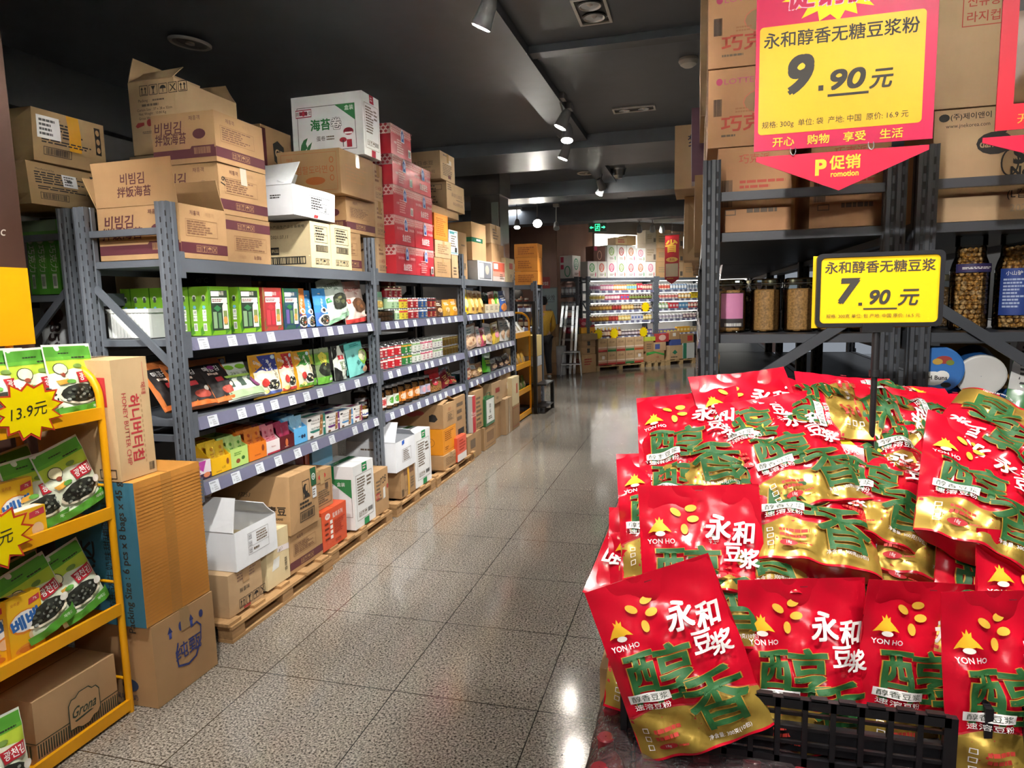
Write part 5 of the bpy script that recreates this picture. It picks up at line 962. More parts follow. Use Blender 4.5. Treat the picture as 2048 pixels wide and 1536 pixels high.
def nb(c): return [('e', .14, .86, .1, .06, DK), ('t', 'Nice &', .46, .8, .12, 'ink:3a3a3a', {'w': .42}), ('t', 'Natural', .46, .67, .12, 'ink:3a3a3a', {'w': .5}), ('t', 'NUT BAR', .46, .44, .12, 'ink:4a5a54', {'w': .5, 'bold': .02}), ('p', [(.12, .36), (.72, .36), (.68, .26), (.3, .24), (.16, .28)], c), ('r', .86, 0, 1, 1, c), ('p', [(.62, .05), (.8, .08), (.9, .95), (.74, .98)], 'ink:9a6a3a'), ('e', .72, .3, .05, .05, 'ink:c8a070'), ('e', .8, .6, .05, .05, 'ink:d8b080'), ('e', .76, .8, .05, .05, 'ink:6a4424'), ('e', .2, .08, .1, .06, 'ink:6a4a30'), ('e', .92, .4, .05, .06, W_), ('e', .92, .58, .05, .06, W_)]
for i, (l, r, t, c, nm) in enumerate(((615, 651, 831, 'ink:2a7a6a', 'green'), (653, 680, 826, 'ink:6a2a78', 'purple'), (681, 707, 820, 'ink:4a8ac0', 'blue'), (709, 726, 811, 'ink:8a2a58', 'magenta'))):
    a, b, y, w = rng(l, r, 850); me = gbox_mesh('nut_bar_box', w, .1, hgt((l + r) / 2, t, S3), 'gloss:e6e4e2', nb(c), [('L', .2, .2, .8, .8, 4, 'ink:8a8a8a')], [('r', .1, .3, .9, .7, c)])
    for k in range(4): put(me, (XF - .052 - .104 * k, y, S3), label=f'white nut bar box with a {nm} stripe, ' + ('at the shelf edge', 'second one back', 'third one back', 'fourth one back, against the rear rack')[k], cat='box', group=f'{nm}-striped nut bar boxes')
me, kids = jar_protos(.035, hgt(733, 804, S3), 'nuts:c88a3a', 'gloss:e8e4da', [('r', 0, .2, 1, .5, 'ink:3a4a8a')], 'metal:b8bcc0')
a, b, y, w = rng(727, 741, 825); thing2('nut_jar', me, kids, (XF - .03, y, S3), 90, 'small jar of nuts beside the second post on the lowest shelf', 'jar')
# ------------------------------------------------------------------ bay two
m = MB()
a, b, y, w = rng(757, 791, 632); h = hgt(775, 621, S1)
e = empty('cookie_tray', (XF - .06, y, S1), RAD(90), 'clear tray of pale cookies at the near end of the second bay', 'tray')
m = MB(); m.box((-w / 2, -.06, 0), (w / 2, .06, h), 'glass:f2f0ea'); m.build('clear_box', e)
m = MB(); rn = random.Random(2)
for i in range(5):
    for j in range(2):
        for k in range(2): m.lathe([(.001, 0), (w * .095, 0), (w * .1, h * .2), (w * .08, h * .4), (.001, h * .42)], 'card:c8a070', 10, ((i - 2) * w * .19, (j - .5) * .055, .004 + k * h * .46))
tag(m.build('cookies', e), kind='stuff')
ngy = [('r', 0, .6, .3, 1, 'ink:c8b82a'), ('r', .3, .7, 1, 1, 'ink:8ac0a0'), ('e', .6, .3, .4, .2, 'ink:b89a4a'), ('e', .4, .2, .1, .06, 'ink:e0c878'), ('e', .7, .36, .1, .06, 'ink:d8b868')]
a, b, y, w = rng(758, 783, 605); put(pouch_mesh('snack_pouch', w, .14, .04, 'film:b8ccae', ngy, 31), (XF - .07, y, S1 + h + .003), tilt=6, label='pale green and yellow snack pouch standing on the cookie tray', cat='pouch')
def cans(specs, z, rows, layers, shelfname, X0=XF, gap=1.0, top_skip=()):
    """specs: (px left, px right, colour key, art, word)"""
    for si, (l, r, n, k, els, word, hpx) in enumerate(specs):
        a, b, y, w = rng(l, r, hpx[1]); d = w / n; rr = min(d * .49, .045); hh = hpx[0]; cm, lm = can_protos('tin_can', rr, hh, k, els)
        for i in range(n):
            for L in range(layers):
                for q in range(rows):
                    thing2('tin_can', cm, [('lid', lm)], (X0 - rr - .002 - q * rr * 2.03, a + d * (i + .5), z + L * (hh + .0015)), 90, f'{word}, {shelfname}, {"upper" if L else "lower"} layer, {ORD[i]} of its colour, {("front row", "second row", "third row")[q]}', 'can', word + 's on the ' + shelfname)
def ca(c1, c2): return [('r', 0, .72, 1, .9, c1), ('t', '罐头', .5, .5, .26, c2), ('L', .3, .1, .7, .3, 2, c2), ('e', .78, .35, .1, .14, c1)]
u = 'second bay upper shelf'
cans([(783, 802, 2, 'gloss:a8c8a0', ca('ink:e8ece0', 'ink:4a7a4a'), 'pale green tin', (.088, 620)), (803, 819, 2, 'gloss:d8c83a', ca('ink:c83a3a', 'ink:8a3a2a'), 'yellow tin', (.088, 620)), (820, 841, 2, 'gloss:a8232c', ca('ink:e8d8d0', 'ink:f0e0d8'), 'red tin', (.088, 618)), (842, 858, 2, 'gloss:2f5a94', ca('ink:d8dce4', 'ink:c8a85a'), 'blue tin', (.088, 616)), (859, 876, 2, 'gloss:8a2328', ca('ink:2a2a2a', 'ink:d8b87a'), 'dark red tin', (.088, 614))], S1, 2, 2, u)
cm, lm = can_protos('tin_can', .045, .088, 'gloss:8f1f28', ca('ink:d8c8b0', 'ink:e8d8b8'), 'metal:c8b070')
for i, (yy, zz, xx) in enumerate(((4.96, 2, -2.38), (5.06, 2, -2.38), (5.16, 2, -2.38), (5.0, 3, -2.4), (5.1, 3, -2.4))): thing2('tin_can', cm, [('lid', lm)], (xx, yy, S1 + zz * .0895), 90, f'wine-red tin stacked {"third" if zz == 2 else "fourth"} high on the upper shelf of the second bay, {ORD[i if zz == 2 else i - 3]} along', 'can', 'wine-red tins on top of the others')
for i, (l, r, t, k, lab) in enumerate(((876, 892, 601, 'film:5a3a28', 'brown nut pouch'), (892, 906, 600, 'film:c89a3a', 'tan and yellow nut pouch'), (906, 921, 598, 'film:dc962a', 'orange snack pouch'))):
    a, b, y, w = rng(l, r, 615); me = pouch_mesh('snack_pouch', w, hgt(l + 7, t, S1), .05, k, [('e', .5, .4, .3, .15, 'ink:d8b080'), ('L', .2, .65, .8, .85, 2, 'ink:e8e0c8'), ('e', .4, .35, .1, .06, 'ink:8a5a34')], 33 + i)
    for q in range(2): put(me, (XF - .035 - .07 * q, y, S1), tilt=4, label=lab + (' in front' if q == 0 else ' behind') + ', end of the second bay upper shelf', cat='pouch', group=lab + 'es')
mshelf = 'second bay middle shelf'
ms = [(760, 779, 2, 'gloss:9e2630', ca('ink:e0d8d0', 'ink:e8d8d0'), 'deep red tin', (.09, 715)), (780, 809, 2, 'gloss:b8222c', ca('ink:e8dcd4', 'ink:f2e4dc'), 'bright red tin', (.09, 710)), (810, 827, 2, 'gloss:2e7a3c', ca('ink:d8a03a', 'ink:e8e4d8'), 'green tin', (.09, 705)), (828, 844, 2, 'gloss:e2e4de', ca('ink:8ab07a', 'ink:6a8a6a'), 'white and green tin', (.09, 700)), (845, 868, 3, 'gloss:e6e2dc', ca('ink:c8607a', 'ink:b04a6a'), 'white and pink tin', (.09, 697)), (869, 888, 3, 'gloss:e0e2da', ca('ink:8aa878', 'ink:7a6a8a'), 'white and sage tin', (.09, 692)), (889, 919, 5, 'metal:a88a48', ca('ink:6a5a2a', 'ink:5a4a20'), 'brass-coloured tin', (.09, 690))]
cans(ms, S2, 3, 2, mshelf)
# jars of glazed nuts on the lowest shelf of bay two
js = [(763, 780, 1, 'gloss:e8dcd8', 'red and white', 'metal:c8ccd0', 'ink:c84a4a'), (781, 803, 2, 'gloss:e4eadc', 'green and white', 'metal:c8ccd0', 'ink:5aa83a'), (804, 846, 3, 'gloss:e28a3a', 'orange', 'metal:b8bcc0', 'ink:f0d8c0'), (847, 866, 2, 'gloss:c4c4dc', 'lilac', 'metal:b8bcc0', 'ink:e8a8b0')]
for l, r, n, lk, nm, lid, c in js:
    a, b, y, w = rng(l, r, 800); d = w / n; rr = d * .48; hh = .19 if nm != 'lilac' else .18; me, kids = jar_protos(rr, hh, 'nuts:b87a3a', lk, [('e', .5, .5, .22, .35, c), ('L', .3, .3, .7, .6, 2, c)], lid)
    for i in range(n):
        for q in range(2): thing2('nut_jar', me, kids, (XF - rr - .004 - q * rr * 2.05, a + d * (i + .5), S3), 90, f'{nm}-labelled jar of glazed nuts, {ORD[i]} of that label, {"front" if q == 0 else "second"} row', 'jar', f'nut jars with {nm} labels')
a, b, y, w = rng(866, 893, 770); rb = [('r', 0, .55, 1, 1, 'ink:b8222a'), ('r', 0, .53, 1, .57, W_), ('e', .35, .42, .18, .16, 'ink:b83040'), ('t', '山楂', .35, .42, .12, W_)]
put(pouch_mesh('nut_bag', w, hgt(880, 738, S3), .1, 'nuts:b8803f', rb, 36, gus=.9), (XF - .06, y, S3), tilt=6, label='big red-topped bag of glazed nuts on the lowest shelf of the second bay', cat='bag')
for i, (l, r, t, k, lab) in enumerate(((893, 908, 742, 'film:7a1f2a', 'dark red snack bag sagging beside the red-topped one'), (905, 923, 735, 'film:5a4a30', 'brown snack bag by the third post on the lowest shelf'), (905, 921, 760, 'film:a8242c', 'small red box-shaped bag by the third post on the lowest shelf'))):
    a, b, y, w = rng(l, r, 770); put(pouch_mesh('snack_bag', w, max(.08, hgt(l + 8, t, S3)), .07, k, [('L', .2, .4, .8, .7, 3, 'ink:c8a86a'), ('e', .5, .25, .3, .12, 'ink:8a6a3a')], 50 + i, wr=2), (XF - .05 - .05 * (i == 1), y, S3), tilt=10, roll=-10 + 8 * i, label=lab, cat='bag')
# ------------------------------------------------------------------ bay three
def row(items, z, py, shelf, X=XF):
    for i, (l, r, t, k, els, lab, tl) in enumerate(items):
        a, b, y, w = rng(l, r, py, X); put(pouch_mesh('snack_bag', w * 1.04, hgt((l + r) / 2, t, z, X), min(.06, w * .5), k, els, 60 + i + int(z * 10), N=(10, 12), wr=1.0), (X - .04, y, z), tilt=tl, roll=(-4, 3, -2, 5)[i % 4], label=lab + ' on the ' + shelf, cat='bag')
wl = [('r', .1, .6, .9, .9, 'ink:e4e8e6'), ('L', .2, .64, .8, .84, 2, 'ink:7a9aa0'), ('e', .5, .3, .38, .2, 'ink:c8a888'), ('e', .4, .24, .1, .06, 'ink:a87a5a'), ('e', .62, .34, .1, .06, 'ink:8a5a3a')]
ye = [('e', .5, .45, .3, .2, 'ink:f0d890'), ('L', .2, .7, .8, .9, 2, 'ink:b86a1a'), ('e', .5, .2, .2, .08, 'ink:8a5a2a')]
us = 'third bay upper shelf'
row([(932, 943, 580, 'film:e8c818', ye, 'bright yellow snack bag by the third post', 3), (943, 953, 581, 'film:e2b860', ye, 'first of three tan and yellow snack bags', 3), (953, 962, 582, 'film:e2b860', ye, 'second of three tan and yellow snack bags', 3), (962, 970, 583, 'film:e2b860', ye, 'third of three tan and yellow snack bags', 3), (985, 996, 584, 'film:c8683a', ye, 'orange-brown snack bag', 4), (996, 1004, 583, 'film:6ab83a', ye, 'lime green snack bag', 4), (1004, 1018, 582, 'film:4a68b0', [('e', .5, .2, .4, .2, 'ink:d8843a'), ('L', .2, .5, .8, .8, 3, W_)], 'blue snack bag near the end post', 4)], S1, 605, us)
row([(969, 978, 586, 'film:3a8a88', wl, 'first teal snack bag standing behind the low boxes', 4), (978, 987, 587, 'film:3f9490', wl, 'second teal snack bag standing behind the low boxes', 4)], S1, 600, us, XF - .12)
for i, (l, r) in enumerate(((971, 980), (980, 990), (990, 999))):
    a, b, y, w = rng(l, r, 618); put(gbox_mesh('snack_box', w * .98, .09, .1, 'gloss:d8ccb0', [('L', .15, .3, .85, .8, 3, 'ink:8a7a5a')]), (XF - .05, y, S1), label='low cream box in front of the teal bags, ' + ORD[i] + ' of three', cat='box', group='low cream boxes')
row([(933, 960, 650, 'nuts:c8a48a', wl, 'large clear bag of pale nuts with a white label', 4), (958, 967, 654, 'film:d8b8b4', wl, 'pinkish clear nut bag', 5), (966, 977, 656, 'film:d8607a', ye, 'pink and orange snack bag', 4), (975, 990, 648, 'film:e0d8cc', wl, 'white nut bag with a red print', 6), (991, 1004, 645, 'film:e8c84a', [('e', .5, .4, .3, .15, 'ink:e08aa0'), ('L', .2, .6, .8, .8, 2, 'ink:b85a3a')], 'yellow and pink snack bag', 4), (1005, 1015, 638, 'film:dad4cc', wl, 'slim white snack bag', 5), (1015, 1026, 638, 'film:d0d0c8', wl, 'slim pale snack bag next to the end post', 5)], S2, 670, 'third bay middle shelf')
row([(934, 948, 722, 'film:c8583a', wl, 'red and clear snack bag by the third post', 4), (947, 958, 728, 'nuts:c89a68', wl, 'clear bag of tan nuts', 4), (957, 970, 726, 'nuts:d0a878', ye, 'clear bag of pale nuts with a yellow print', 4), (972, 987, 704, 'film:5ab82a', [('r', .2, .3, .8, .7, 'ink:2a4a1a'), ('L', .2, .4, .8, .6, 2, 'ink:d8e04a')], 'lime green snack bag', 3), (988, 1000, 718, 'film:6a5a58', wl, 'dark bag with a pale label', 10), (1001, 1012, 714, 'film:5a4648', wl, 'second dark bag with a pale label', 10), (1012, 1024, 708, 'film:64504c', wl, 'third dark pale-labelled bag by the end post', 10)], S3, 740, 'third bay lowest shelf')
a, b, y, w = rng(935, 948, 753); put(gbox_mesh('snack_box', w, .1, .05, 'gloss:3f9aa0'), (XF + .0 - .2, y, S3), label='small teal box behind the red and clear bag on the lowest shelf', cat='box')
# ------------------------------------------------------------------ rear rack, seen past the near end frame
rg = [('t', '巧克力', .55, .62, .16, 'ink:dfe8d4', {'rot': -90, 'bold': .01}), ('r', .3, .1, .7, .35, 'ink:e8e8e4'), ('b', .34, .14, .66, .31, DK), ('e', .5, .92, .3, .05, 'ink:d8e8c8')]
pl = [onY(x, 500, 2.62)[0] for x in (50, 66, 89, 112)]
for i in range(3):
    w = pl[i + 1] - pl[i]; put(gbox_mesh('chocolate_box', w * .97, .3, .28, 'gloss:4e9a2c', rg), ((pl[i] + pl[i + 1]) / 2, 2.78, 1.702), 0, label='green chocolate box upright on the rear rack, ' + ORD[i] + ' from the brown column', cat='box', group='green chocolate boxes')
put(gbox_mesh('chocolate_box', .24, .3, .075, 'gloss:6aae48', [('r', 0, .3, 1, 1, 'ink:a8c8a4')]), ((pl[0] + pl[3]) / 2 - .02, 2.78, 1.702 + .2815), 0, label='pale green chocolate box lying flat on the upright ones', cat='box')
sb = [('t', '85%', .5, .45, .3, 'ink:3a3030', {'rot': -90, 'bold': .03}), ('e', .4, .8, .3, .14, 'ink:5a3428'), ('r', .7, .1, .95, .6, 'ink:c8ccd0')]
put(pouch_mesh('snack_bag', .22, .33, .06, 'film:c4c8c8', sb, 71), (onY(105, 650, 2.66)[0], 2.68, 1.332), 0, tilt=3, label='silver snack bag lettered 85% on the rear rack behind the yellow stand', cat='bag')
m = gbox_mesh('dark_box', .3, .3, .33, 'gloss:2a2624', [('t', '40°C', .7, .86, .12, 'ink:8a8884')])
put(m, (-2.62, 3.25, S1), 0, label='dark brown box lettered 40°C deep on the upper shelf', cat='box', name='gift_box')
# ------------------------------------------------------------------ yellow wire stand with seaweed pouches
YW = 'gloss:e8a20c'; YX = -2.2; Y1 = 2.055; Y0 = 1.0; YB_ = -2.62
e = empty('display_stand', (YX, (Y0 + Y1) / 2, 0), 0, 'yellow metal display stand with four sloping shelves of seaweed pouches', 'display stand'); ey = (Y0 + Y1) / 2
for yy in (Y0 - ey, Y1 - ey):
    m = MB(); r = .014; pts = [(0, yy, 0), (0, yy, 1.28)] + [(-.13 + .13 * math.cos(t), yy, 1.28 + .13 * math.sin(t)) for t in np.linspace(.2, math.pi / 2, 7)] + [(-.42, yy, 1.41)]
    m.tube(pts, r, YW, 10); m.build('side_tube', e)
    m = MB(); m.tube([(-.42, yy, 0), (-.42, yy, 1.75)], r, YW, 10); m.build('rear_post', e)
ZS = (1.205, .812, .418, .012)
for i, z in enumerate(ZS):
    m = MB(); m.box((-.002, Y0 - ey, z), (.012, Y1 - ey - .0, z + .046), YW); m.build('front_rail', e)
    m = MB(); m.box((-.42, Y0 - ey + .015, z + .005), (-.003, Y1 - ey - .015, z + .012), YW); m.build('shelf', e)
    m = MB(); m.tube([(-.415, Y1 - ey, z + .13), (-.01, Y1 - ey, z + .13)], .006, YW, 8); m.build('side_wire', e)
zt = onX(64, 688, -2.56)[2]; yr = onX(64, 620, -2.56)[1]
m = MB(); m.box((-.385, Y0 - ey, zt), (-.36, yr - ey, zt + .30), 'gloss:e6a00a'); m.build('header_board', e)
kim = [('r', .02, .02, .98, .98, 'ink:dfe6cf'), ('p', [(.02, .6), (.5, .66), (.98, .6), (.98, .8), (.5, .84), (.02, .78)], 'ink:b4cc3a'), ('r', .02, .8, .98, .97, 'ink:4f9a2e'), ('r', .02, .78, .98, .83, 'ink:5fa830'), ('L', .3, .86, .62, .89, 1, 'ink:23301c'), ('L', .55, .79, .92, .83, 1, 'ink:2a3a22'),
    ('e', .24, .66, .14, .085, 'ink:2a3024'), ('e', .24, .66, .125, .075, 'ink:e6e0b8'), ('e', .24, .58, .05, .03, 'ink:8a3a24'), ('e', .6, .69, .1, .03, 'ink:6a8a3a'),
    ('p', [(.5, .6), (.94, .62), (.94, .46), (.53, .45)], 'ink:b8202e'), ('t', '광천김', .73, .535, .12, W_, {'bold': .02, 'w': .36}),
    ('p', [(.08, .5), (.3, .52), (.34, .46), (.12, .44)], 'ink:d8a23a'), ('e', .34, .48, .1, .03, 'ink:5a9a3a'),
    ('e', .5, .28, .43, .13, 'ink:ece4cc'), ('e', .5, .31, .4, .13, 'ink:23261e')] + [('e', .2 + .6 * ((i * 37) % 17) / 17, .22 + .17 * ((i * 23) % 13) / 13, .035, .018, ('ink:4a5044', 'ink:12140f', 'ink:8a9088')[i % 3]) for i in range(22)] + [('e', .88, .34, .09, .05, 'ink:eeeae0'), ('p', [(.02, .02), (.98, .02), (.98, .2), (.6, .14), (.02, .12)], 'ink:4f9a2e'), ('t', '재래김', .78, .1, .05, W_)]
kms = [pouch_mesh('seaweed_pouch', .2, .27, .05, 'film:e2e6de', kim, 80 + i, N=(18, 22), L=.013, wr=1.0, gus=.8) for i in range(3)]
def kp(xc, yc, shelf, dx, tilt, roll, lab, v=0):
    p = onX(xc, yc, YX - .05 - dx); put(kms[v], (YX - .05 - dx, p[1], ZS[shelf] + .014 + .1 * abs(math.sin(RAD(roll))) + .0), tilt=tilt, roll=roll, label=lab, cat='pouch', group='green seaweed pouches on the yellow stand')
kp(150, 760, 0, .0, 8, 2, 'green seaweed pouch at the post end of the top shelf of the yellow stand')
kp(85, 780, 0, .02, 8, 0, 'green seaweed pouch behind the 13.9 price star on the top shelf', 1)
kp(8, 800, 0, .03, 8, 3, 'green seaweed pouch at the picture edge on the top shelf of the stand', 2)
kp(165, 975, 1, .0, 10, -14, 'green seaweed pouch leaning sideways in front on the second shelf of the stand', 1)
kp(188, 985, 1, .10, 8, 0, 'green seaweed pouch half hidden by the post on the second shelf', 2)
kp(85, 1000, 1, .02, 10, -3, 'green seaweed pouch in the middle of the second shelf behind yellow boxes', 0)
kp(50, 960, 1, .13, 10, -8, 'green seaweed pouch in the rear row of the second shelf', 2)
kp(168, 1180, 2, .0, 12, -13, 'green seaweed pouch leaning toward the post on the third shelf', 2)
kp(98, 1215, 2, .0, 12, -12, 'green seaweed pouch beside the yellow snack box on the third shelf', 0)
kp(60, 1180, 2, .12, 10, -6, 'green seaweed pouch in the rear row of the third shelf', 1)
kp(-6, 1490, 3, -.12, 14, 6, 'green seaweed pouch low at the picture corner in front of the Grona carton', 1)
bb = [('r', 0, .0, 1, 1, 'ink:eab81e'), ('e', .5, .56, .48, .2, 'ink:e08a2a'), ('e', .5, .57, .44, .17, 'ink:eef0f2'), ('t', '베베', .5, .57, .26, 'ink:2a6ab8', {'bold': .05, 'rot': 12, 'w': .8}), ('t', '오리온', .25, .9, .06, 'ink:b83a2a'), ('p', [(.62, .8), (.96, .84), (.95, .94), (.64, .9)], 'ink:c83a4a'), ('t', '7%', .82, .875, .06, W_), ('e', .35, .14, .24, .05, 'ink:d8923a', .2), ('e', .45, .1, .24, .05, 'ink:c87a2a', -.2), ('e', .7, .3, .16, .09, 'ink:e8c8a0')]
bbm = gbox_mesh('snack_box', .125, .06, .215, 'gloss:eab81e', bb, [('r', 0, 0, 1, 1, 'ink:e0a818'), ('t', '베베', .5, .6, .12, 'ink:2a6ab8', {'rot': 90})], [('t', '베베', .5, .5, .5, 'ink:2a6ab8')])
for xc, yc, sh, dx, lab in ((38, 1240, 2, .02, 'yellow snack box with blue lettering in front on the third shelf of the stand'), (-24, 1260, 2, .04, 'yellow snack box cut by the picture edge on the third shelf'), (20, 1000, 1, .05, 'yellow snack box behind the lower one on the second shelf of the stand')):
    p = onX(xc, yc, YX - .05 - dx); put(bbm, (YX - .05 - dx, p[1], ZS[sh] + .014), label=lab, cat='box', group='yellow snack boxes')
p = onX(46, 1050, YX - .04); put(gbox_mesh('snack_box', .125, .05, .12, 'gloss:eab81e', [('p', [(.5, .7), (.96, .76), (.95, .95), (.52, .88)], 'ink:c83a4a'), ('t', '7%', .75, .83, .1, W_), ('e', .72, .35, .18, .2, 'ink:e8c8a0')], (), [('r', .05, .1, .95, .9, 'ink:e6e2da')]), (YX - .035, p[1], ZS[1] + .014), label='short yellow snack box half covered by the lower price star', cat='box')
# price stars clipped to the rails
def star(xc, yc, rr, txt, lab):
    p = onX(xc, yc, YX + .02); m = MB(); rn = random.Random(5); n = 13; pts = []; pi = []
    for i in range(2 * n):
        q = (1 if i % 2 == 0 else .74) * (.92 + .16 * rn.random()); t = math.pi * i / n + .1
        pts.append((1.25 * rr * q * math.cos(t), rr * q * math.sin(t)))
    for k, s, o in (('ink:c8381c', 1, 0), ('gloss:f2d800', .9, .0012)):
        V = [(o, 0, 0)] + [(o, x * s, z * s) for x, z in pts]; m.add(V, [(0, i + 1, (i + 1) % (2 * n) + 1) for i in range(2 * n)], k)
    m.add([(-.001, x, z) for x, z in pts], [tuple(range(2 * n))[::-1]], 'ink:f2efe6')
    m.face_art((.0015, -rr, -rr * .6), (0, 1, 0), (0, 0, 1), rr * 2, rr * 1.2, [('t', txt, .5, .5, .42, DK, {'shear': .2, 'rot': 4})], 1, .0004)
    tag(m.build('price_star', None, p), lab, 'price sign')
star(58, 822, .105, '13.9元', 'yellow starburst price card handwritten 13.9 on the stand')
star(-8, 1082, .105, '7.9元', 'yellow starburst price card cut by the picture edge, lower on the stand')
y0, y1, z0, z1 = px(-2.225, 62, 244, 1407, 1525, 1291)
gs = [('r', 0, .33, 1, .345, 'ink:20362c')] + [('r', .012 + .028 * i, .1, .026 + .028 * i, .31, 'ink:20362c') for i in range(35)]
gs += [('p', [(.36, .2), (.36, .62), (.4, .7), (.45, .7), (.5, .76), (.62, .76), (.66, .7), (.71, .7), (.75, .62), (.75, .3), (.71, .22), (.66, .22), (.6, .15), (.5, .15), (.45, .2)], 'ink:20362c'), ('p', [(.37, .22), (.37, .61), (.405, .685), (.455, .685), (.505, .745), (.615, .745), (.655, .685), (.705, .685), (.74, .61), (.74, .31), (.705, .235), (.655, .235), (.595, .165), (.505, .165), (.455, .215)], 'ink:b08f68'), ('t', 'Grona', .555, .46, .24, 'ink:20362c', {'shear': .35, 'w': .3, 'bold': .012}), ('p', [(.42, .33), (.62, .36), (.66, .34), (.44, .3)], 'ink:20362c'), ('L', .55, .385, .72, .4, 1, 'ink:5a6a58')]
ge_ = [('r', 0, .33, 1, .345, 'ink:20362c')] + [('r', .02 + .05 * i, .1, .045 + .05 * i, .31, 'ink:20362c') for i in range(19)]
carton(-2.225, y0, min(y1, Y1 - .03), ZS[3] + .014, z1, .34, 'card:b08f68', gs, ge_, label='kraft carton lettered Grona with a dark striped base, bottom shelf of the stand', bulge=.002)
# ------------------------------------------------------------------ heap of red soy milk bags
GR = 'ink:1f5a2a'; GO = 'foil:c2a24a'; WT = 'film:f4f0ee'
red_art = [('p', [(0, 0), (1, 0), (1, .23), (.8, .3), (.5, .27), (.22, .3), (0, .25)], 'ink:b5202c'), ('p', [(0, 0), (1, 0), (1, .22), (.8, .29), (.5, .26), (.22, .29), (0, .24)], GO), ('r', 0, 0, 1, .014, 'film:c8102a'),
    ('e', .43, .855, .05, .022, 'ink:dfb23a', .1), ('e', .3, .83, .05, .022, 'ink:dfb23a', -.6), ('e', .44, .785, .05, .022, 'ink:dfb23a', .1), ('e', .36, .72, .03, .034, 'ink:dfb23a', .0),
    ('p', [(.06, .695), (.1, .74), (.13, .765), (.125, .79), (.145, .775), (.16, .8), (.17, .775), (.19, .785), (.185, .76), (.22, .73), (.25, .7), (.2, .71), (.16, .7), (.1, .705)], 'ink:e8b41c'), ('e', .155, .69, .04, .016, 'ink:f0e8e0'), ('t', 'YON HO', .16, .643, .042, WT, {'bold': .015}),
    ('t', '醇', .36, .465, .31, 'ink:b8862e', {'bold': .03, 'w': .53, 'shear': .08}), ('t', '醇', .36, .465, .31, GR, {'bold': .018, 'w': .52, 'shear': .08}),
    ('t', '香', .7, .26, .34, 'ink:b8862e', {'bold': .03, 'w': .47, 'shear': -.1}), ('t', '香', .7, .26, .34, GR, {'bold': .018, 'w': .46, 'shear': -.1}),
    ('t', '永', .64, .73, .17, WT, {'bold': .032, 'shear': .15}), ('t', '和', .84, .69, .15, WT, {'bold': .032, 'shear': .15}), ('t', '豆', .74, .57, .13, WT, {'bold': .03, 'shear': .1}), ('t', '浆', .87, .53, .13, WT, {'bold': .03, 'shear': .1}),
    ('r', .05, .335, .37, .385, WT), ('t', '醇香豆浆', .21, .36, .038, 'ink:2a3a24', {'w': .28}), ('t', '速溶豆粉', .21, .31, .036, WT, {'w': .28}),
    ('o', .07, .17, .11, .2, .004, WT), ('o', .07, .12, .11, .15, .004, WT), ('o', .07, .07, .11, .1, .004, WT), ('L', .15, .12, .4, .2, 2, 'ink:b8342a'), ('e', .22, .085, .07, .02, 'ink:b8202a'), ('t', '18g', .22, .085, .026, WT), ('L', .3, .075, .42, .095, 1, 'ink:b8342a'),
    ('t', '净含量: 300克(10包)', .7, .07, .03, WT), ('r', .47, .955, .53, .962, 'ink:8a0e20')]
RB = 'film:c60e28'; PW, PHh = .24, .31
pm = [pouch_mesh('soy_milk_bag', PW, PHh, (.075, .065, .08, .06)[i], RB, red_art, 101 + i * 7, N=(24, 30), L=.014, wr=(1.6, 2.0, 1.3, 2.2)[i], zc=True, gus=.75, curl=(.05, -.04, .1, .0)[i], seal=.9, back_els=[('r', 0, 0, 1, .26, GO), ('L', .1, .35, .9, .8, 9, WT)]) for i in range(4)]
CD = Vector((-fw[0], -fw[1], 0)).normalized()
def soy(x, y, d, el, al, lab, az=0, v=0):
    c = Vector(onD(x, y, d)); a = RAD(az); h = Vector((CD.x * math.cos(a) - CD.y * math.sin(a), CD.x * math.sin(a) + CD.y * math.cos(a), 0)); E_ = RAD(el)
    n = h * math.cos(E_) + Vector((0, 0, 1)) * math.sin(E_); t = (-h * math.sin(E_) + Vector((0, 0, 1)) * math.cos(E_)); r = t.cross(n); q = RAD(al)
    t2 = t * math.cos(q) - r * math.sin(q); r2 = t2.cross(n)
    o = bpy.data.objects.new('soy_milk_bag', pm[v]); COL.objects.link(o)
    o.matrix_world = Matrix(((r2.x, -n.x, t2.x, c.x), (r2.y, -n.y, t2.y, c.y), (r2.z, -n.z, t2.z, c.z), (0, 0, 0, 1)))
    tag(o, lab, 'bag', 'red soy milk bags heaped in the crates'); return o
S = 'red soy milk bag '
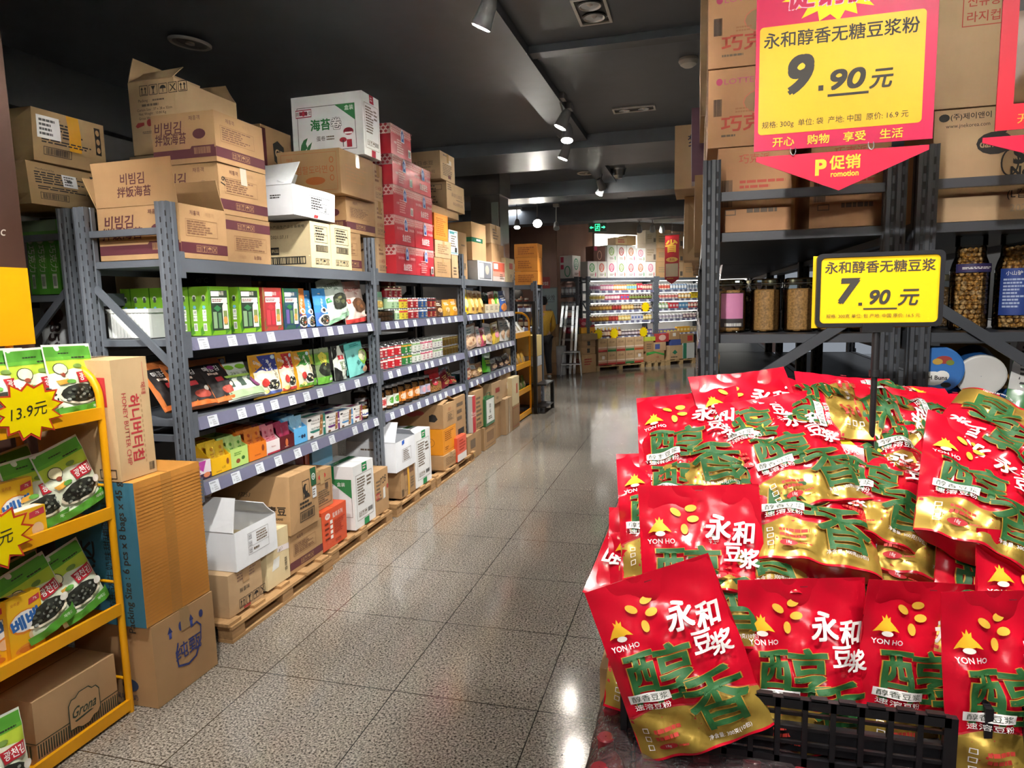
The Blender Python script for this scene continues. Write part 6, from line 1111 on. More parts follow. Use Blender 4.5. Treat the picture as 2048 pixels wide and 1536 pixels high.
BAGS = [  # px, py, distance, normal elevation, turn, label, azimuth, shape
 (1352, 1310, 1.235, 14, 21, 'twisted at the front corner, its gold tip hanging below the crate', -12, 0),
 (1345, 1275, 1.36, 18, -7, 'behind the twisted corner bag, only its upper edge showing', -10, 1),
 (1606, 1322, 1.275, 12, 0, 'standing upright behind the crate grid, centre front', 0, 0),
 (1612, 1230, 1.34, 16, -2, 'standing second behind the crate grid, folded top edge raised', 0, 1),
 (1836, 1326, 1.27, 12, -6, 'standing at the end of the crate grid, green character over gold', 4, 2),
 (2015, 1362, 1.165, 12, -2, 'standing between the grid and the second crate, nearest the photographer', 4, 0),
 (1990, 1175, 1.30, 24, -20, 'standing tilted above the foremost end bags', 6, 3),
 (1405, 1130, 1.35, 28, 2, 'upright with folded top, above the twisted corner bag', -8, 2),
 (1330, 1165, 1.41, 25, 4, 'at the aisle edge beside the folded-top bag', -20, 3),
 (1745, 1190, 1.36, 30, -75, 'lying sideways in the gap behind the grid bags', 0, 1),
 (1880, 1180, 1.40, 34, 178, 'upside down behind the bag at the end of the grid', 0, 2),
 (1580, 905, 1.50, 50, 9, 'with the brightest gleaming gold band, middle of the heap', 0, 0),
 (1618, 1010, 1.42, 50, -12, 'with a broad gold band facing the aisle, below the gleaming one', 0, 2),
 (1762, 965, 1.45, 46, -24, 'slanting with gold band and net weight line, in the middle', 0, 1),
 (1390, 960, 1.50, 48, 3, 'with a gold band at the aisle side, halfway up', -12, 3),
 (1350, 1020, 1.46, 46, 6, 'under the aisle-side gold-banded one', -14, 1),
 (1470, 1060, 1.41, 52, -4, 'showing its white label strip, between the two gold-banded ones', 0, 3),
 (1960, 985, 1.35, 44, -32, 'large and slanting near the picture edge, gold corner forward', 8, 0),
 (1985, 905, 1.44, 54, 128, 'turned nearly upside down, white characters toward the picture edge', 6, 2),
 (1835, 880, 1.55, 48, -14, 'with a gold lower band, behind the slanting one', 4, 3),
 (1688, 868, 1.58, 52, -7, 'with white characters at its top, left of the sign pole', 0, 1),
 (1718, 930, 1.53, 48, -16, 'mostly covered between the gleaming and the slanting ones', 0, 2),
 (1510, 858, 1.58, 50, 8, 'behind the gleaming one, characters leaning', -4, 2),
 (1385, 885, 1.56, 46, 12, 'tall at the aisle edge with shiny creases', -22, 1),
 (1440, 925, 1.54, 50, 4, 'wedged between the aisle-edge one and the gleaming one', -8, 0),
 (1425, 866, 1.66, 58, 10, 'farthest along the aisle edge by the rack post', -15, 3),
 (1578, 826, 1.62, 70, 84, 'lying sideways on the crest with its gold end toward the aisle', 0, 0),
 (1600, 842, 1.74, 58, -40, 'poking up in a peak behind the crest', 0, 3),
 (1705, 842, 1.68, 62, -10, 'plain red, just in front of the sign pole', 0, 2),
 (1800, 822, 1.62, 66, -96, 'lying sideways beside the sign pole, gold end away from it', 0, 1),
 (1965, 868, 1.60, 64, -8, 'crowning the heap below the blue tubs', 6, 0),
 (1900, 862, 1.57, 60, -80, 'lying sideways with a long gold strip under the crowning one', 0, 3),
 (1480, 1130, 1.43, 40, 90, 'on its side in the shadow behind the folded-top bag', 0, 1),
 (1320, 1090, 1.47, 40, 172, 'upside down at the aisle edge, gold end up', -25, 2),
 (1850, 1090, 1.42, 46, -30, 'beneath the large slanting one, label strip showing', 4, 2),
 (1830, 1040, 1.43, 48, -20, 'below the net weight line bag, gold edge catching light', 0, 0),
 (1700, 1090, 1.42, 44, -60, 'dark in the hollow above the upright grid bags', 0, 3),
 (2060, 1060, 1.38, 44, -20, 'cut by the picture edge beside the large slanting one', 8, 1),
 (2070, 1240, 1.24, 24, -8, 'cut by the picture edge above the second crate', 8, 2),
]
for x, y, d, el, al, lab, az, v in BAGS: soy(x, y, d, el, al, S + lab, az, v)
# bags buried underneath that fill the heap
rn = random.Random(4)
for i, (x, y, z) in enumerate([(X_, Y_, Z_) for Z_ in (.86, .93, 1.0, 1.07, 1.14) for Y_ in (1.66, 1.84) for X_ in (.1, .34, .58, .82) if Z_ < .90 + (Y_ - 1.25) * .50]):
    o = bpy.data.objects.new('soy_milk_bag', pm[i % 4]); COL.objects.link(o); o.location = (x + rn.uniform(-.02, .02), y + rn.uniform(-.03, .03), z); o.rotation_euler = (RAD(-85 + rn.uniform(-6, 6)), RAD(rn.uniform(-6, 6)), RAD(rn.uniform(-30, 30)))
    tag(o, 'red soy milk bag buried deep in the heap with hardly anything showing', 'bag', 'buried red soy milk bags')
# black produce crates
BKP = 'plast:16161a'
def crate(x0, x1, y0, y1, z, lab, panel=None):
    e = empty('plastic_crate', ((x0 + x1) / 2, (y0 + y1) / 2, z), 0, lab, 'crate', 'black plastic crates'); w = x1 - x0; d = y1 - y0; h = .13; t = .012
    m = MB(); m.box((-w / 2, -d / 2, 0), (w / 2, d / 2, .012), BKP); m.build('base', e)
    def grid(a, b, nm, hh=h, zb=0.0):
        a = Vector(a); b = Vector(b); L = (b - a).length; u = (b - a) / L; nrm = Vector((u.y, -u.x, 0)); m = MB()
        for zz in (zb + .008, zb + hh - .008): m.bar(tuple(a + Vector((0, 0, zz))), tuple(b + Vector((0, 0, zz))), t, .018, BKP)
        for q in (.34, .56, .77): m.bar(tuple(a + Vector((0, 0, zb + hh * q))), tuple(b + Vector((0, 0, zb + hh * q))), t * .5, .006, BKP)
        n = max(3, int(L / .042)); 
        for i in range(n + 1):
            p = a + u * (L * i / n); ww = .02 if i in (0, n) else .009; m.bar(tuple(p + Vector((0, 0, zb))), tuple(p + Vector((0, 0, zb + hh))), ww, t, BKP, tuple(nrm))
            if i < n: q = a + u * (L * (i + .2) / n); r_ = a + u * (L * (i + .8) / n); m.bar(tuple(q + Vector((0, 0, zb + hh + .002))), tuple(r_ + Vector((0, 0, zb + hh + .002))), t, .006, BKP)
        m.build(nm, e)
    grid((-w / 2, d / 2, 0), (-w / 2, -d / 2, 0), 'side_panel'); grid((w / 2, -d / 2, 0), (w / 2, d / 2, 0), 'side_panel'); grid((w / 2, d / 2, 0), (-w / 2, d / 2, 0), 'back_panel')
    if panel:
        cx = (x0 + x1) / 2; cy = (y0 + y1) / 2
        grid((panel[0] - cx, panel[2] - cy, -.005), (panel[1] - cx, panel[2] - cy + .0, -.005), 'front_panel', .125, .0)
        m = MB(); m.box((-w / 2, -d / 2, .012), (w / 2, -d / 2 + .012, .05), BKP); m.build('front_rim', e)
    return e
crate(-.125, .475, 1.215, 1.66, .802, 'black crate with a gridded front panel holding the heap of red bags', (.012, .412, 1.185))
crate(.535, 1.13, 1.215, 1.66, .802, 'second black crate beside the gridded one, mostly outside the picture', (.535, .93, 1.185))
crate(-.125, .475, 1.67, 2.07, .802, 'black crate behind the gridded one, under the crest of the heap')
crate(.535, 1.13, 1.67, 2.07, .802, 'black crate behind the second one, under the far end of the heap')
# shrink-wrapped bottle packs below
bm = MB(); br, bh = .043, .262
bm.lathe([(.001, .002), (br * .9, .002), (br, .012), (br, .13), (br * .94, .145), (br, .16), (br * .97, .185), (br * .72, .215), (br * .36, .24), (br * .34, .248)], 'film:5a1418', 16, keys=['film:84242a'] * 3 + ['film:b0342a'] + ['film:84242a'] * 5)
bm.face_art((0, 0, 0), (1, 0, 0), (0, 1, 0), br * 3, .09, [('r', 0, 0, 1, 1, 'film:8a2a26'), ('e', .3, .5, .12, .3, 'ink:c89a4a'), ('L', .5, .2, .9, .8, 4, 'ink:e0d8d0'), ('r', .1, .1, .2, .6, 'ink:ddd')] if False else [('r', 0, 0, 1, 1, 'film:8a2a26'), ('e', .3, .5, .12, .3, 'ink:c89a4a'), ('L', .5, .2, .9, .8, 4, 'ink:e0d8d0')], 3, .0008, L=.02, fn=cyl_fn(br, .09, .04, 3.0))
bottle = bm.mesh('bottle'); cm_ = MB(); cm_.lathe([(br * .4, .238), (br * .4, bh - .002), (br * .34, bh), (.001, bh)], 'film:7a2028', 14); capm = cm_.mesh('bottle_cap')
wn = MB()
def wrapped(x0, y0, z, nx, ny, lab, idx, top=True):
    w, d = nx * br * 2.02, ny * br * 2.02; e = empty('bottle_pack', (x0 + w / 2, y0 + d / 2, z), 0, lab, 'bottle pack', 'shrink-wrapped packs of dark red bottles')
    for i in range(nx):
        for j in range(ny):
            o = bpy.data.objects.new('bottle', bottle); COL.objects.link(o); o.parent = e; o.location = (-w / 2 + br * 1.01 * (2 * i + 1), -d / 2 + br * 1.01 * (2 * j + 1), 0); o.rotation_euler.z = (i * 1.3 + j) % 6 * .2 - .5
            c = bpy.data.objects.new('bottle_cap', capm); COL.objects.link(c); c.parent = o
    m = MB(); nu, nv = 10 * nx, 10; a, b = w / 2 + .002, d / 2 + .002
    def ring(f, inset): return [(x * (1 - inset), y * (1 - inset)) for x, y in f]
    per = [(-a + 2 * a * i / (8 * nx), -b) for i in range(8 * nx)] + [(a, -b + 2 * b * i / (8 * ny)) for i in range(8 * ny)] + [(a - 2 * a * i / (8 * nx), b) for i in range(8 * nx)] + [(-a, b - 2 * b * i / (8 * ny)) for i in range(8 * ny)]
    n = len(per); V = []; lev = [(.0, 0), (.06, 0), (.12, 0), (.165, .005), (.195, .03), (.225, .08), (.25, .16), (.266, .3), (.266, .7), (.264, .98)]
    for k, (zz, ins) in enumerate(lev):
        for i, (x, y) in enumerate(per):
            sc_ = .012 * abs(math.cos(math.pi * ((i % 8) / 8 - .0))) * (1 if k < 8 else 0)
            V.append((x * (1 - ins) * (1 - sc_ * .6), y * (1 - ins) * (1 - sc_), zz - (.006 * math.sin(i * 1.7 + k) if k in (5, 6) else 0)))
    m.add(V, [(k * n + i, k * n + (i + 1) % n, (k + 1) * n + (i + 1) % n, (k + 1) * n + i) for k in range(len(lev) - 1) for i in range(n)], 'wrap:f2eaea', True); m.build('shrink_film', e)
    return e
NM = [['at the aisle corner under the crate', 'second from the aisle, under the gridded crate', 'third from the aisle, under the second crate'], ]
for k in range(3):
    for i in range(3):
        wrapped(-.2 + .45 * i, 1.055, .002 + .268 * k if k < 2 else .536, 5, 4, 'dark red bottle pack ' + NM[0][i] + ', ' + ('bottom layer', 'middle layer', 'top layer')[k], i)
        if k == 2: pass
m = MB(); m.box((-.2, 1.42, .002), (1.14, 2.1, .798), 'card:a98458'); tag(m.build('plinth'), 'plain kraft covered plinth carrying the rear crates behind the bottle packs', 'plinth')
# ------------------------------------------------------------------ hanging promotion signs
MG = 'gloss:c8124a'; YS_ = 'gloss:dfb414'; SY = 1.95
def rrect(x0, y0, x1, y1, r, asp=1.0, n=5):
    P = []
    for cx, cy, a0 in ((x1 - r / asp, y1 - r, 0), (x0 + r / asp, y1 - r, 90), (x0 + r / asp, y0 + r, 180), (x1 - r / asp, y0 + r, 270)):
        for i in range(n + 1): t = RAD(a0 + 90 * i / n); P.append((cx + r / asp * math.cos(t), cy + r * math.sin(t)))
    return P
def promo(x0, x1, zb, ht, filled, lab, arrow_w):
    w = x1 - x0; asp = w / ht; e = empty('promotion_sign', ((x0 + x1) / 2, SY, zb), 0, lab, 'sign')
    m = MB(); o = (-w / 2, 0, 0)
    if filled:
        m.prism([((x - .5) * w, 0) for x in (0, 1)] + [(w / 2, .004), (-w / 2, .004)], 0, ht, MG)
        els = [('s', .44, .86, .17, .12, 17, 'ink:f2d800', 1.7), ('t', '促销价', .42, .855, .155, 'ink:f4c0d4', {'bold': .075, 'shear': .12}), ('t', '促销价', .42, .855, .155, 'ink:c8124a', {'bold': .035, 'shear': .12}), ('p', rrect(.022, .093, .937, .70, .022, asp), YS_),
               ('t', '永和醇香无糖豆浆粉', .475, .622, .092, 'ink:2a2620', {'w': .855, 'bold': .018}), ('t', '9', .255, .418, .29, 'ink:2a2620', {'shear': .22, 'bold': .045}), ('r', .365, .315, .393, .345, 'ink:2a2620'), ('t', '90', .525, .368, .15, 'ink:2a2620', {'shear': .22, 'bold': .04, 'w': .19}), ('r', .418, .277, .645, .291, 'ink:2a2620'), ('t', '元', .715, .352, .12, 'ink:2a2620', {'shear': .2, 'bold': .025}),
               ('t', '规格: 300g  单位: 袋  产地: 中国  原价: 16.9 元', .455, .145, .042, 'ink:2a2620', {'w': .82}), ('t', '开心    购物    享受    生活', .475, .046, .058, 'ink:f0d23a', {'w': .73, 'bold': .02})]
        m.face_art(o, (1, 0, 0), (0, 0, 1), w, ht, els, 2, .0004)
    else:
        t = .035
        for a, b, c, d in ((0, 0, w, .06), (0, .06, t, ht), (w - t, .06, w, ht)): m.box((a - w / 2, 0, b), (c - w / 2, .004, d), 'gloss:d81e34')
        m.face_art(o, (1, 0, 0), (0, 0, 1), w, ht, [('t', '开心  购物  享受  生活', .5, .05, .05, 'ink:f0b23a', {'w': .8})], 2, .0004)
    m.build('sign_board', e)
    if not filled: m = MB(); m.add([(-w / 2 + .03, .002, .05), (w / 2 - .03, .002, .05), (w / 2 - .03, .002, ht), (-w / 2 + .03, .002, ht)], [(0, 1, 2, 3)], 'glass:d8ccc4'); m.build('clear_window', e)
    m = MB(); aw = arrow_w / 2; m.prism([(-aw, 0), (aw, 0), (aw, .003), (-aw, .003)], -.028, -.0275, MG if filled else 'gloss:d81e34')
    za, zm, zt = -.028, -.045, -.112; F_ = [(-aw, 0, -.014), (aw, 0, -.014), (aw, 0, -.026), (0, 0, zt), (-aw, 0, -.026)]
    k = 'gloss:d81e44'; m = MB(); m.add(F_, [(4, 3, 2, 1, 0)[::-1][::-1]], k); m.add([(x, .003, z) for x, y, z in F_], [(0, 1, 2, 3, 4)], k); m.add(F_ + [(x, .003, z) for x, y, z in F_], [(i, (i + 1) % 5, 5 + (i + 1) % 5, 5 + i) for i in range(5)], k)
    if filled: m.face_art((-aw, 0, zt), (1, 0, 0), (0, 0, 1), 2 * aw, -zt, [('t', 'P', .39, .54, .48, 'ink:f0d23a', {'bold': .05}), ('t', '促销', .53, .63, .33, 'ink:f0d23a', {'bold': .03}), ('t', 'romotion', .53, .37, .18, 'ink:f0d23a', {'bold': .03, 'w': .16})], 1, .0004)
    m.build('arrow_tag', e)
    for sx in (-.27, .17):
        m = MB(); R_ = .013; m.tube([(sx * w + R_ * .5 * math.cos(t), -.002 + R_ * .7 * math.sin(t) * .6, -.004 + R_ * math.sin(t)) for t in np.linspace(0, 6.283, 13)], .0012, 'metal:c8ccd0', 6, False); m.build('ring', e)
    for sx in (-.4, .4): m = MB(); m.tube([(sx * w, .002, ht), (sx * w, .002, CEIL - zb)], .0012, 'plast:d8d8d8', 5); m.build('hanging_line', e)
    return e
pL, pR = onY(1508, 290, SY), onY(1865, 275, SY); pT = onY(1513, 0, SY)
zb = onY(1508, 304, SY)[2]
promo(pL[0], pR[0], zb, .44, True, 'large magenta and yellow promotion sign priced 9.90, hanging over the red bags', (pR[0] - pL[0]) * .97)
p2 = onY(1990, 262, SY); promo(p2[0], p2[0] + .45, p2[2], .5, False, 'empty red promotion frame hanging at the picture edge, no price sheet in it', .5)
# ------------------------------------------------------------------ price board on a pole
PY = 1.63
a, b, c = onY(1634, 655, PY), onY(1880, 655, PY), onY(1643, 508, PY); w = b[0] - a[0] + .008; ht = c[2] - a[2]
e = empty('price_board', ((a[0] + b[0]) / 2, PY, a[2]), 0, 'yellow price board framed in black, 7.90, on a pole stuck in the heap', 'sign')
m = MB(); r = .012; prof = rrect(0, 0, 1, 1, r / ht, w / ht)
inn = rrect(.035, .055, .965, .945, .06, w / ht); n = len(prof)
P0 = [((x - .5) * w, 0, z * ht) for x, z in prof]; P1 = [((x - .5) * w, 0, z * ht) for x, z in inn]; B0 = [(x, .012, z) for x, y, z in P0]
m.add(P0 + P1, [(i, (i + 1) % n, n + (i + 1) % n, n + i) for i in range(n)][::1], 'plast:17171a'); m.add(P0 + B0, [(i, n + i, n + (i + 1) % n, (i + 1) % n) for i in range(n)], 'plast:17171a'); m.add(B0, [tuple(range(n))], 'plast:17171a')
m.add(P1 + [(x, .003, z) for x, y, z in P1], [(i, (i + 1) % n, n + (i + 1) % n, n + i) for i in range(n)], 'plast:17171a'); m.build('frame', e)
m = MB(); m.add([(x, .003, z) for x, y, z in P1], [tuple(range(n))], YS_)
m.face_art((-w / 2, .003, 0), (1, 0, 0), (0, 0, 1), w, ht, [('t', '永和醇香无糖豆浆', .5, .81, .17, 'ink:2a2620', {'w': .86, 'bold': .018}), ('t', '7', .26, .49, .46, 'ink:2a2620', {'shear': .2, 'bold': .045}), ('r', .345, .29, .375, .33, 'ink:2a2620'), ('t', '90', .51, .4, .26, 'ink:2a2620', {'shear': .22, 'bold': .035}), ('r', .385, .235, .65, .255, 'ink:2a2620'), ('t', '元', .74, .39, .25, 'ink:2a2620', {'shear': .2, 'bold': .02}), ('t', '规格: 300克 单位: 包 产地: 中国 原价: 16.5 元', .46, .15, .06, 'ink:2a2620', {'w': .74})], 1, .0004)
m.build('price_sheet', e)
m = MB(); m.box((-w / 2 - .006, .0125, -.002), (w / 2 - .02, .0135, ht - .004), YS_); m.build('rear_sheet', e)
m = MB(); m.box((-.03, -.004, -.012), (.03, .018, .006), 'plast:141416'); m.build('clamp', e)
m = MB(); m.tube([(0, .007, -.01), (0, .007, -.1)], .008, 'plast:1c1c1e', 10); m.tube([(0, .007, -.1), (0, .007, -.46)], .0065, 'plast:1c1c1e', 10); m.tube([(0, .007, -.095), (0, .007, -.11)], .011, 'plast:1c1c1e', 10); m.build('pole', e)
# ------------------------------------------------------------------ cartons on the right racks
LK = 'ink:c0503c'
lot = [('t', 'LOTTE 로떼', .45, .84, .1, 'ink:c0607a', {'w': .55, 'bold': .01}), ('e', .12, .84, .035, .045, 'ink:c0406a'), ('e', .58, .55, .2, .16, 'ink:c87a5a'), ('e', .58, .55, .185, .14, KR3.replace('card', 'ink')), ('t', '가나', .58, .55, .1, 'ink:c05a4a'), ('t', '巧克派', .5, .3, .22, LK, {'bold': .03, 'w': .7}), ('L', .15, .12, .4, .17, 1, GY), ('o', .6, .08, .95, .2, .012, GY), ('t', '(26gx12包)x8盒', .78, .14, .06, GY, {'w': .3}), ('b', .06, .4, .15, .62, BK), ('L', .3, .42, .5, .5, 2, 'ink:a8744a')]
lows = [('b', .05, .3, .2, .62, BK), ('L', .3, .5, .95, .62, 2, LK), ('L', .4, .2, .9, .3, 1, GY), ('o', .1, .2, .25, .27, .01, GY)]
RY = 2.64
LC = 'card:b98a60'
def rc(x0, x1, y0, z0, z1, dep, lab, end, k=LC, **kw): return carton(x1, y0, y0 + dep, z0, z1, x1 - x0, k, (), end, label=lab, **kw)
zl = [1.848, 2.15, 2.424, 2.698, 2.97]
for j in range(4):
    for i, (x0, x1) in enumerate((((.075, .325), (.385, .64)) if j == 0 else ((.035, .345), (.35, .66)))):
        rc(x0, x1, RY, zl[j], zl[j + 1] - .003, .4, 'kraft chocolate pie carton on the right rack, ' + ORD[j] + ' from the deck, ' + ('aisle' if i == 0 else 'inner') + ' column', (lows + [('t', '巧克派', .5, .86, .12, LK)] if j == 0 else lot), group='chocolate pie cartons')
jn = [('e', .055, .93, .03, .035, BK), ('t', '(주)제이앤이', .2, .93, .062, BK, {'bold': .012, 'w': .22}), ('t', 'www.jnekorea.com', .185, .85, .05, BK, {'w': .24}), ('e', .335, .68, .1, .1, BK), ('e', .37, .8, .03, .05, BK), ('t', 'dando', .32, .68, .1, KR2.replace('card', 'ink'), {'bold': .02, 'w': .13}), ('t', 'Su', .5, .56, .2, BK, {'bold': .05}), ('t', 'Noodle', .55, .42, .12, BK, {'bold': .04}), ('g', .42, .5, .05, .12, .014, BK), ('t', '(L컵) 7', .5, .22, .09, BK), ('t', '2021.05', .53, .1, .09, 'ink:a89a80')]
sn = [('o', .15, .52, .37, .74, .006, LK), ('t', '신유통', .26, .68, .075, LK, {'bold': .01, 'w': .17}), ('t', '라지컵', .26, .58, .075, LK, {'bold': .01, 'w': .17}), ('e', .46, .68, .1, .1, BK), ('t', 'dando', .46, .68, .07, KR2.replace('card', 'ink'), {'bold': .02})]
rc(.765, 1.30, RY, 1.848, 2.215, .36, 'big kraft noodle carton with a web address, on the rack with popcorn jars', jn, 'card:c0a27c')
rc(.745, 1.29, RY, 2.218, 2.70, .36, 'big kraft carton with red Korean stamp, stacked on the web address carton', sn, 'card:c4a680', bulge=.006)
rc(.75, 1.29, RY, 2.703, 3.1, .36, 'big kraft carton topmost on the rack with popcorn jars', sn, 'card:c0a27c')
# cartons along the aisle face, jutting over the edge of the right rack top
def ac(y0, y1, z0, z1, ov, lab, k=KR2, side_l=(), **kw): return carton(.42, y0, y1, z0, z1, .42 + ov, k, (), side_l, label=lab, **kw)
ac(3.2, 3.75, ZT, 2.40, -.03, 'pale carton behind the chocolate pie cartons on the right rack')
ac(3.2, 3.75, 2.403, 2.95, -.01, 'pale carton upper of the two behind the chocolate pie cartons')
ac(4.56, 4.86, ZT, 2.25, .08, 'kraft carton overhanging the aisle from the top of the right rack', KR2, [('p', [(.05, .9), (.3, .5), (.05, .1)], 'card:a3845c')])
ac(4.25, 4.7, 2.253, 2.62, .13, 'kraft carton with black characters jutting farthest over the aisle', KR2, [('t', '梦', .2, .75, .2, 'ink:3a3044', {'bold': .02}), ('t', '多', .3, .3, .18, 'ink:3a3044', {'bold': .02})])
carton(.42, 4.05, 4.22, 2.26, 2.66, .45, 'gloss:c9c6d2', (), [('r', 0, 0, .4, 1, 'ink:6a4458'), ('L', .5, .2, .9, .8, 5, GY)], label='pale purple carton squeezed in front of the farthest jutting one')
carton(.42, 3.78, 4.21, ZT, 2.25, .43, KR3, label='kraft carton below the pale purple one on the right rack')
for i, (y, h2) in enumerate(((4.9, .38), (5.45, .3), (6.0, .42), (6.6, .36), (7.2, .4), (7.75, .3))): ac(y, y + .43, ZT, ZT + h2, .03 - .02 * (i % 2), 'kraft carton on the right rack top beyond the jutting ones, ' + ORD[i] + ' of six', (KR, KR2, KR3)[i % 3])
# ------------------------------------------------------------------ jars seen through the end of the right rack
def clip_jar(x, y, lab, label=False):
    r, h = .054, .2; e = empty('clip_top_jar', (x, y, S1 - .003), 0, lab, 'jar', 'clip-top jars of brown grain')
    g = MB(); g.lathe([(.001, .001), (r * .93, .001), (r, .01), (r, h * .84), (r * .96, h * .88)], 'glass:f2f4f2', 24); g.build('glass_body', e)
    c = MB(); c.lathe([(.001, .004), (r * .9, .004), (r * .95, .012), (r * .95, h * .78), (r * .7, h * .8), (.001, h * .805)], 'grain:b88a52', 24); c.build('contents', e)
    l = MB(); l.lathe([(r * .96, h * .88), (r * 1.06, h * .885), (r * 1.06, h * .92), (r * .98, h * .93), (r * .97, h * .98), (r * .8, h), (.001, h)], 'glass:e2e8ea', 24); l.build('lid', e)
    w_ = MB(); w_.lathe([(r * 1.07, h * .895), (r * 1.085, h * .9), (r * 1.07, h * .905)], 'metal:b8bcc0', 24)
    for sx in (-1, 1): w_.tube([(sx * r * 1.08, 0, h * .92), (sx * r * 1.12, 0, h * .86), (sx * r * 1.06, 0, h * .82)], .0015, 'metal:b8bcc0', 6)
    w_.build('wire_clip', e)
    if label: b_ = MB(); b_.face_art((0, 0, 0), (1, 0, 0), (0, 1, 0), .09, .13, [('r', 0, 0, 1, 1, 'ink:d88ab4'), ('r', 0, 0, 1, .25, 'ink:3a3436'), ('b', .2, .03, .9, .12, W_), ('o', 0, 0, 1, 1, .02, 'ink:2a2426')], 2, .0008, L=.02, fn=cyl_fn(r, .13, .02, .09 / r)); b_.build('label', e)
for i, x in enumerate((.132, .254, .372, .49, .60)): clip_jar(x, 2.74, 'clip-top jar of brown grain, ' + ('pink-labelled, beside the post of the right rack' if i == 0 else ORD[i] + ' in the row that starts with the pink-labelled one'), i == 0)
sj = jar_protos(.04, .2, 'nuts:7a5a34', None, (), 'metal:b0a888')
for i in range(7): thing2('nut_jar', sj[0], sj[1], (.12 + .085 * i, 2.93, S1 - .003), 0, 'smaller jar with a metal lid behind the clip-top jars, ' + ORD[i] + ' from the aisle', 'jar', 'jars in the second row of the right rack')
rj = jar_protos(.042, .13, 'nuts:6a2420', None, (), 'metal:8a8480')
for i in range(5): thing2('nut_jar', rj[0], rj[1], (.16 + .1 * i, 3.0, S2), 0, 'dark red jar in the shade on the shelf below, ' + ORD[i] + ' from the aisle', 'jar', 'dark red jars in the shade')
# popcorn jars
def popcorn(x, y, lab, lk, els, vr=0, labz=(.05, .16)):
    r, h = .061, .335; e = empty('popcorn_jar', (x, y, S1 - .003), 0, lab, 'jar', 'tall popcorn jars'); rn = random.Random(int(x * 1000))
    prof = [(.001, .001), (r * .92, .001), (r, .012), (r, h * .62), (r * .9, h * .7), (r * .78, h * .76), (r * .76, h * .86), (r * .72, h * .88)]
    g = MB(); g.lathe(prof, 'glass:f4f4f2', 26); g.build('jar_body', e)
    l = MB(); l.lathe([(r * .74, h * .87), (r * .8, h * .875), (r * .8, h * .98), (r * .74, h), (.001, h)], 'glass:dfe4e6', 24); l.build('lid', e)
    c = MB(); base = [(0, 0, 1), (0, 0, -1)] + [(math.cos(a) * .894, math.sin(a) * .894, .447) for a in [i * 1.2566 for i in range(5)]] + [(math.cos(a) * .894, math.sin(a) * .894, -.447) for a in [i * 1.2566 + .628 for i in range(5)]]
    Fs = [(0, 2 + i, 2 + (i + 1) % 5) for i in range(5)] + [(1, 7 + (i + 1) % 5, 7 + i) for i in range(5)] + [(2 + i, 7 + i, 2 + (i + 1) % 5) for i in range(5)] + [(2 + (i + 1) % 5, 7 + i, 7 + (i + 1) % 5) for i in range(5)]
    z = .014
    while z < h * .84:
        rr = (r if z < h * .6 else r * .76) - .013; n = max(6, int(6.28 * rr / .019)); off = rn.random()
        for i in range(n):
            s = rn.uniform(.0095, .0135); a = 6.283 * (i + off) / n; q = rr - rn.uniform(0, .004)
            V = [(q * math.cos(a) + vx * s * rn.uniform(.85, 1.15), q * math.sin(a) + vy * s * rn.uniform(.85, 1.15), z + vz * s) for vx, vy, vz in base]
            c.add(V, Fs, ('nuts:e0a858', 'nuts:d09848', 'nuts:ecc080')[rn.randrange(3)], True)
        z += .0165
    c.lathe([(.001, .01), (r * .7, .01), (r * .7, h * .6), (r * .5, h * .8), (.001, h * .82)], 'nuts:8a5a28', 12)
    tag(c.build('popcorn', e), kind='stuff')
    b_ = MB(); hh = labz[1]; b_.face_art((0, 0, 0), (1, 0, 0), (0, 1, 0), r * 2.4, hh, [('r', 0, 0, 1, 1, lk)] + els, 2, .0012, L=.025, fn=lambda u, v, o: (lambda P: np.stack([P[:, 0] * math.cos(vr) - P[:, 1] * math.sin(vr), P[:, 0] * math.sin(vr) + P[:, 1] * math.cos(vr), P[:, 2]], 1))(cyl_fn(r, hh, labz[0], 2.4)(u, v, o))); b_.build('label', e)
popcorn(.935, 2.76, 'tall popcorn jar nearest the rack post, small blue band round its neck', 'ink:2a2a5a', [('r', .05, .2, .95, .8, 'ink:3a2a5a'), ('L', .15, .35, .85, .65, 2, W_)], .15, (.2, .03))
popcorn(1.075, 2.76, 'tall popcorn jar with a large blue label at the picture edge', 'ink:23408a', [('t', '小山驴', .28, .9, .1, W_), ('L', .08, .15, .5, .8, 9, 'ink:a8b8d8'), ('r', .6, .1, .98, .6, W_), ('b', .63, .3, .95, .55, BK)], .1)
popcorn(1.215, 2.76, 'third tall popcorn jar, outside the picture edge', 'ink:23408a', [], .1)
for i in range(4): 
    o = thing2('nut_jar', sj[0], sj[1], (.80 + .11 * i, 2.95, S1 - .003), 0, 'dim jar standing behind the popcorn jars, ' + ORD[i] + ' from the post', 'jar', 'jars behind the popcorn jars')
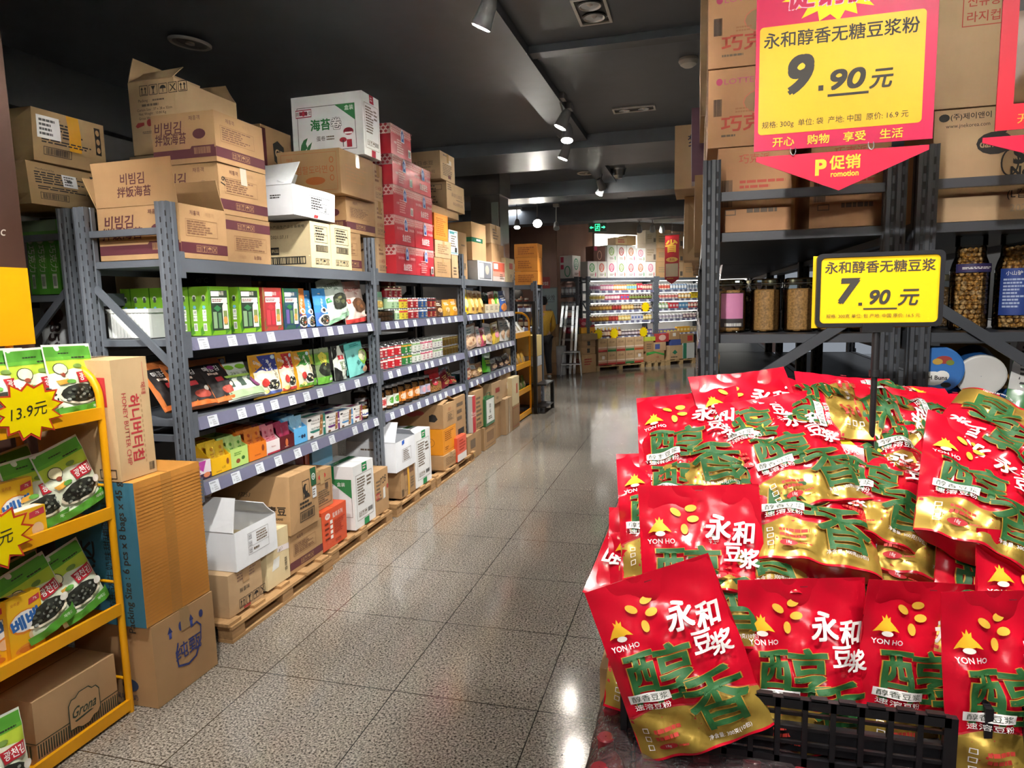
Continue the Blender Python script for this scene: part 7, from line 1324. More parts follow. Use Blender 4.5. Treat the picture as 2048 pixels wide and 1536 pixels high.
# blue tubs lying on the lower shelf
def tub(x, y, z, r, ln, ax, lab, lid):
    e = empty('snack_tub', (x, y, z), 0, lab, 'tub', 'blue snack tubs'); a = Vector(ax).normalized(); e.rotation_euler = a.to_track_quat('Z', 'Y').to_euler()
    m = MB(); m.lathe([(.001, 0), (r * .86, 0), (r * .9, .006), (r, ln - .012), (r * 1.03, ln - .01)], 'film:2f6ab4', 28); m.face_art((0, 0, 0), (1, 0, 0), (0, 1, 0), r * 2.4, ln * .8, [('e', .5, .5, .25, .3, 'ink:8a6a2a'), ('e', .5, .5, .12, .16, 'ink:d8c8a8'), ('r', .75, .2, 1, .6, 'ink:d8d8d4')], 1, .001, L=.03, fn=cyl_fn(r * .955, ln * .8, ln * .1, 2.4)); m.build('tub_body', e)
    m = MB(); m.lathe([(r * 1.03, ln - .012), (r * 1.05, ln - .01), (r * 1.05, ln), (r * .98, ln + .002), (.001, ln + .0015)], lid, 30)
    if lid != 'plast:e6e6e2': m.face_art((-r, -r, ln + .002), (1, 0, 0), (0, 1, 0), 2 * r, 2 * r, [('e', .42, .3, .24, .16, W_), ('e', .6, .36, .14, .12, W_), ('t', 'OH Buns', .46, .32, .13, DK, {'bold': .03}), ('e', .62, .72, .16, .09, 'ink:a83a30'), ('e', .5, .68, .1, .07, 'ink:c8a040'), ('e', .74, .66, .08, .06, 'ink:7a8a30'), ('e', .68, .16, .1, .06, DK)], 1, .0004)
    m.build('lid', e)
p = onY(1892, 738, 2.63); tub(p[0], 2.80, p[2], .078, .16, (-.15, -1, -.02), 'blue snack tub lying with its cloud-lettered lid toward the photographer', 'film:3f7cc8')
p = onY(1966, 748, 2.66); tub(p[0] + .02, 2.82, p[2] + .03, .072, .16, (-.15, -1, -.25), 'blue snack tub lying with its plain white bottom toward the photographer', 'plast:e6e6e2')
for i, (xx, zz) in enumerate(((.86, 1.115), (1.03, 1.12), (1.2, 1.115))): tub(xx, 2.83, S2 + .001 + 0, .08, .155, (0, 0, 1), 'blue snack tub standing upright under the lying ones, ' + ORD[i] + ' from the post', 'film:3f7cc8')
put(pouch_mesh('snack_bag', .26, .34, .07, 'film:3f8a4a', [('p', [(.0, .2), (.6, .2), (.6, .95), (0, .95)], 'ink:d8d8d4'), ('L', .06, .25, .55, .9, 14, 'ink:4a4a4a')], 91, wr=1.6), (1.16, 2.68, S2 + .06), 0, tilt=10, roll=12, label='green bag with a white text panel leaning at the picture edge by the tubs', cat='bag')
put(pouch_mesh('snack_bag', .24, .3, .07, 'film:c89a5a', [('e', .5, .4, .3, .2, 'ink:8a5a2a')], 92), (1.05, 2.98, S2 + .002), 0, tilt=6, label='tan snack bag behind the lying blue tubs', cat='bag')
# packets edging out along the aisle face of the right rack
rn = random.Random(8)
for li, z in enumerate((S1, S2, S3)):
    for i in range(9):
        y = 3.02 + i * .58 + rn.uniform(-.05, .05); k = rn.choice(['film:c8b89a', 'film:d8d4cc', 'film:b8a04a', 'film:a83a34', 'film:6a8a4a', 'film:d8a23a'])
        put(pouch_mesh('snack_bag', .2, .26, .06, k, [('e', .5, .4, .3, .18, 'ink:8a6a4a'), ('L', .2, .65, .8, .85, 3, W_)], 200 + li * 9 + i, N=(8, 9)), (.075, y, z), -90, tilt=6, label='snack bag facing the aisle on the right rack, ' + ('upper', 'middle', 'lower')[li] + ' shelf, ' + ORD[i] + ' from the near end', cat='bag', group='snack bags along the right rack')
for i in range(8):
    y = (2.7, 3.25, 3.9, 4.6, 5.2, 5.85, 6.6, 7.2)[i]; h2 = (.5, .38, .55, .3, .45, .5, .35, .52)[i]
    carton(.5, y, y + .5, .003, h2, .5 - .0 + .01 * (i % 3), (KR, CREAM, KR2)[i % 3], label='carton on the floor under the right rack, ' + ORD[i] + ' from the near end')
# ------------------------------------------------------------------ lit racks on the slanted back wall
P0 = np.array([-2.2, 15.0, 0.0]); uE = np.array([.7104, .7038, 0]); nE = np.array([.7038, -.7104, 0]); THE = math.atan2(-uE[0], uE[1])
def tpx(x, y=600, off=0.0):
    d = _ray(x, y); q = (P0 + nE * off - CP) @ nE / (d @ nE); p = CP + d * q; return float((p - P0) @ uE)
def zpx(x, y, off=0.0):
    d = _ray(x, y); q = (P0 + nE * off - CP) @ nE / (d @ nE); return float(CP[2] + d[2] * q)
def LP(t, off, z): return P0 + uE * t + nE * off + np.array([0, 0, z])
LVF = (2.07, 1.79, 1.575, 1.345, 1.10, .755)
ta, tb, tc = tpx(1177), tpx(1311), tpx(1392) + .35
def frack(t0, t1, lab, seed):
    e = rack('storage_rack', 0, -.45, (0, t1 - t0), LVF, lab, seed=seed, tagged=(1, 2, 3, 4, 5), top=2.1); L = t1 - t0
    e.location = [float(a) for a in LP(t0, -.225, 0)]; e.rotation_euler.z = THE
    m = MB(); m.box((-.222, .03, .7), (-.215, L - .03, 2.03), 'gloss:e8e8e4'); m.build('back_panel', e)
    for z in LVF[:-1]:
        m = MB(); m.box((.10, .08, z - .075), (.13, L - .08, z - .063), 'led:fff8ee'); m.build('led_strip', e)
    return e
frack(ta, tb, 'lit white-backed rack of jars on the slanted back wall, beside the ladder', 21)
frack(tb + .062, tc, 'lit white-backed rack of jars partly hidden by the near right rack', 22)
def fjar(kind, r, h, c1, c2):
    m = MB()
    if kind == 'can': m.lathe([(.001, 0), (r, .002), (r, h * .25), (r, h * .75), (r, h - .003), (r * .9, h), (.001, h)], c1, 12, keys=[c1, c1, c2, c1, 'metal:c8ccd0', 'metal:c8ccd0'])
    elif kind == 'jar': m.lathe([(.001, 0), (r * .9, .002), (r, h * .2), (r, h * .6), (r * .85, h * .78), (r * .7, h * .82), (r * .72, h * .98), (.001, h)], c1, 12, keys=[c1, c1, c2, c1, c1, 'plast:d8d4c8', 'plast:d8d4c8'])
    elif kind == 'bottle': m.lathe([(.001, 0), (r, .002), (r, h * .15), (r, h * .55), (r * .9, h * .65), (r * .4, h * .8), (r * .4, h), (.001, h)], c1, 12, keys=[c1, c1, c2, c1, c1, 'plast:c8b060', 'plast:c8b060'])
    else: m.box((-r, -r * .7, 0), (r, r * .7, h), c1); m.face_art((-r, -r * .7, 0), (1, 0, 0), (0, 0, 1), 2 * r, h, [('r', .15, .3, .85, .7, c2)], 1, .0005)
    return m.mesh({'can': 'tin_can', 'jar': 'food_jar', 'bottle': 'sauce_bottle', 'box': 'snack_box'}[kind])
SEC = ('by the ladder', 'past the banner')
def frow(sec, t0, t1, li, segs):
    """segs: (kind, n, colour, second colour, word, height)"""
    tot = sum(s[1] for s in segs); d = (t1 - t0 - .12) / tot; t = t0 + .06
    for kind, n, c1, c2, word, h in segs:
        r = d * (.47 if kind != 'box' else .46); me = fjar(kind, r, h, c1, c2); cat = {'can': 'can', 'jar': 'jar', 'bottle': 'bottle', 'box': 'box'}[kind]
        for i in range(n):
            o = bpy.data.objects.new(me.name.split('.')[0], me); COL.objects.link(o); o.location = [float(a) for a in LP(t + d * (i + .5), -.03 - r, LVF[li])]; o.rotation_euler.z = THE + RAD(90)
            tag(o, f'{word}, {ORD[li - 1]} lit shelf of the rack {SEC[sec]}, {ORD[i]} along', cat, f'{word}, {ORD[li - 1]} lit shelf, rack {SEC[sec]}'); o['group'] = f'{word} on the lit rack {SEC[sec]}'
        t += d * n
frow(0, ta, tb, 1, [('can', 4, 'gloss:c8c0cc', 'gloss:a05a7a', 'pale lilac can', .13), ('can', 5, 'gloss:c06a88', 'gloss:e4d4d8', 'pink can', .13), ('can', 5, 'gloss:d88a4a', 'gloss:e8d8c0', 'orange can', .13), ('can', 4, 'gloss:c8b04a', 'gloss:7ab0c8', 'yellow can', .13), ('box', 2, 'gloss:c83a4a', 'gloss:e8c8c0', 'red carton pack', .15), ('can', 4, 'gloss:a8404a', 'gloss:d8c0a8', 'dark red can', .13)])
frow(0, ta, tb, 2, [('can', 5, 'gloss:d0ccc4', 'gloss:b8a04a', 'white and gold can', .12), ('can', 5, 'gloss:b84a6a', 'gloss:e0d0d0', 'raspberry can', .12), ('box', 3, 'gloss:d0485a', 'gloss:5a6ab0', 'red and blue pack', .12), ('jar', 8, 'gloss:4a2a20', 'gloss:7a8a4a', 'dark brown jar', .13)])
frow(0, ta, tb, 3, [('jar', 7, 'gloss:7a5228', 'gloss:c89a48', 'amber jar', .14), ('jar', 3, 'gloss:6a2420', 'gloss:a83a34', 'brick red jar', .14), ('jar', 4, 'gloss:a8803a', 'gloss:d8c080', 'gold jar', .14), ('jar', 6, 'gloss:3a2c24', 'gloss:b8a890', 'black jar', .13)])
frow(0, ta, tb, 4, [('jar', 6, 'gloss:8a5c28', 'gloss:c8963a', 'honey-coloured jar', .14), ('jar', 3, 'gloss:8a2a24', 'gloss:b84a3a', 'red sauce jar', .14), ('jar', 4, 'gloss:b89a4a', 'gloss:e0d4a0', 'yellow jar', .14), ('box', 4, 'gloss:d4d4dc', 'gloss:6a7ab0', 'white and blue pack', .13), ('jar', 3, 'gloss:c8a84a', 'gloss:e8dca8', 'mustard jar', .13)])
frow(0, ta, tb, 5, [('bottle', 3, 'gloss:6a6a3a', 'gloss:d8d0a0', 'olive bottle', .2), ('bottle', 6, 'gloss:5a2a1c', 'gloss:e0d0b8', 'brown sauce bottle', .2), ('jar', 6, 'gloss:3a2630', 'gloss:c0b8c0', 'dark jam jar', .13), ('box', 3, 'gloss:6a5a8a', 'gloss:e0d8e4', 'violet pack', .12)])
frow(1, tb, tc, 1, [('can', 5, 'gloss:d8c8b8', 'gloss:c85a4a', 'white and red can', .13), ('can', 6, 'gloss:8aa8c8', 'gloss:e0e4e8', 'pale blue can', .13), ('can', 6, 'gloss:c8ccd0', 'gloss:8a98a8', 'silver can', .13)])
frow(1, tb, tc, 2, [('can', 7, 'gloss:d8ccc0', 'gloss:c8706a', 'cream can', .11), ('can', 4, 'gloss:d8a048', 'gloss:e8dcc0', 'amber can', .12), ('box', 4, 'gloss:d8c030', 'gloss:c8a020', 'bright yellow pack', .15)])
frow(1, tb, tc, 3, [('bottle', 4, 'gloss:7a9a6a', 'gloss:e0e4d8', 'green bottle', .15), ('box', 3, 'gloss:d83a44', 'gloss:f0d8d4', 'red sale pack', .13), ('box', 3, 'gloss:4a88b8', 'gloss:d8e4ec', 'blue pack', .13), ('can', 5, 'gloss:b03a34', 'gloss:e0c8b8', 'red can', .13)])
frow(1, tb, tc, 4, [('can', 8, 'gloss:d8d8d4', 'gloss:a8a0b0', 'white tub', .11), ('jar', 6, 'gloss:6a4a5a', 'gloss:c8b8b0', 'plum jar', .12)])
frow(1, tb, tc, 5, [('box', 6, 'gloss:6a6a9a', 'gloss:c8d060', 'violet and lime pack', .1), ('box', 4, 'gloss:d8a030', 'gloss:f0d890', 'amber pack', .14), ('box', 4, 'gloss:a89878', 'gloss:d8c8a8', 'tan pack', .13)])
for i, (x, y) in enumerate(((1194, 668), (1226, 667), (1285, 664), (1289, 614))):
    p = LP(tpx(x), .04, zpx(x, y)); m = MB(); pts = [(.13 * (1 if j % 2 == 0 else .72) * math.cos(math.pi * j / 11), .13 * (1 if j % 2 == 0 else .72) * math.sin(math.pi * j / 11)) for j in range(22)]
    m.add([(0, 0, 0)] + [(0, a, b) for a, b in pts], [(0, j + 1, (j + 1) % 22 + 1) for j in range(22)], 'gloss:f2d810'); m.add([(-.002, a * 1.07, b * 1.07) for a, b in pts], [tuple(range(22))], 'ink:c85a1c')
    o = m.build('price_star', None, p, THE); tag(o, ('yellow price star on the lowest lit shelf nearest the ladder', 'yellow price star second along the lowest lit shelf', 'yellow price star third along the lowest lit shelf', 'yellow price star on the third lit shelf')[i], 'price sign')
def fc(xl, xr, z0, z1, dep, off, k, els, lab, end=(), group=None, **kw):
    t0, t1 = (xl, xr) if abs(xl) < 50 else (tpx(xl, 600, off), tpx(xr, 600, off))
    o = carton(0, 0, t1 - t0, z0, z1, dep, k, els, end, label=lab, group=group, jit=.002, bulge=.001, **kw); p = LP((t0 + t1) / 2, off - dep / 2, z0); o.location = [float(a) for a in p]; o.rotation_euler.z = THE + kw.get('yaw', 0); return o
def em(c, c2): return [('g', .45, .62, .28, .26, .06, c), ('t', '品', .45, .62, .3, c, {'bold': .02}), ('L', .25, .12, .75, .25, 2, GY), ('e', .82, .2, .05, .14, c2)]
wtop = 2.072; c5 = ['ink:4a9a5a', 'ink:c85a4a', 'ink:c8487a', 'ink:7a9a4a', 'ink:a83a44', 'ink:b06a3a', 'ink:c86a8a']
edges = [(1176, 1195), (1195.5, 1214), (1215, 1234), (1235, 1253), (1254, 1272), (1273, 1291), (1293, 1311)]
for i, (l, r) in enumerate(edges): fc(l, r, wtop, wtop + .36, .3, -.02, 'gloss:dcdcd8', em(c5[i], c5[(i + 2) % 7]), 'white ring-emblem carton on the lit rack, lower row, ' + ORD[i] + ' from the exit sign', group='white ring-emblem cartons')
for i, (l, r) in enumerate(edges[2:6]): fc(l, r, wtop + .363, wtop + .72 - .05 * (i == 3), .3, -.03, 'gloss:dcdcd8', em(c5[(i + 3) % 7], c5[i]), 'white ring-emblem carton on the lit rack, upper row, ' + ORD[i] + ' from the exit sign', group='white ring-emblem cartons')
fc(1188, 1211, wtop + .363, wtop + .70, .3, -.10, 'gloss:5a3a34', [('r', .05, .7, .3, .95, 'ink:a83a5a'), ('g', .5, .4, .2, .3, .05, 'ink:b08a7a')], 'dark brown picture carton on the lower row of white ones')
fc(1232, 1254, wtop + .74, wtop + .9, .3, -.05, KR2, [('L', .2, .2, .8, .8, 2, RDK)], 'kraft carton lying highest on the white ring-emblem ones')
fc(1254, 1272, wtop + .74, wtop + .95, .3, -.08, KR, [], 'plain kraft carton highest beside the striped one on the lit rack')
for i, (l, r, z0, z1, k) in enumerate(((1291, 1312, wtop + .37, wtop + .78, 'card:a89a88'), (1291, 1312, wtop + .783, wtop + 1.08, 'card:a89a88'), (1313, 1340, wtop, wtop + .36, KR), (1313, 1340, wtop + .363, wtop + .68, KR), (1313, 1340, wtop + .683, wtop + 1.1, KR2), (1341, 1366, wtop, wtop + .36, KR2), (1341, 1366, wtop + .363, wtop + .7, KR3), (1341, 1366, wtop + .703, wtop + 1.08, KR2), (1367, 1392, wtop, wtop + .36, KR), (1367, 1392, wtop + .363, wtop + .68, KR2))):
    fc(l, r, z0, z1, .3, -.03, k, [('L', .15, .3, .8, .7, 3, 'ink:8a7a60'), ('r', .75, .1, .95, .4, 'ink:5a5248')], 'kraft carton on the lit rack past the white ones, ' + ('grey column lower', 'grey column upper', 'first column lowest', 'first column middle', 'first column top', 'second column lowest', 'second column middle', 'second column top', 'third column lowest', 'third column top')[i])
# red hanging banner
bp = onY(1344, 470, 14.0); bl = onY(1330, 560, 14.0); br_ = onY(1360, 560, 14.0); w = br_[0] - bl[0]; ht = bp[2] - onY(1344, 568, 14.0)[2]
e = empty('hanging_banner', (bp[0], 14.0, bp[2]), -.3, 'red hanging promotion banner with a gold character in front of the lit rack', 'banner')
m = MB(); m.add([(-w / 2, 0, 0), (w / 2, 0, 0), (w / 2, 0, -ht * .9), (0, 0, -ht), (-w / 2, 0, -ht * .9)], [(0, 4, 3, 2, 1)], 'gloss:b81e2c'); m.add([(-w / 2, .003, 0), (w / 2, .003, 0), (w / 2, .003, -ht * .9), (0, .003, -ht), (-w / 2, .003, -ht * .9)], [(0, 1, 2, 3, 4)], 'gloss:b81e2c')
m.face_art((-w / 2, 0, -ht), (1, 0, 0), (0, 0, 1), w, ht, [('t', '省', .45, .78, .28, 'ink:d8a83a', {'bold': .03}), ('e', .5, .5, .42, .05, 'ink:d8b05a'), ('t', '惠购', .5, .5, .06, 'ink:8a1a24'), ('r', .06, .15, .94, .42, 'ink:c8b49a'), ('L', .15, .1, .85, .13, 1, 'ink:d8a83a')], 1, .0006); m.build('banner_sheet', e)
m = MB(); m.tube([(-w * .6, 0, .02), (w * .6, 0, .02)], .012, 'metal:9a9a9a', 8); m.build('rail', e)
m = MB(); m.tube([(0, 0, .02), (0, 0, CEIL - bp[2])], .004, 'metal:9a9a9a', 6); m.build('hanging_line', e)
# cartons on pallets below the lit racks
def fpallet(x0, x1, lab, off=.12):
    t0, t1 = tpx(x0, 730, off), tpx(x1, 730, off); e = empty('wooden_pallet', LP((t0 + t1) / 2, off - .3, 0), THE, lab, 'pallet', 'wooden pallets under the lit racks'); L = t1 - t0
    for i in range(4): m = MB(); y = -L / 2 + .05 + (L - .1) * i / 3; m.box((-.3, y - .05, .105), (.3, y + .05, .125), 'wood:b09468'); m.build('top_board', e)
    for x in (-.25, .25):
        m = MB(); m.box((x - .045, -L / 2, .085), (x + .045, L / 2, .1045), 'wood:b09468'); m.build('stringer_board', e)
        for y in (-L / 2 + .06, 0, L / 2 - .06): m = MB(); m.box((x - .045, y - .05, 0), (x + .045, y + .05, .0845), 'wood:b09468'); m.build('block', e)
fpallet(1192, 1290, 'pale wooden pallet under the banded apple cartons by the back wall'); fpallet(1296, 1330, 'pale wooden pallet under the green-edged carton by the back wall'); fpallet(1334, 1392, 'pale wooden pallet nearest the end of the lit racks')
def bandc(c): return [('r', 0, .0, 1, .16, c), ('r', 0, .2, 1, .38, 'ink:dcc8b0'), ('r', 0, .22, 1, .26, c), ('t', '进口水果', .5, .72, .18, 'ink:6a5038', {'w': .6})]
ed = [(1196, 1214), (1215, 1232), (1233, 1250), (1251, 1268), (1269, 1287)]; cr = ['ink:a8302c', 'ink:a8302c', 'ink:a8302c', 'ink:2a7a40', 'ink:b8402c']; cr2 = ['ink:a8302c', 'ink:2a7a40', 'ink:a8302c', 'ink:2a7a40', 'ink:b8502c']
for i, (l, r) in enumerate(ed):
    fc(l, r, .127, .42, .42, .1, KR2, bandc(cr[i]) + ([('r', .4, .45, .7, .7, 'ink:e4e0d8')] if i in (0, 4) else []), 'banded kraft carton below the lit rack, lower row, ' + ORD[i] + ' from the ladder', group='banded kraft cartons')
    fc(l, r, .423, .72, .42, .1, KR2, bandc(cr2[i]), 'banded kraft carton below the lit rack, upper row, ' + ORD[i] + ' from the ladder', group='banded kraft cartons')
fc(1293, 1329, .127, .36, .4, .1, KR, [('p', [(0, .6), (.5, .8), (1, .5), (1, .7), (.4, 1), (0, .9)], 'ink:3a8a3a'), ('t', '礼盒', .6, .4, .2, 'ink:a83a3a')], 'flat kraft carton with a green swoosh below the lit rack')
fc(1290, 1307, .363, .60, .36, .08, KR3, [('L', .2, .2, .8, .8, 3, GY)], 'kraft carton on the green-swoosh one, nearer the ladder'); fc(1308, 1332, .363, .56, .36, .08, KR2, [('r', .1, .2, .5, .8, 'ink:4a5a9a')], 'kraft carton with a blue square on the green-swoosh one')
fc(1290, 1311, .603, .70, .36, .08, 'gloss:b8c04a', [('t', 'C', .6, .5, .5, 'ink:5a6a2a')], 'lime-topped flat carton below the lit rack'); fc(1312, 1338, .563, .76, .36, .06, 'gloss:b84040', [('e', .5, .5, .28, .35, 'ink:d8b8a8')], 'red fruit carton with a round emblem below the lit rack')
fc(1340, 1366, .127, .46, .4, .1, KR2, [('p', [(.2, .5), (.4, .7), (.6, .5), (.4, .35)], 'ink:2a7a5a'), ('L', .1, .1, .9, .25, 1, GY)], 'kraft carton with a green diamond on the last pallet'); fc(1367, 1390, .127, .5, .4, .1, 'gloss:c8ccc8', [('r', 0, 0, .3, 1, 'ink:2a7a5a')], 'white and green carton on the last pallet')
fc(1343, 1362, .463, .60, .36, .08, 'gloss:4a5a9a', [], 'blue flat carton on the green diamond one'); fc(1340, 1360, .603, .8, .34, .08, KR, [('r', .3, .4, .6, .8, 'ink:e0dcd0')], 'kraft carton topmost on the last pallet'); fc(1363, 1388, .503, .72, .34, .08, KR3, [('r', .5, .2, .9, .8, 'ink:b83a34')], 'kraft carton with a red patch on the last pallet')
# corner pile by the ladder
def cp(xc, yb, w, d, h, z0, k, lab, name='carton', els=(), yaw=.5):
    p = onZ(xc, yb, 0); o = carton(0, 0, w, z0, z0 + h, d, k, els, els, label=lab, jit=.004, name=name); o.location = (float(p[0]), float(p[1]), z0); o.rotation_euler.z = yaw - 1.2; return o
cp(1167, 744, .42, .36, .40, .002, KR, 'kraft carton on the floor behind the step stool', els=[('L', .2, .4, .8, .8, 3, RDK)])
cp(1167, 744, .4, .34, .16, .405, KR3, 'dark kraft carton second up behind the step stool', els=[('r', .4, .2, .6, .8, BK)]); cp(1168, 744, .4, .34, .15, .568, KR3, 'kraft carton third up behind the step stool', els=[('r', .4, .2, .6, .8, BK)])
cp(1168, 744, .46, .4, .13, .721, 'card:8a7050', 'flat brown carton under the yellow box behind the step stool'); cp(1168, 742, .4, .3, .13, .854, 'gloss:d89a30', 'orange-yellow carton below the pink bags by the lit rack')
pk_ = pouch_mesh('snack_bag', .2, .2, .1, 'film:b83a4a', [('e', .5, .4, .3, .2, 'ink:d88a94')], 95, N=(8, 8))
pz = onZ(1168, 742, 0)
for i, (dx, dy) in enumerate(((-.16, .0), (0, .02), (.15, .05))): put(pk_, (pz[0] + dx, pz[1] + dy - .03, .986), 20, label='pink snack bag on the orange-yellow carton, ' + ORD[i] + ' from the ladder', cat='bag', group='pink snack bags by the ladder')
p2 = onZ(1141, 742, 0); carton(0, 0, .4, .002, .85, .36, 'card:5a4a44', label='dark carton stack standing behind the ladder').location = (float(p2[0]) - .05, float(p2[1]) - .02, .002)
for i, (dx, z) in enumerate(((-.1, .853), (.08, .853), (0, 1.04))): put(pk_, (p2[0] - .05 + dx, p2[1] - .05, z), 10, label='pink snack bag on the dark stack behind the ladder, ' + ('near', 'far', 'top')[i] + ' one', cat='bag', group='pink snack bags behind the ladder')
# dark side rack left of the lit one
e = rack('storage_rack', .3, -.0, (0, .42), (2.07, 1.72, 1.4, 1.05), 'dark narrow rack turned beside the lit rack, at the ladder', seed=31, tagged=(), top=2.1, k='paint:3a3e44')
q = onZ(1152, 738, 0); e.location = (float(onY(1150, 600, 15.15)[0]) - .28, 15.0, 0); e.rotation_euler.z = RAD(-100)
sj2 = fjar('can', .04, .16, 'gloss:6a6e74', 'gloss:a8b0b4')
for li, z in enumerate((1.72, 1.4, 1.05)):
    for i in range(4):
        o = bpy.data.objects.new('tin_can', sj2); COL.objects.link(o); v = Matrix.Rotation(RAD(-100), 3, 'Z') @ Vector((.11, -.0 + .09 * (i - 1.5), 0)); 
        o.location = (e.location.x + v.x + (Matrix.Rotation(RAD(-100), 3, 'Z') @ Vector((0, .21, 0))).x, e.location.y + v.y + (Matrix.Rotation(RAD(-100), 3, 'Z') @ Vector((0, .21, 0))).y, z)
        tag(o, f'grey can on the dark narrow rack, {ORD[li]} shelf down, {ORD[i]} along', 'can', 'grey cans on the dark narrow rack')
wc = carton(0, 0, .4, 2.073, 2.56, .3, 'gloss:d0d0cc', em('ink:5a9a7a', 'ink:c85a4a'), [('r', .05, .7, .3, .95, 'ink:b83a5a'), ('r', .05, .4, .3, .6, 'ink:b83a5a'), ('g', .6, .3, .25, .25, .05, 'ink:5a9a7a')], label='white carton with ring emblem alone on the dark narrow rack'); wc.location = (e.location.x + .22, e.location.y - .05, 2.073); wc.rotation_euler.z = -.3
# ladders
AL = 'metal:c8ccce'
def at(px_, py_, Y): return tuple(float(a) for a in onY(px_, py_, Y))
e = empty('folded_ladder', (*onZ(1133, 748, 0)[:2], 0), 0, 'tall aluminium ladder leaning folded by the back wall', 'ladder'); o0 = Vector(e.location)
def rel(p): return tuple(Vector(p) - o0)
tl, bl_, tr_, br2 = at(1130, 612, 14.75), at(1119, 716, 14.55), at(1151, 612, 14.75), at(1144, 745, 14.4)
tl2 = Vector(tl); bl2 = Vector((bl_[0], 14.42, 0.0)); tr2 = Vector(tr_); br3 = Vector((br2[0], 14.42, 0.0))
for k, (a, b) in enumerate(((tl2, bl2), (tr2, br3))):
    for off in (-.045, .045): m = MB(); m.bar(rel(a + Vector((off, 0, 0))), rel(b + Vector((off, 0, 0))), .05, .03, AL, (0, 1, 0)); m.build('rail', e)
for q in (.08, .3, .5, .7, .9): m = MB(); m.bar(rel(tl2.lerp(bl2, q)), rel(tr2.lerp(br3, q)), .05, .025, 'metal:a8acae', (0, 1, 0)); m.build('rung', e)
e = empty('step_stool', (*onZ(1143, 750, 0)[:2], 0), RAD(8), 'small two-step aluminium stool in front of the tall ladder', 'step stool')
for z, y, w in ((.50, .10, .36), (.26, -.14, .42)):
    m = MB(); m.box((-w / 2, y - .1, z - .02), (w / 2, y + .1, z), 'metal:c8ccce'); m.box((-w / 2 + .02, y - .09, z), (w / 2 - .02, y + .09, z + .004), 'plast:6a6c6e'); m.build('step', e)
for sx in (-1, 1):
    m = MB(); m.tube([(sx * .17, .0, .49), (sx * .22, -.26, 0)], .016, AL, 8); m.build('leg', e); m = MB(); m.tube([(sx * .17, .16, .49), (sx * .21, .34, 0)], .016, AL, 8); m.build('leg', e)
# wall plates
p = onY(1098, 615, 14.72); e = empty('hydrant_sign', (p[0], 14.74, p[2]), 0, 'pale blue glass fire hydrant sign on the brown wall', 'sign'); a, b = onY(1083, 600, 14.72), onY(1114, 600, 14.72); w = b[0] - a[0]; ht = onY(1098, 577, 14.72)[2] - onY(1098, 653, 14.72)[2]
m = MB(); m.box((-w / 2, -.02, -ht / 2), (w / 2, -.005, ht / 2), 'gloss:8fa6ac'); m.face_art((-w / 2, -.02, -ht / 2), (1, 0, 0), (0, 0, 1), w, ht, [('t', '消火栓', .52, .76, .16, 'ink:3a2a30', {'w': .75}), ('t', 'FIRE HYDRANT', .52, .65, .05, 'ink:3a2a30', {'w': .7}), ('t', '119', .5, .42, .1, 'ink:8a3a44')], 1, .001); m.build('panel', e)
m = MB(); m.box((-w / 2 - .02, -.006, -ht / 2 - .02), (w / 2 + .02, 0, ht / 2 + .02), 'metal:6a6e70'); m.build('frame', e)
p = onY(1089, 566, 14.72); m = MB(); m.box((-.12, -.012, -.13), (.12, 0, .13), 'gloss:a83a3a'); m.face_art((-.12, -.012, -.13), (1, 0, 0), (0, 0, 1), .24, .26, [('t', 'OSE', .5, .45, .38, 'ink:e0d0cc', {'bold': .03})], 1, .0006); tag(m.build('wall_sign', None, (p[0], 14.745, p[2])), 'small red wall sign above the hydrant sign', 'sign')
# grey bin and cartons by the person
p = onZ(1117, 750, 0); m = MB(); m.prism(rrect(-.14, -.12, .14, .12, .04), 0, .62, 'plast:aab0b4'); tag(m.build('storage_bin', None, (p[0], p[1] + .1, .001)), 'tall pale grey bin at the foot of the tall ladder', 'bin')
for i, z in enumerate((.002, .273, .544, .815)): p = onZ(1095, 752, 0); o = carton(0, 0, .34, z, z + .268, .4, (KR3, KR, KR2, KR3)[i], [], [('r', .6, .3, .8, .6, 'ink:d8d4cc')] if i == 2 else [], label='kraft carton stacked behind the person in yellow, ' + ORD[i] + ' from the floor', group='kraft stack behind the person'); o.location = (float(p[0]) - .04, float(p[1]) + .32, z)
# ------------------------------------------------------------------ stand, frame and rack past the end of the long rack
e = empty('display_stand', (-2.27, 8.84, 0), 0, 'second yellow display stand beyond the end of the long rack', 'display stand')
for yy in (-.38, .45):
    m = MB(); pts = [(0, yy, 0), (0, yy, 1.3)] + [(-.14 + .14 * math.cos(t), yy, 1.3 + .14 * math.sin(t)) for t in np.linspace(.2, math.pi / 2, 6)] + [(-.42, yy, 1.44)]; m.tube(pts, .016, YW, 8); m.build('side_tube', e)
    m = MB(); m.tube([(-.42, yy, 0), (-.42, yy, 1.44)], .016, YW, 8); m.build('rear_post', e)
for z in (1.12, .70, .35, .02):
    m = MB(); m.box((-.004, -.38, z), (.014, .45, z + .07), YW); m.build('front_rail', e); m = MB(); m.box((-.42, -.37, z + .005), (-.005, .44, z + .012), YW); m.build('shelf', e)
fp = [pouch_mesh('snack_bag', .16, .2, .05, k, [('e', .5, .4, .3, .2, 'ink:8a7a5a')], 97 + i, N=(6, 8)) for i, k in enumerate(('film:d8d8d4', 'film:c8a04a', 'film:6a8a4a'))]
for li, z in enumerate((1.133, .713, .363)):
    for i in range(4): put(fp[li], (-2.34, 8.62 + .19 * i, z), tilt=(30, 8, 8)[li], label='snack bag on the second yellow stand, ' + ('top', 'middle', 'lower')[li] + ' shelf, ' + ORD[i] + ' from the long rack', cat='bag', group='snack bags on the second yellow stand')
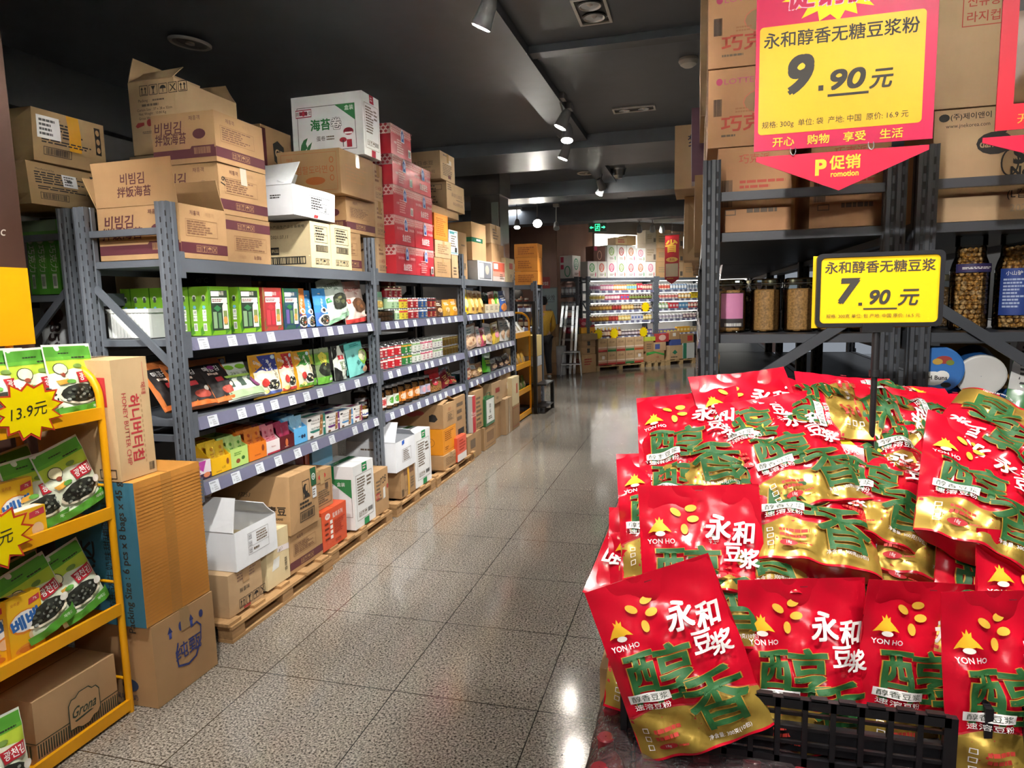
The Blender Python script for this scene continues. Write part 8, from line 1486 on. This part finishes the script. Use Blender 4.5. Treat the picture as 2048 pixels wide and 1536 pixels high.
e = rack('storage_rack', .4, 0, (0, 1.15), (1.845, 1.5, 1.2, .85), 'short grey rack turned across behind the second yellow stand', seed=41, tagged=(1, 2), top=1.9)
pr = onY(1076, 600, 10.2); e.location = (float(pr[0]) - 1.15, 10.2, 0); e.rotation_euler.z = RAD(-90)
jb = fjar('jar', .045, .15, 'gloss:7a3a2a', 'gloss:d8c8b0')
for li, z in enumerate((1.5, 1.2)):
    for i in range(7):
        o = bpy.data.objects.new('food_jar', jb); COL.objects.link(o); o.location = (float(pr[0]) - .15 - .1 * i, 10.07, z); tag(o, f'brown jar on the short rack turned across, {("upper", "second")[li]} shelf, {ORD[i]} from its aisle post', 'jar', 'brown jars on the short rack')
for i in range(3): o = carton(0, 0, .32, 1.847 + .205 * i, 2.05 + .205 * i, .36, 'card:d0842c', (), [('L', .15, .2, .85, .8, 4, 'ink:a05a1c')], label='orange-brown carton on the short rack, ' + ('bottom', 'middle', 'top')[i] + ' of three'); o.location = (float(onY(1053, 560, 10.05)[0]), 10.2, 1.847 + .205 * i)
o = carton(0, 0, .3, 1.847, 2.17, .2, 'gloss:c0c8cc', (), [('L', .2, .2, .8, .8, 4, GY)], label='white carton beside the three orange-brown ones on the short rack'); o.location = (float(onY(1034, 560, 10.05)[0]) - .05, 10.2, 1.847)
xb = onZ(1072, 826, 0); e = empty('black_frame_table', (float(xb[0]), float(xb[1]), 0), 0, 'tall black metal frame in front of the person in yellow', 'frame')
for dx, dy, h in ((0, 0, 1.6), (.14, .5, .42), (-.4, .5, 1.6), (-.4, 0, .42)): m = MB(); m.box((dx - .025, dy - .025, 0), (dx + .025, dy + .025, h), 'paint:17181a'); m.build('post', e)
for z in (.1, .42): m = MB(); m.box((-.42, -.02, z - .02), (.16, .52, z), 'paint:1c1d20'); m.build('shelf', e)
m = MB(); m.bar((0, 0, 1.58), (-.4, .5, 1.58), .04, .04, 'paint:17181a'); m.build('crossbar', e)
carton(0, 0, .3, .1, .36, .3, KR3, label='kraft carton low inside the black frame').location = (float(xb[0]) - .16, float(xb[1]) + .25, .101)
for i, (z, k, h) in enumerate(((.423, KR, .24), (.666, 'gloss:c8ccd0', .14), (.81, 'gloss:e0c880', .3))): carton(0, 0, .3, z, z + h, .3, k, label=('kraft carton on the black frame shelf', 'grey flat box on the kraft carton in the black frame', 'pale yellow box topmost in the black frame')[i]).location = (float(xb[0]) - .14, float(xb[1]) + .25, z)
# ------------------------------------------------------------------ people at the back
def skin_body(name, J, edges, k, parent=None, root=0, lev=2):
    me = bpy.data.meshes.new(name); me.from_pydata([j[:3] for j in J], edges, []); me.materials.append(mat(k)); o = bpy.data.objects.new(name, me); COL.objects.link(o)
    sm = o.modifiers.new('skin', 'SKIN'); sm.use_smooth_shade = True
    for i, j in enumerate(J): me.skin_vertices[0].data[i].radius = (j[3], j[4] if len(j) > 4 else j[3])
    me.skin_vertices[0].data[root].use_root = True
    s = o.modifiers.new('sub', 'SUBSURF'); s.levels = lev; s.render_levels = lev
    if parent: o.parent = parent
    return o
def lump(c, r, k, name, parent, n=14):
    m = MB(); V = []; F_ = []; a_, b_, c_ = r
    for i in range(n + 1):
        for j in range(n): t, p = math.pi * i / n, 2 * math.pi * j / n; V.append((c[0] + a_ * math.sin(t) * math.cos(p), c[1] + b_ * math.sin(t) * math.sin(p), c[2] + c_ * math.cos(t)))
    F_ = [(i * n + j, (i + 1) * n + j, (i + 1) * n + (j + 1) % n, i * n + (j + 1) % n) for i in range(n) for j in range(n)]
    m.add(V, F_, k, True); return m.build(name, parent)
def person(loc, rz, sc_, top, legs, hair, lab, step=.12):
    """stands facing local -y"""
    SK = 'skin:c89a7c'
    J = [(0, 0, .90, .12, .10), (0, 0, 1.08, .115, .09), (0, .01, 1.28, .13, .10), (0, .0, 1.40, .07, .06), (0, -.01, 1.46, .05, .05), (0, -.03, 1.54, .07, .085), (0, -.035, 1.62, .072, .09),
         (-.17, .0, 1.36, .055), (-.22, -.02, 1.10, .042), (-.17, -.2, .98, .034), (-.15, -.27, .97, .028), (.17, .0, 1.36, .055), (.23, .01, 1.10, .042), (.22, -.1, .88, .034), (.215, -.14, .82, .028),
         (-.09, 0, .84, .085), (-.1, -.02 - step, .47, .058), (-.1, step * .6, .09, .042), (-.1, step * .6 - .14, .04, .035), (.09, 0, .84, .085), (.1, .02, .47, .058), (.1, .04, .09, .042), (.1, -.1, .04, .035)]
    E_ = [(0, 1), (1, 2), (2, 3), (3, 4), (4, 5), (5, 6), (2, 7), (7, 8), (8, 9), (9, 10), (2, 11), (11, 12), (12, 13), (13, 14), (0, 15), (15, 16), (16, 17), (17, 18), (0, 19), (19, 20), (20, 21), (21, 22)]
    b = skin_body('person', J, E_, SK); b.location = [float(a) for a in loc]; b.rotation_euler.z = rz; b.scale = (sc_,) * 3; tag(b, lab, 'person')
    g = 1.16; up = lambda i, q=g: (*J[i][:3], *[r * q + .008 for r in J[i][3:]])
    idx = [0, 1, 2, 7, 8, 9, 11, 12, 13]; JJ = [up(i) for i in idx]; JJ[0] = (0, 0, .84, .15, .125); JJ.append((0, 0, 1.41, .075, .065))
    skin_body('jacket', JJ, [(0, 1), (1, 2), (2, 3), (3, 4), (4, 5), (2, 6), (6, 7), (7, 8), (2, 9)], top, b)
    idx = [15, 16, 17, 19, 20, 21]; JJ = [(0, 0, .88, .135, .11)] + [up(i, 1.18) for i in idx]; skin_body('trousers', JJ, [(0, 1), (1, 2), (2, 3), (0, 4), (4, 5), (5, 6)], legs, b)
    lump((0, -.012, 1.625), (.092, .108, .1), hair, 'hair', b)
    for sx in (-1, 1): lump((sx * .1, (step * .6 - .06) if sx < 0 else -.02, .045), (.045, .125, .045), 'plast:e4e2de', 'shoe', b)
    for sx in (-1, 1):   # five fingers each
        w_ = J[10] if sx < 0 else J[14]; d = (0, -1, -.1) if sx < 0 else (0, -.5, -.85)
        for f in range(4): m = MB(); x = w_[0] + (f - 1.5) * .017; L = (.06, .072, .068, .054)[f]; m.tube([(x, w_[1], w_[2]), (x, w_[1] + d[1] * L * .6, w_[2] + d[2] * L * .6), (x, w_[1] + d[1] * L * .9, w_[2] + d[2] * L * .9 - .02)], [.009, .008, .006], SK, 6); m.build('finger', b)
        m = MB(); m.tube([(w_[0] - sx * .02, w_[1] + .01, w_[2]), (w_[0] - sx * .045, w_[1] + d[1] * .03, w_[2] + d[2] * .03), (w_[0] - sx * .04, w_[1] + d[1] * .06, w_[2] + d[2] * .06)], [.01, .009, .007], SK, 6); m.build('thumb', b)
    for sx in (-1, 1): lump((sx * .03, -.118, 1.585), (.009, .006, .007), 'ink:1a1614', 'eye', b, 8); lump((sx * .083, -.02, 1.57), (.012, .025, .032), SK, 'ear', b, 8)
    lump((0, -.128, 1.555), (.013, .018, .022), SK, 'nose', b, 8); lump((0, -.118, 1.515), (.026, .007, .007), 'skin:a05a50', 'mouth', b, 8)
    return b
q = onZ(1089, 757, 0); person((q[0], q[1], 0), RAD(200), .98, 'cloth:c8a03a', 'cloth:1c1d22', 'cloth:141214', 'person in a yellow jacket and dark trousers standing by the back wall')
q = onY(1036, 600, 12.2); person((q[0] - .02, 12.2, 0), RAD(150), 1.06, 'cloth:1e2430', 'cloth:1a1c22', 'cloth:4a4644', 'person in dark clothes behind the short rack, mostly hidden')
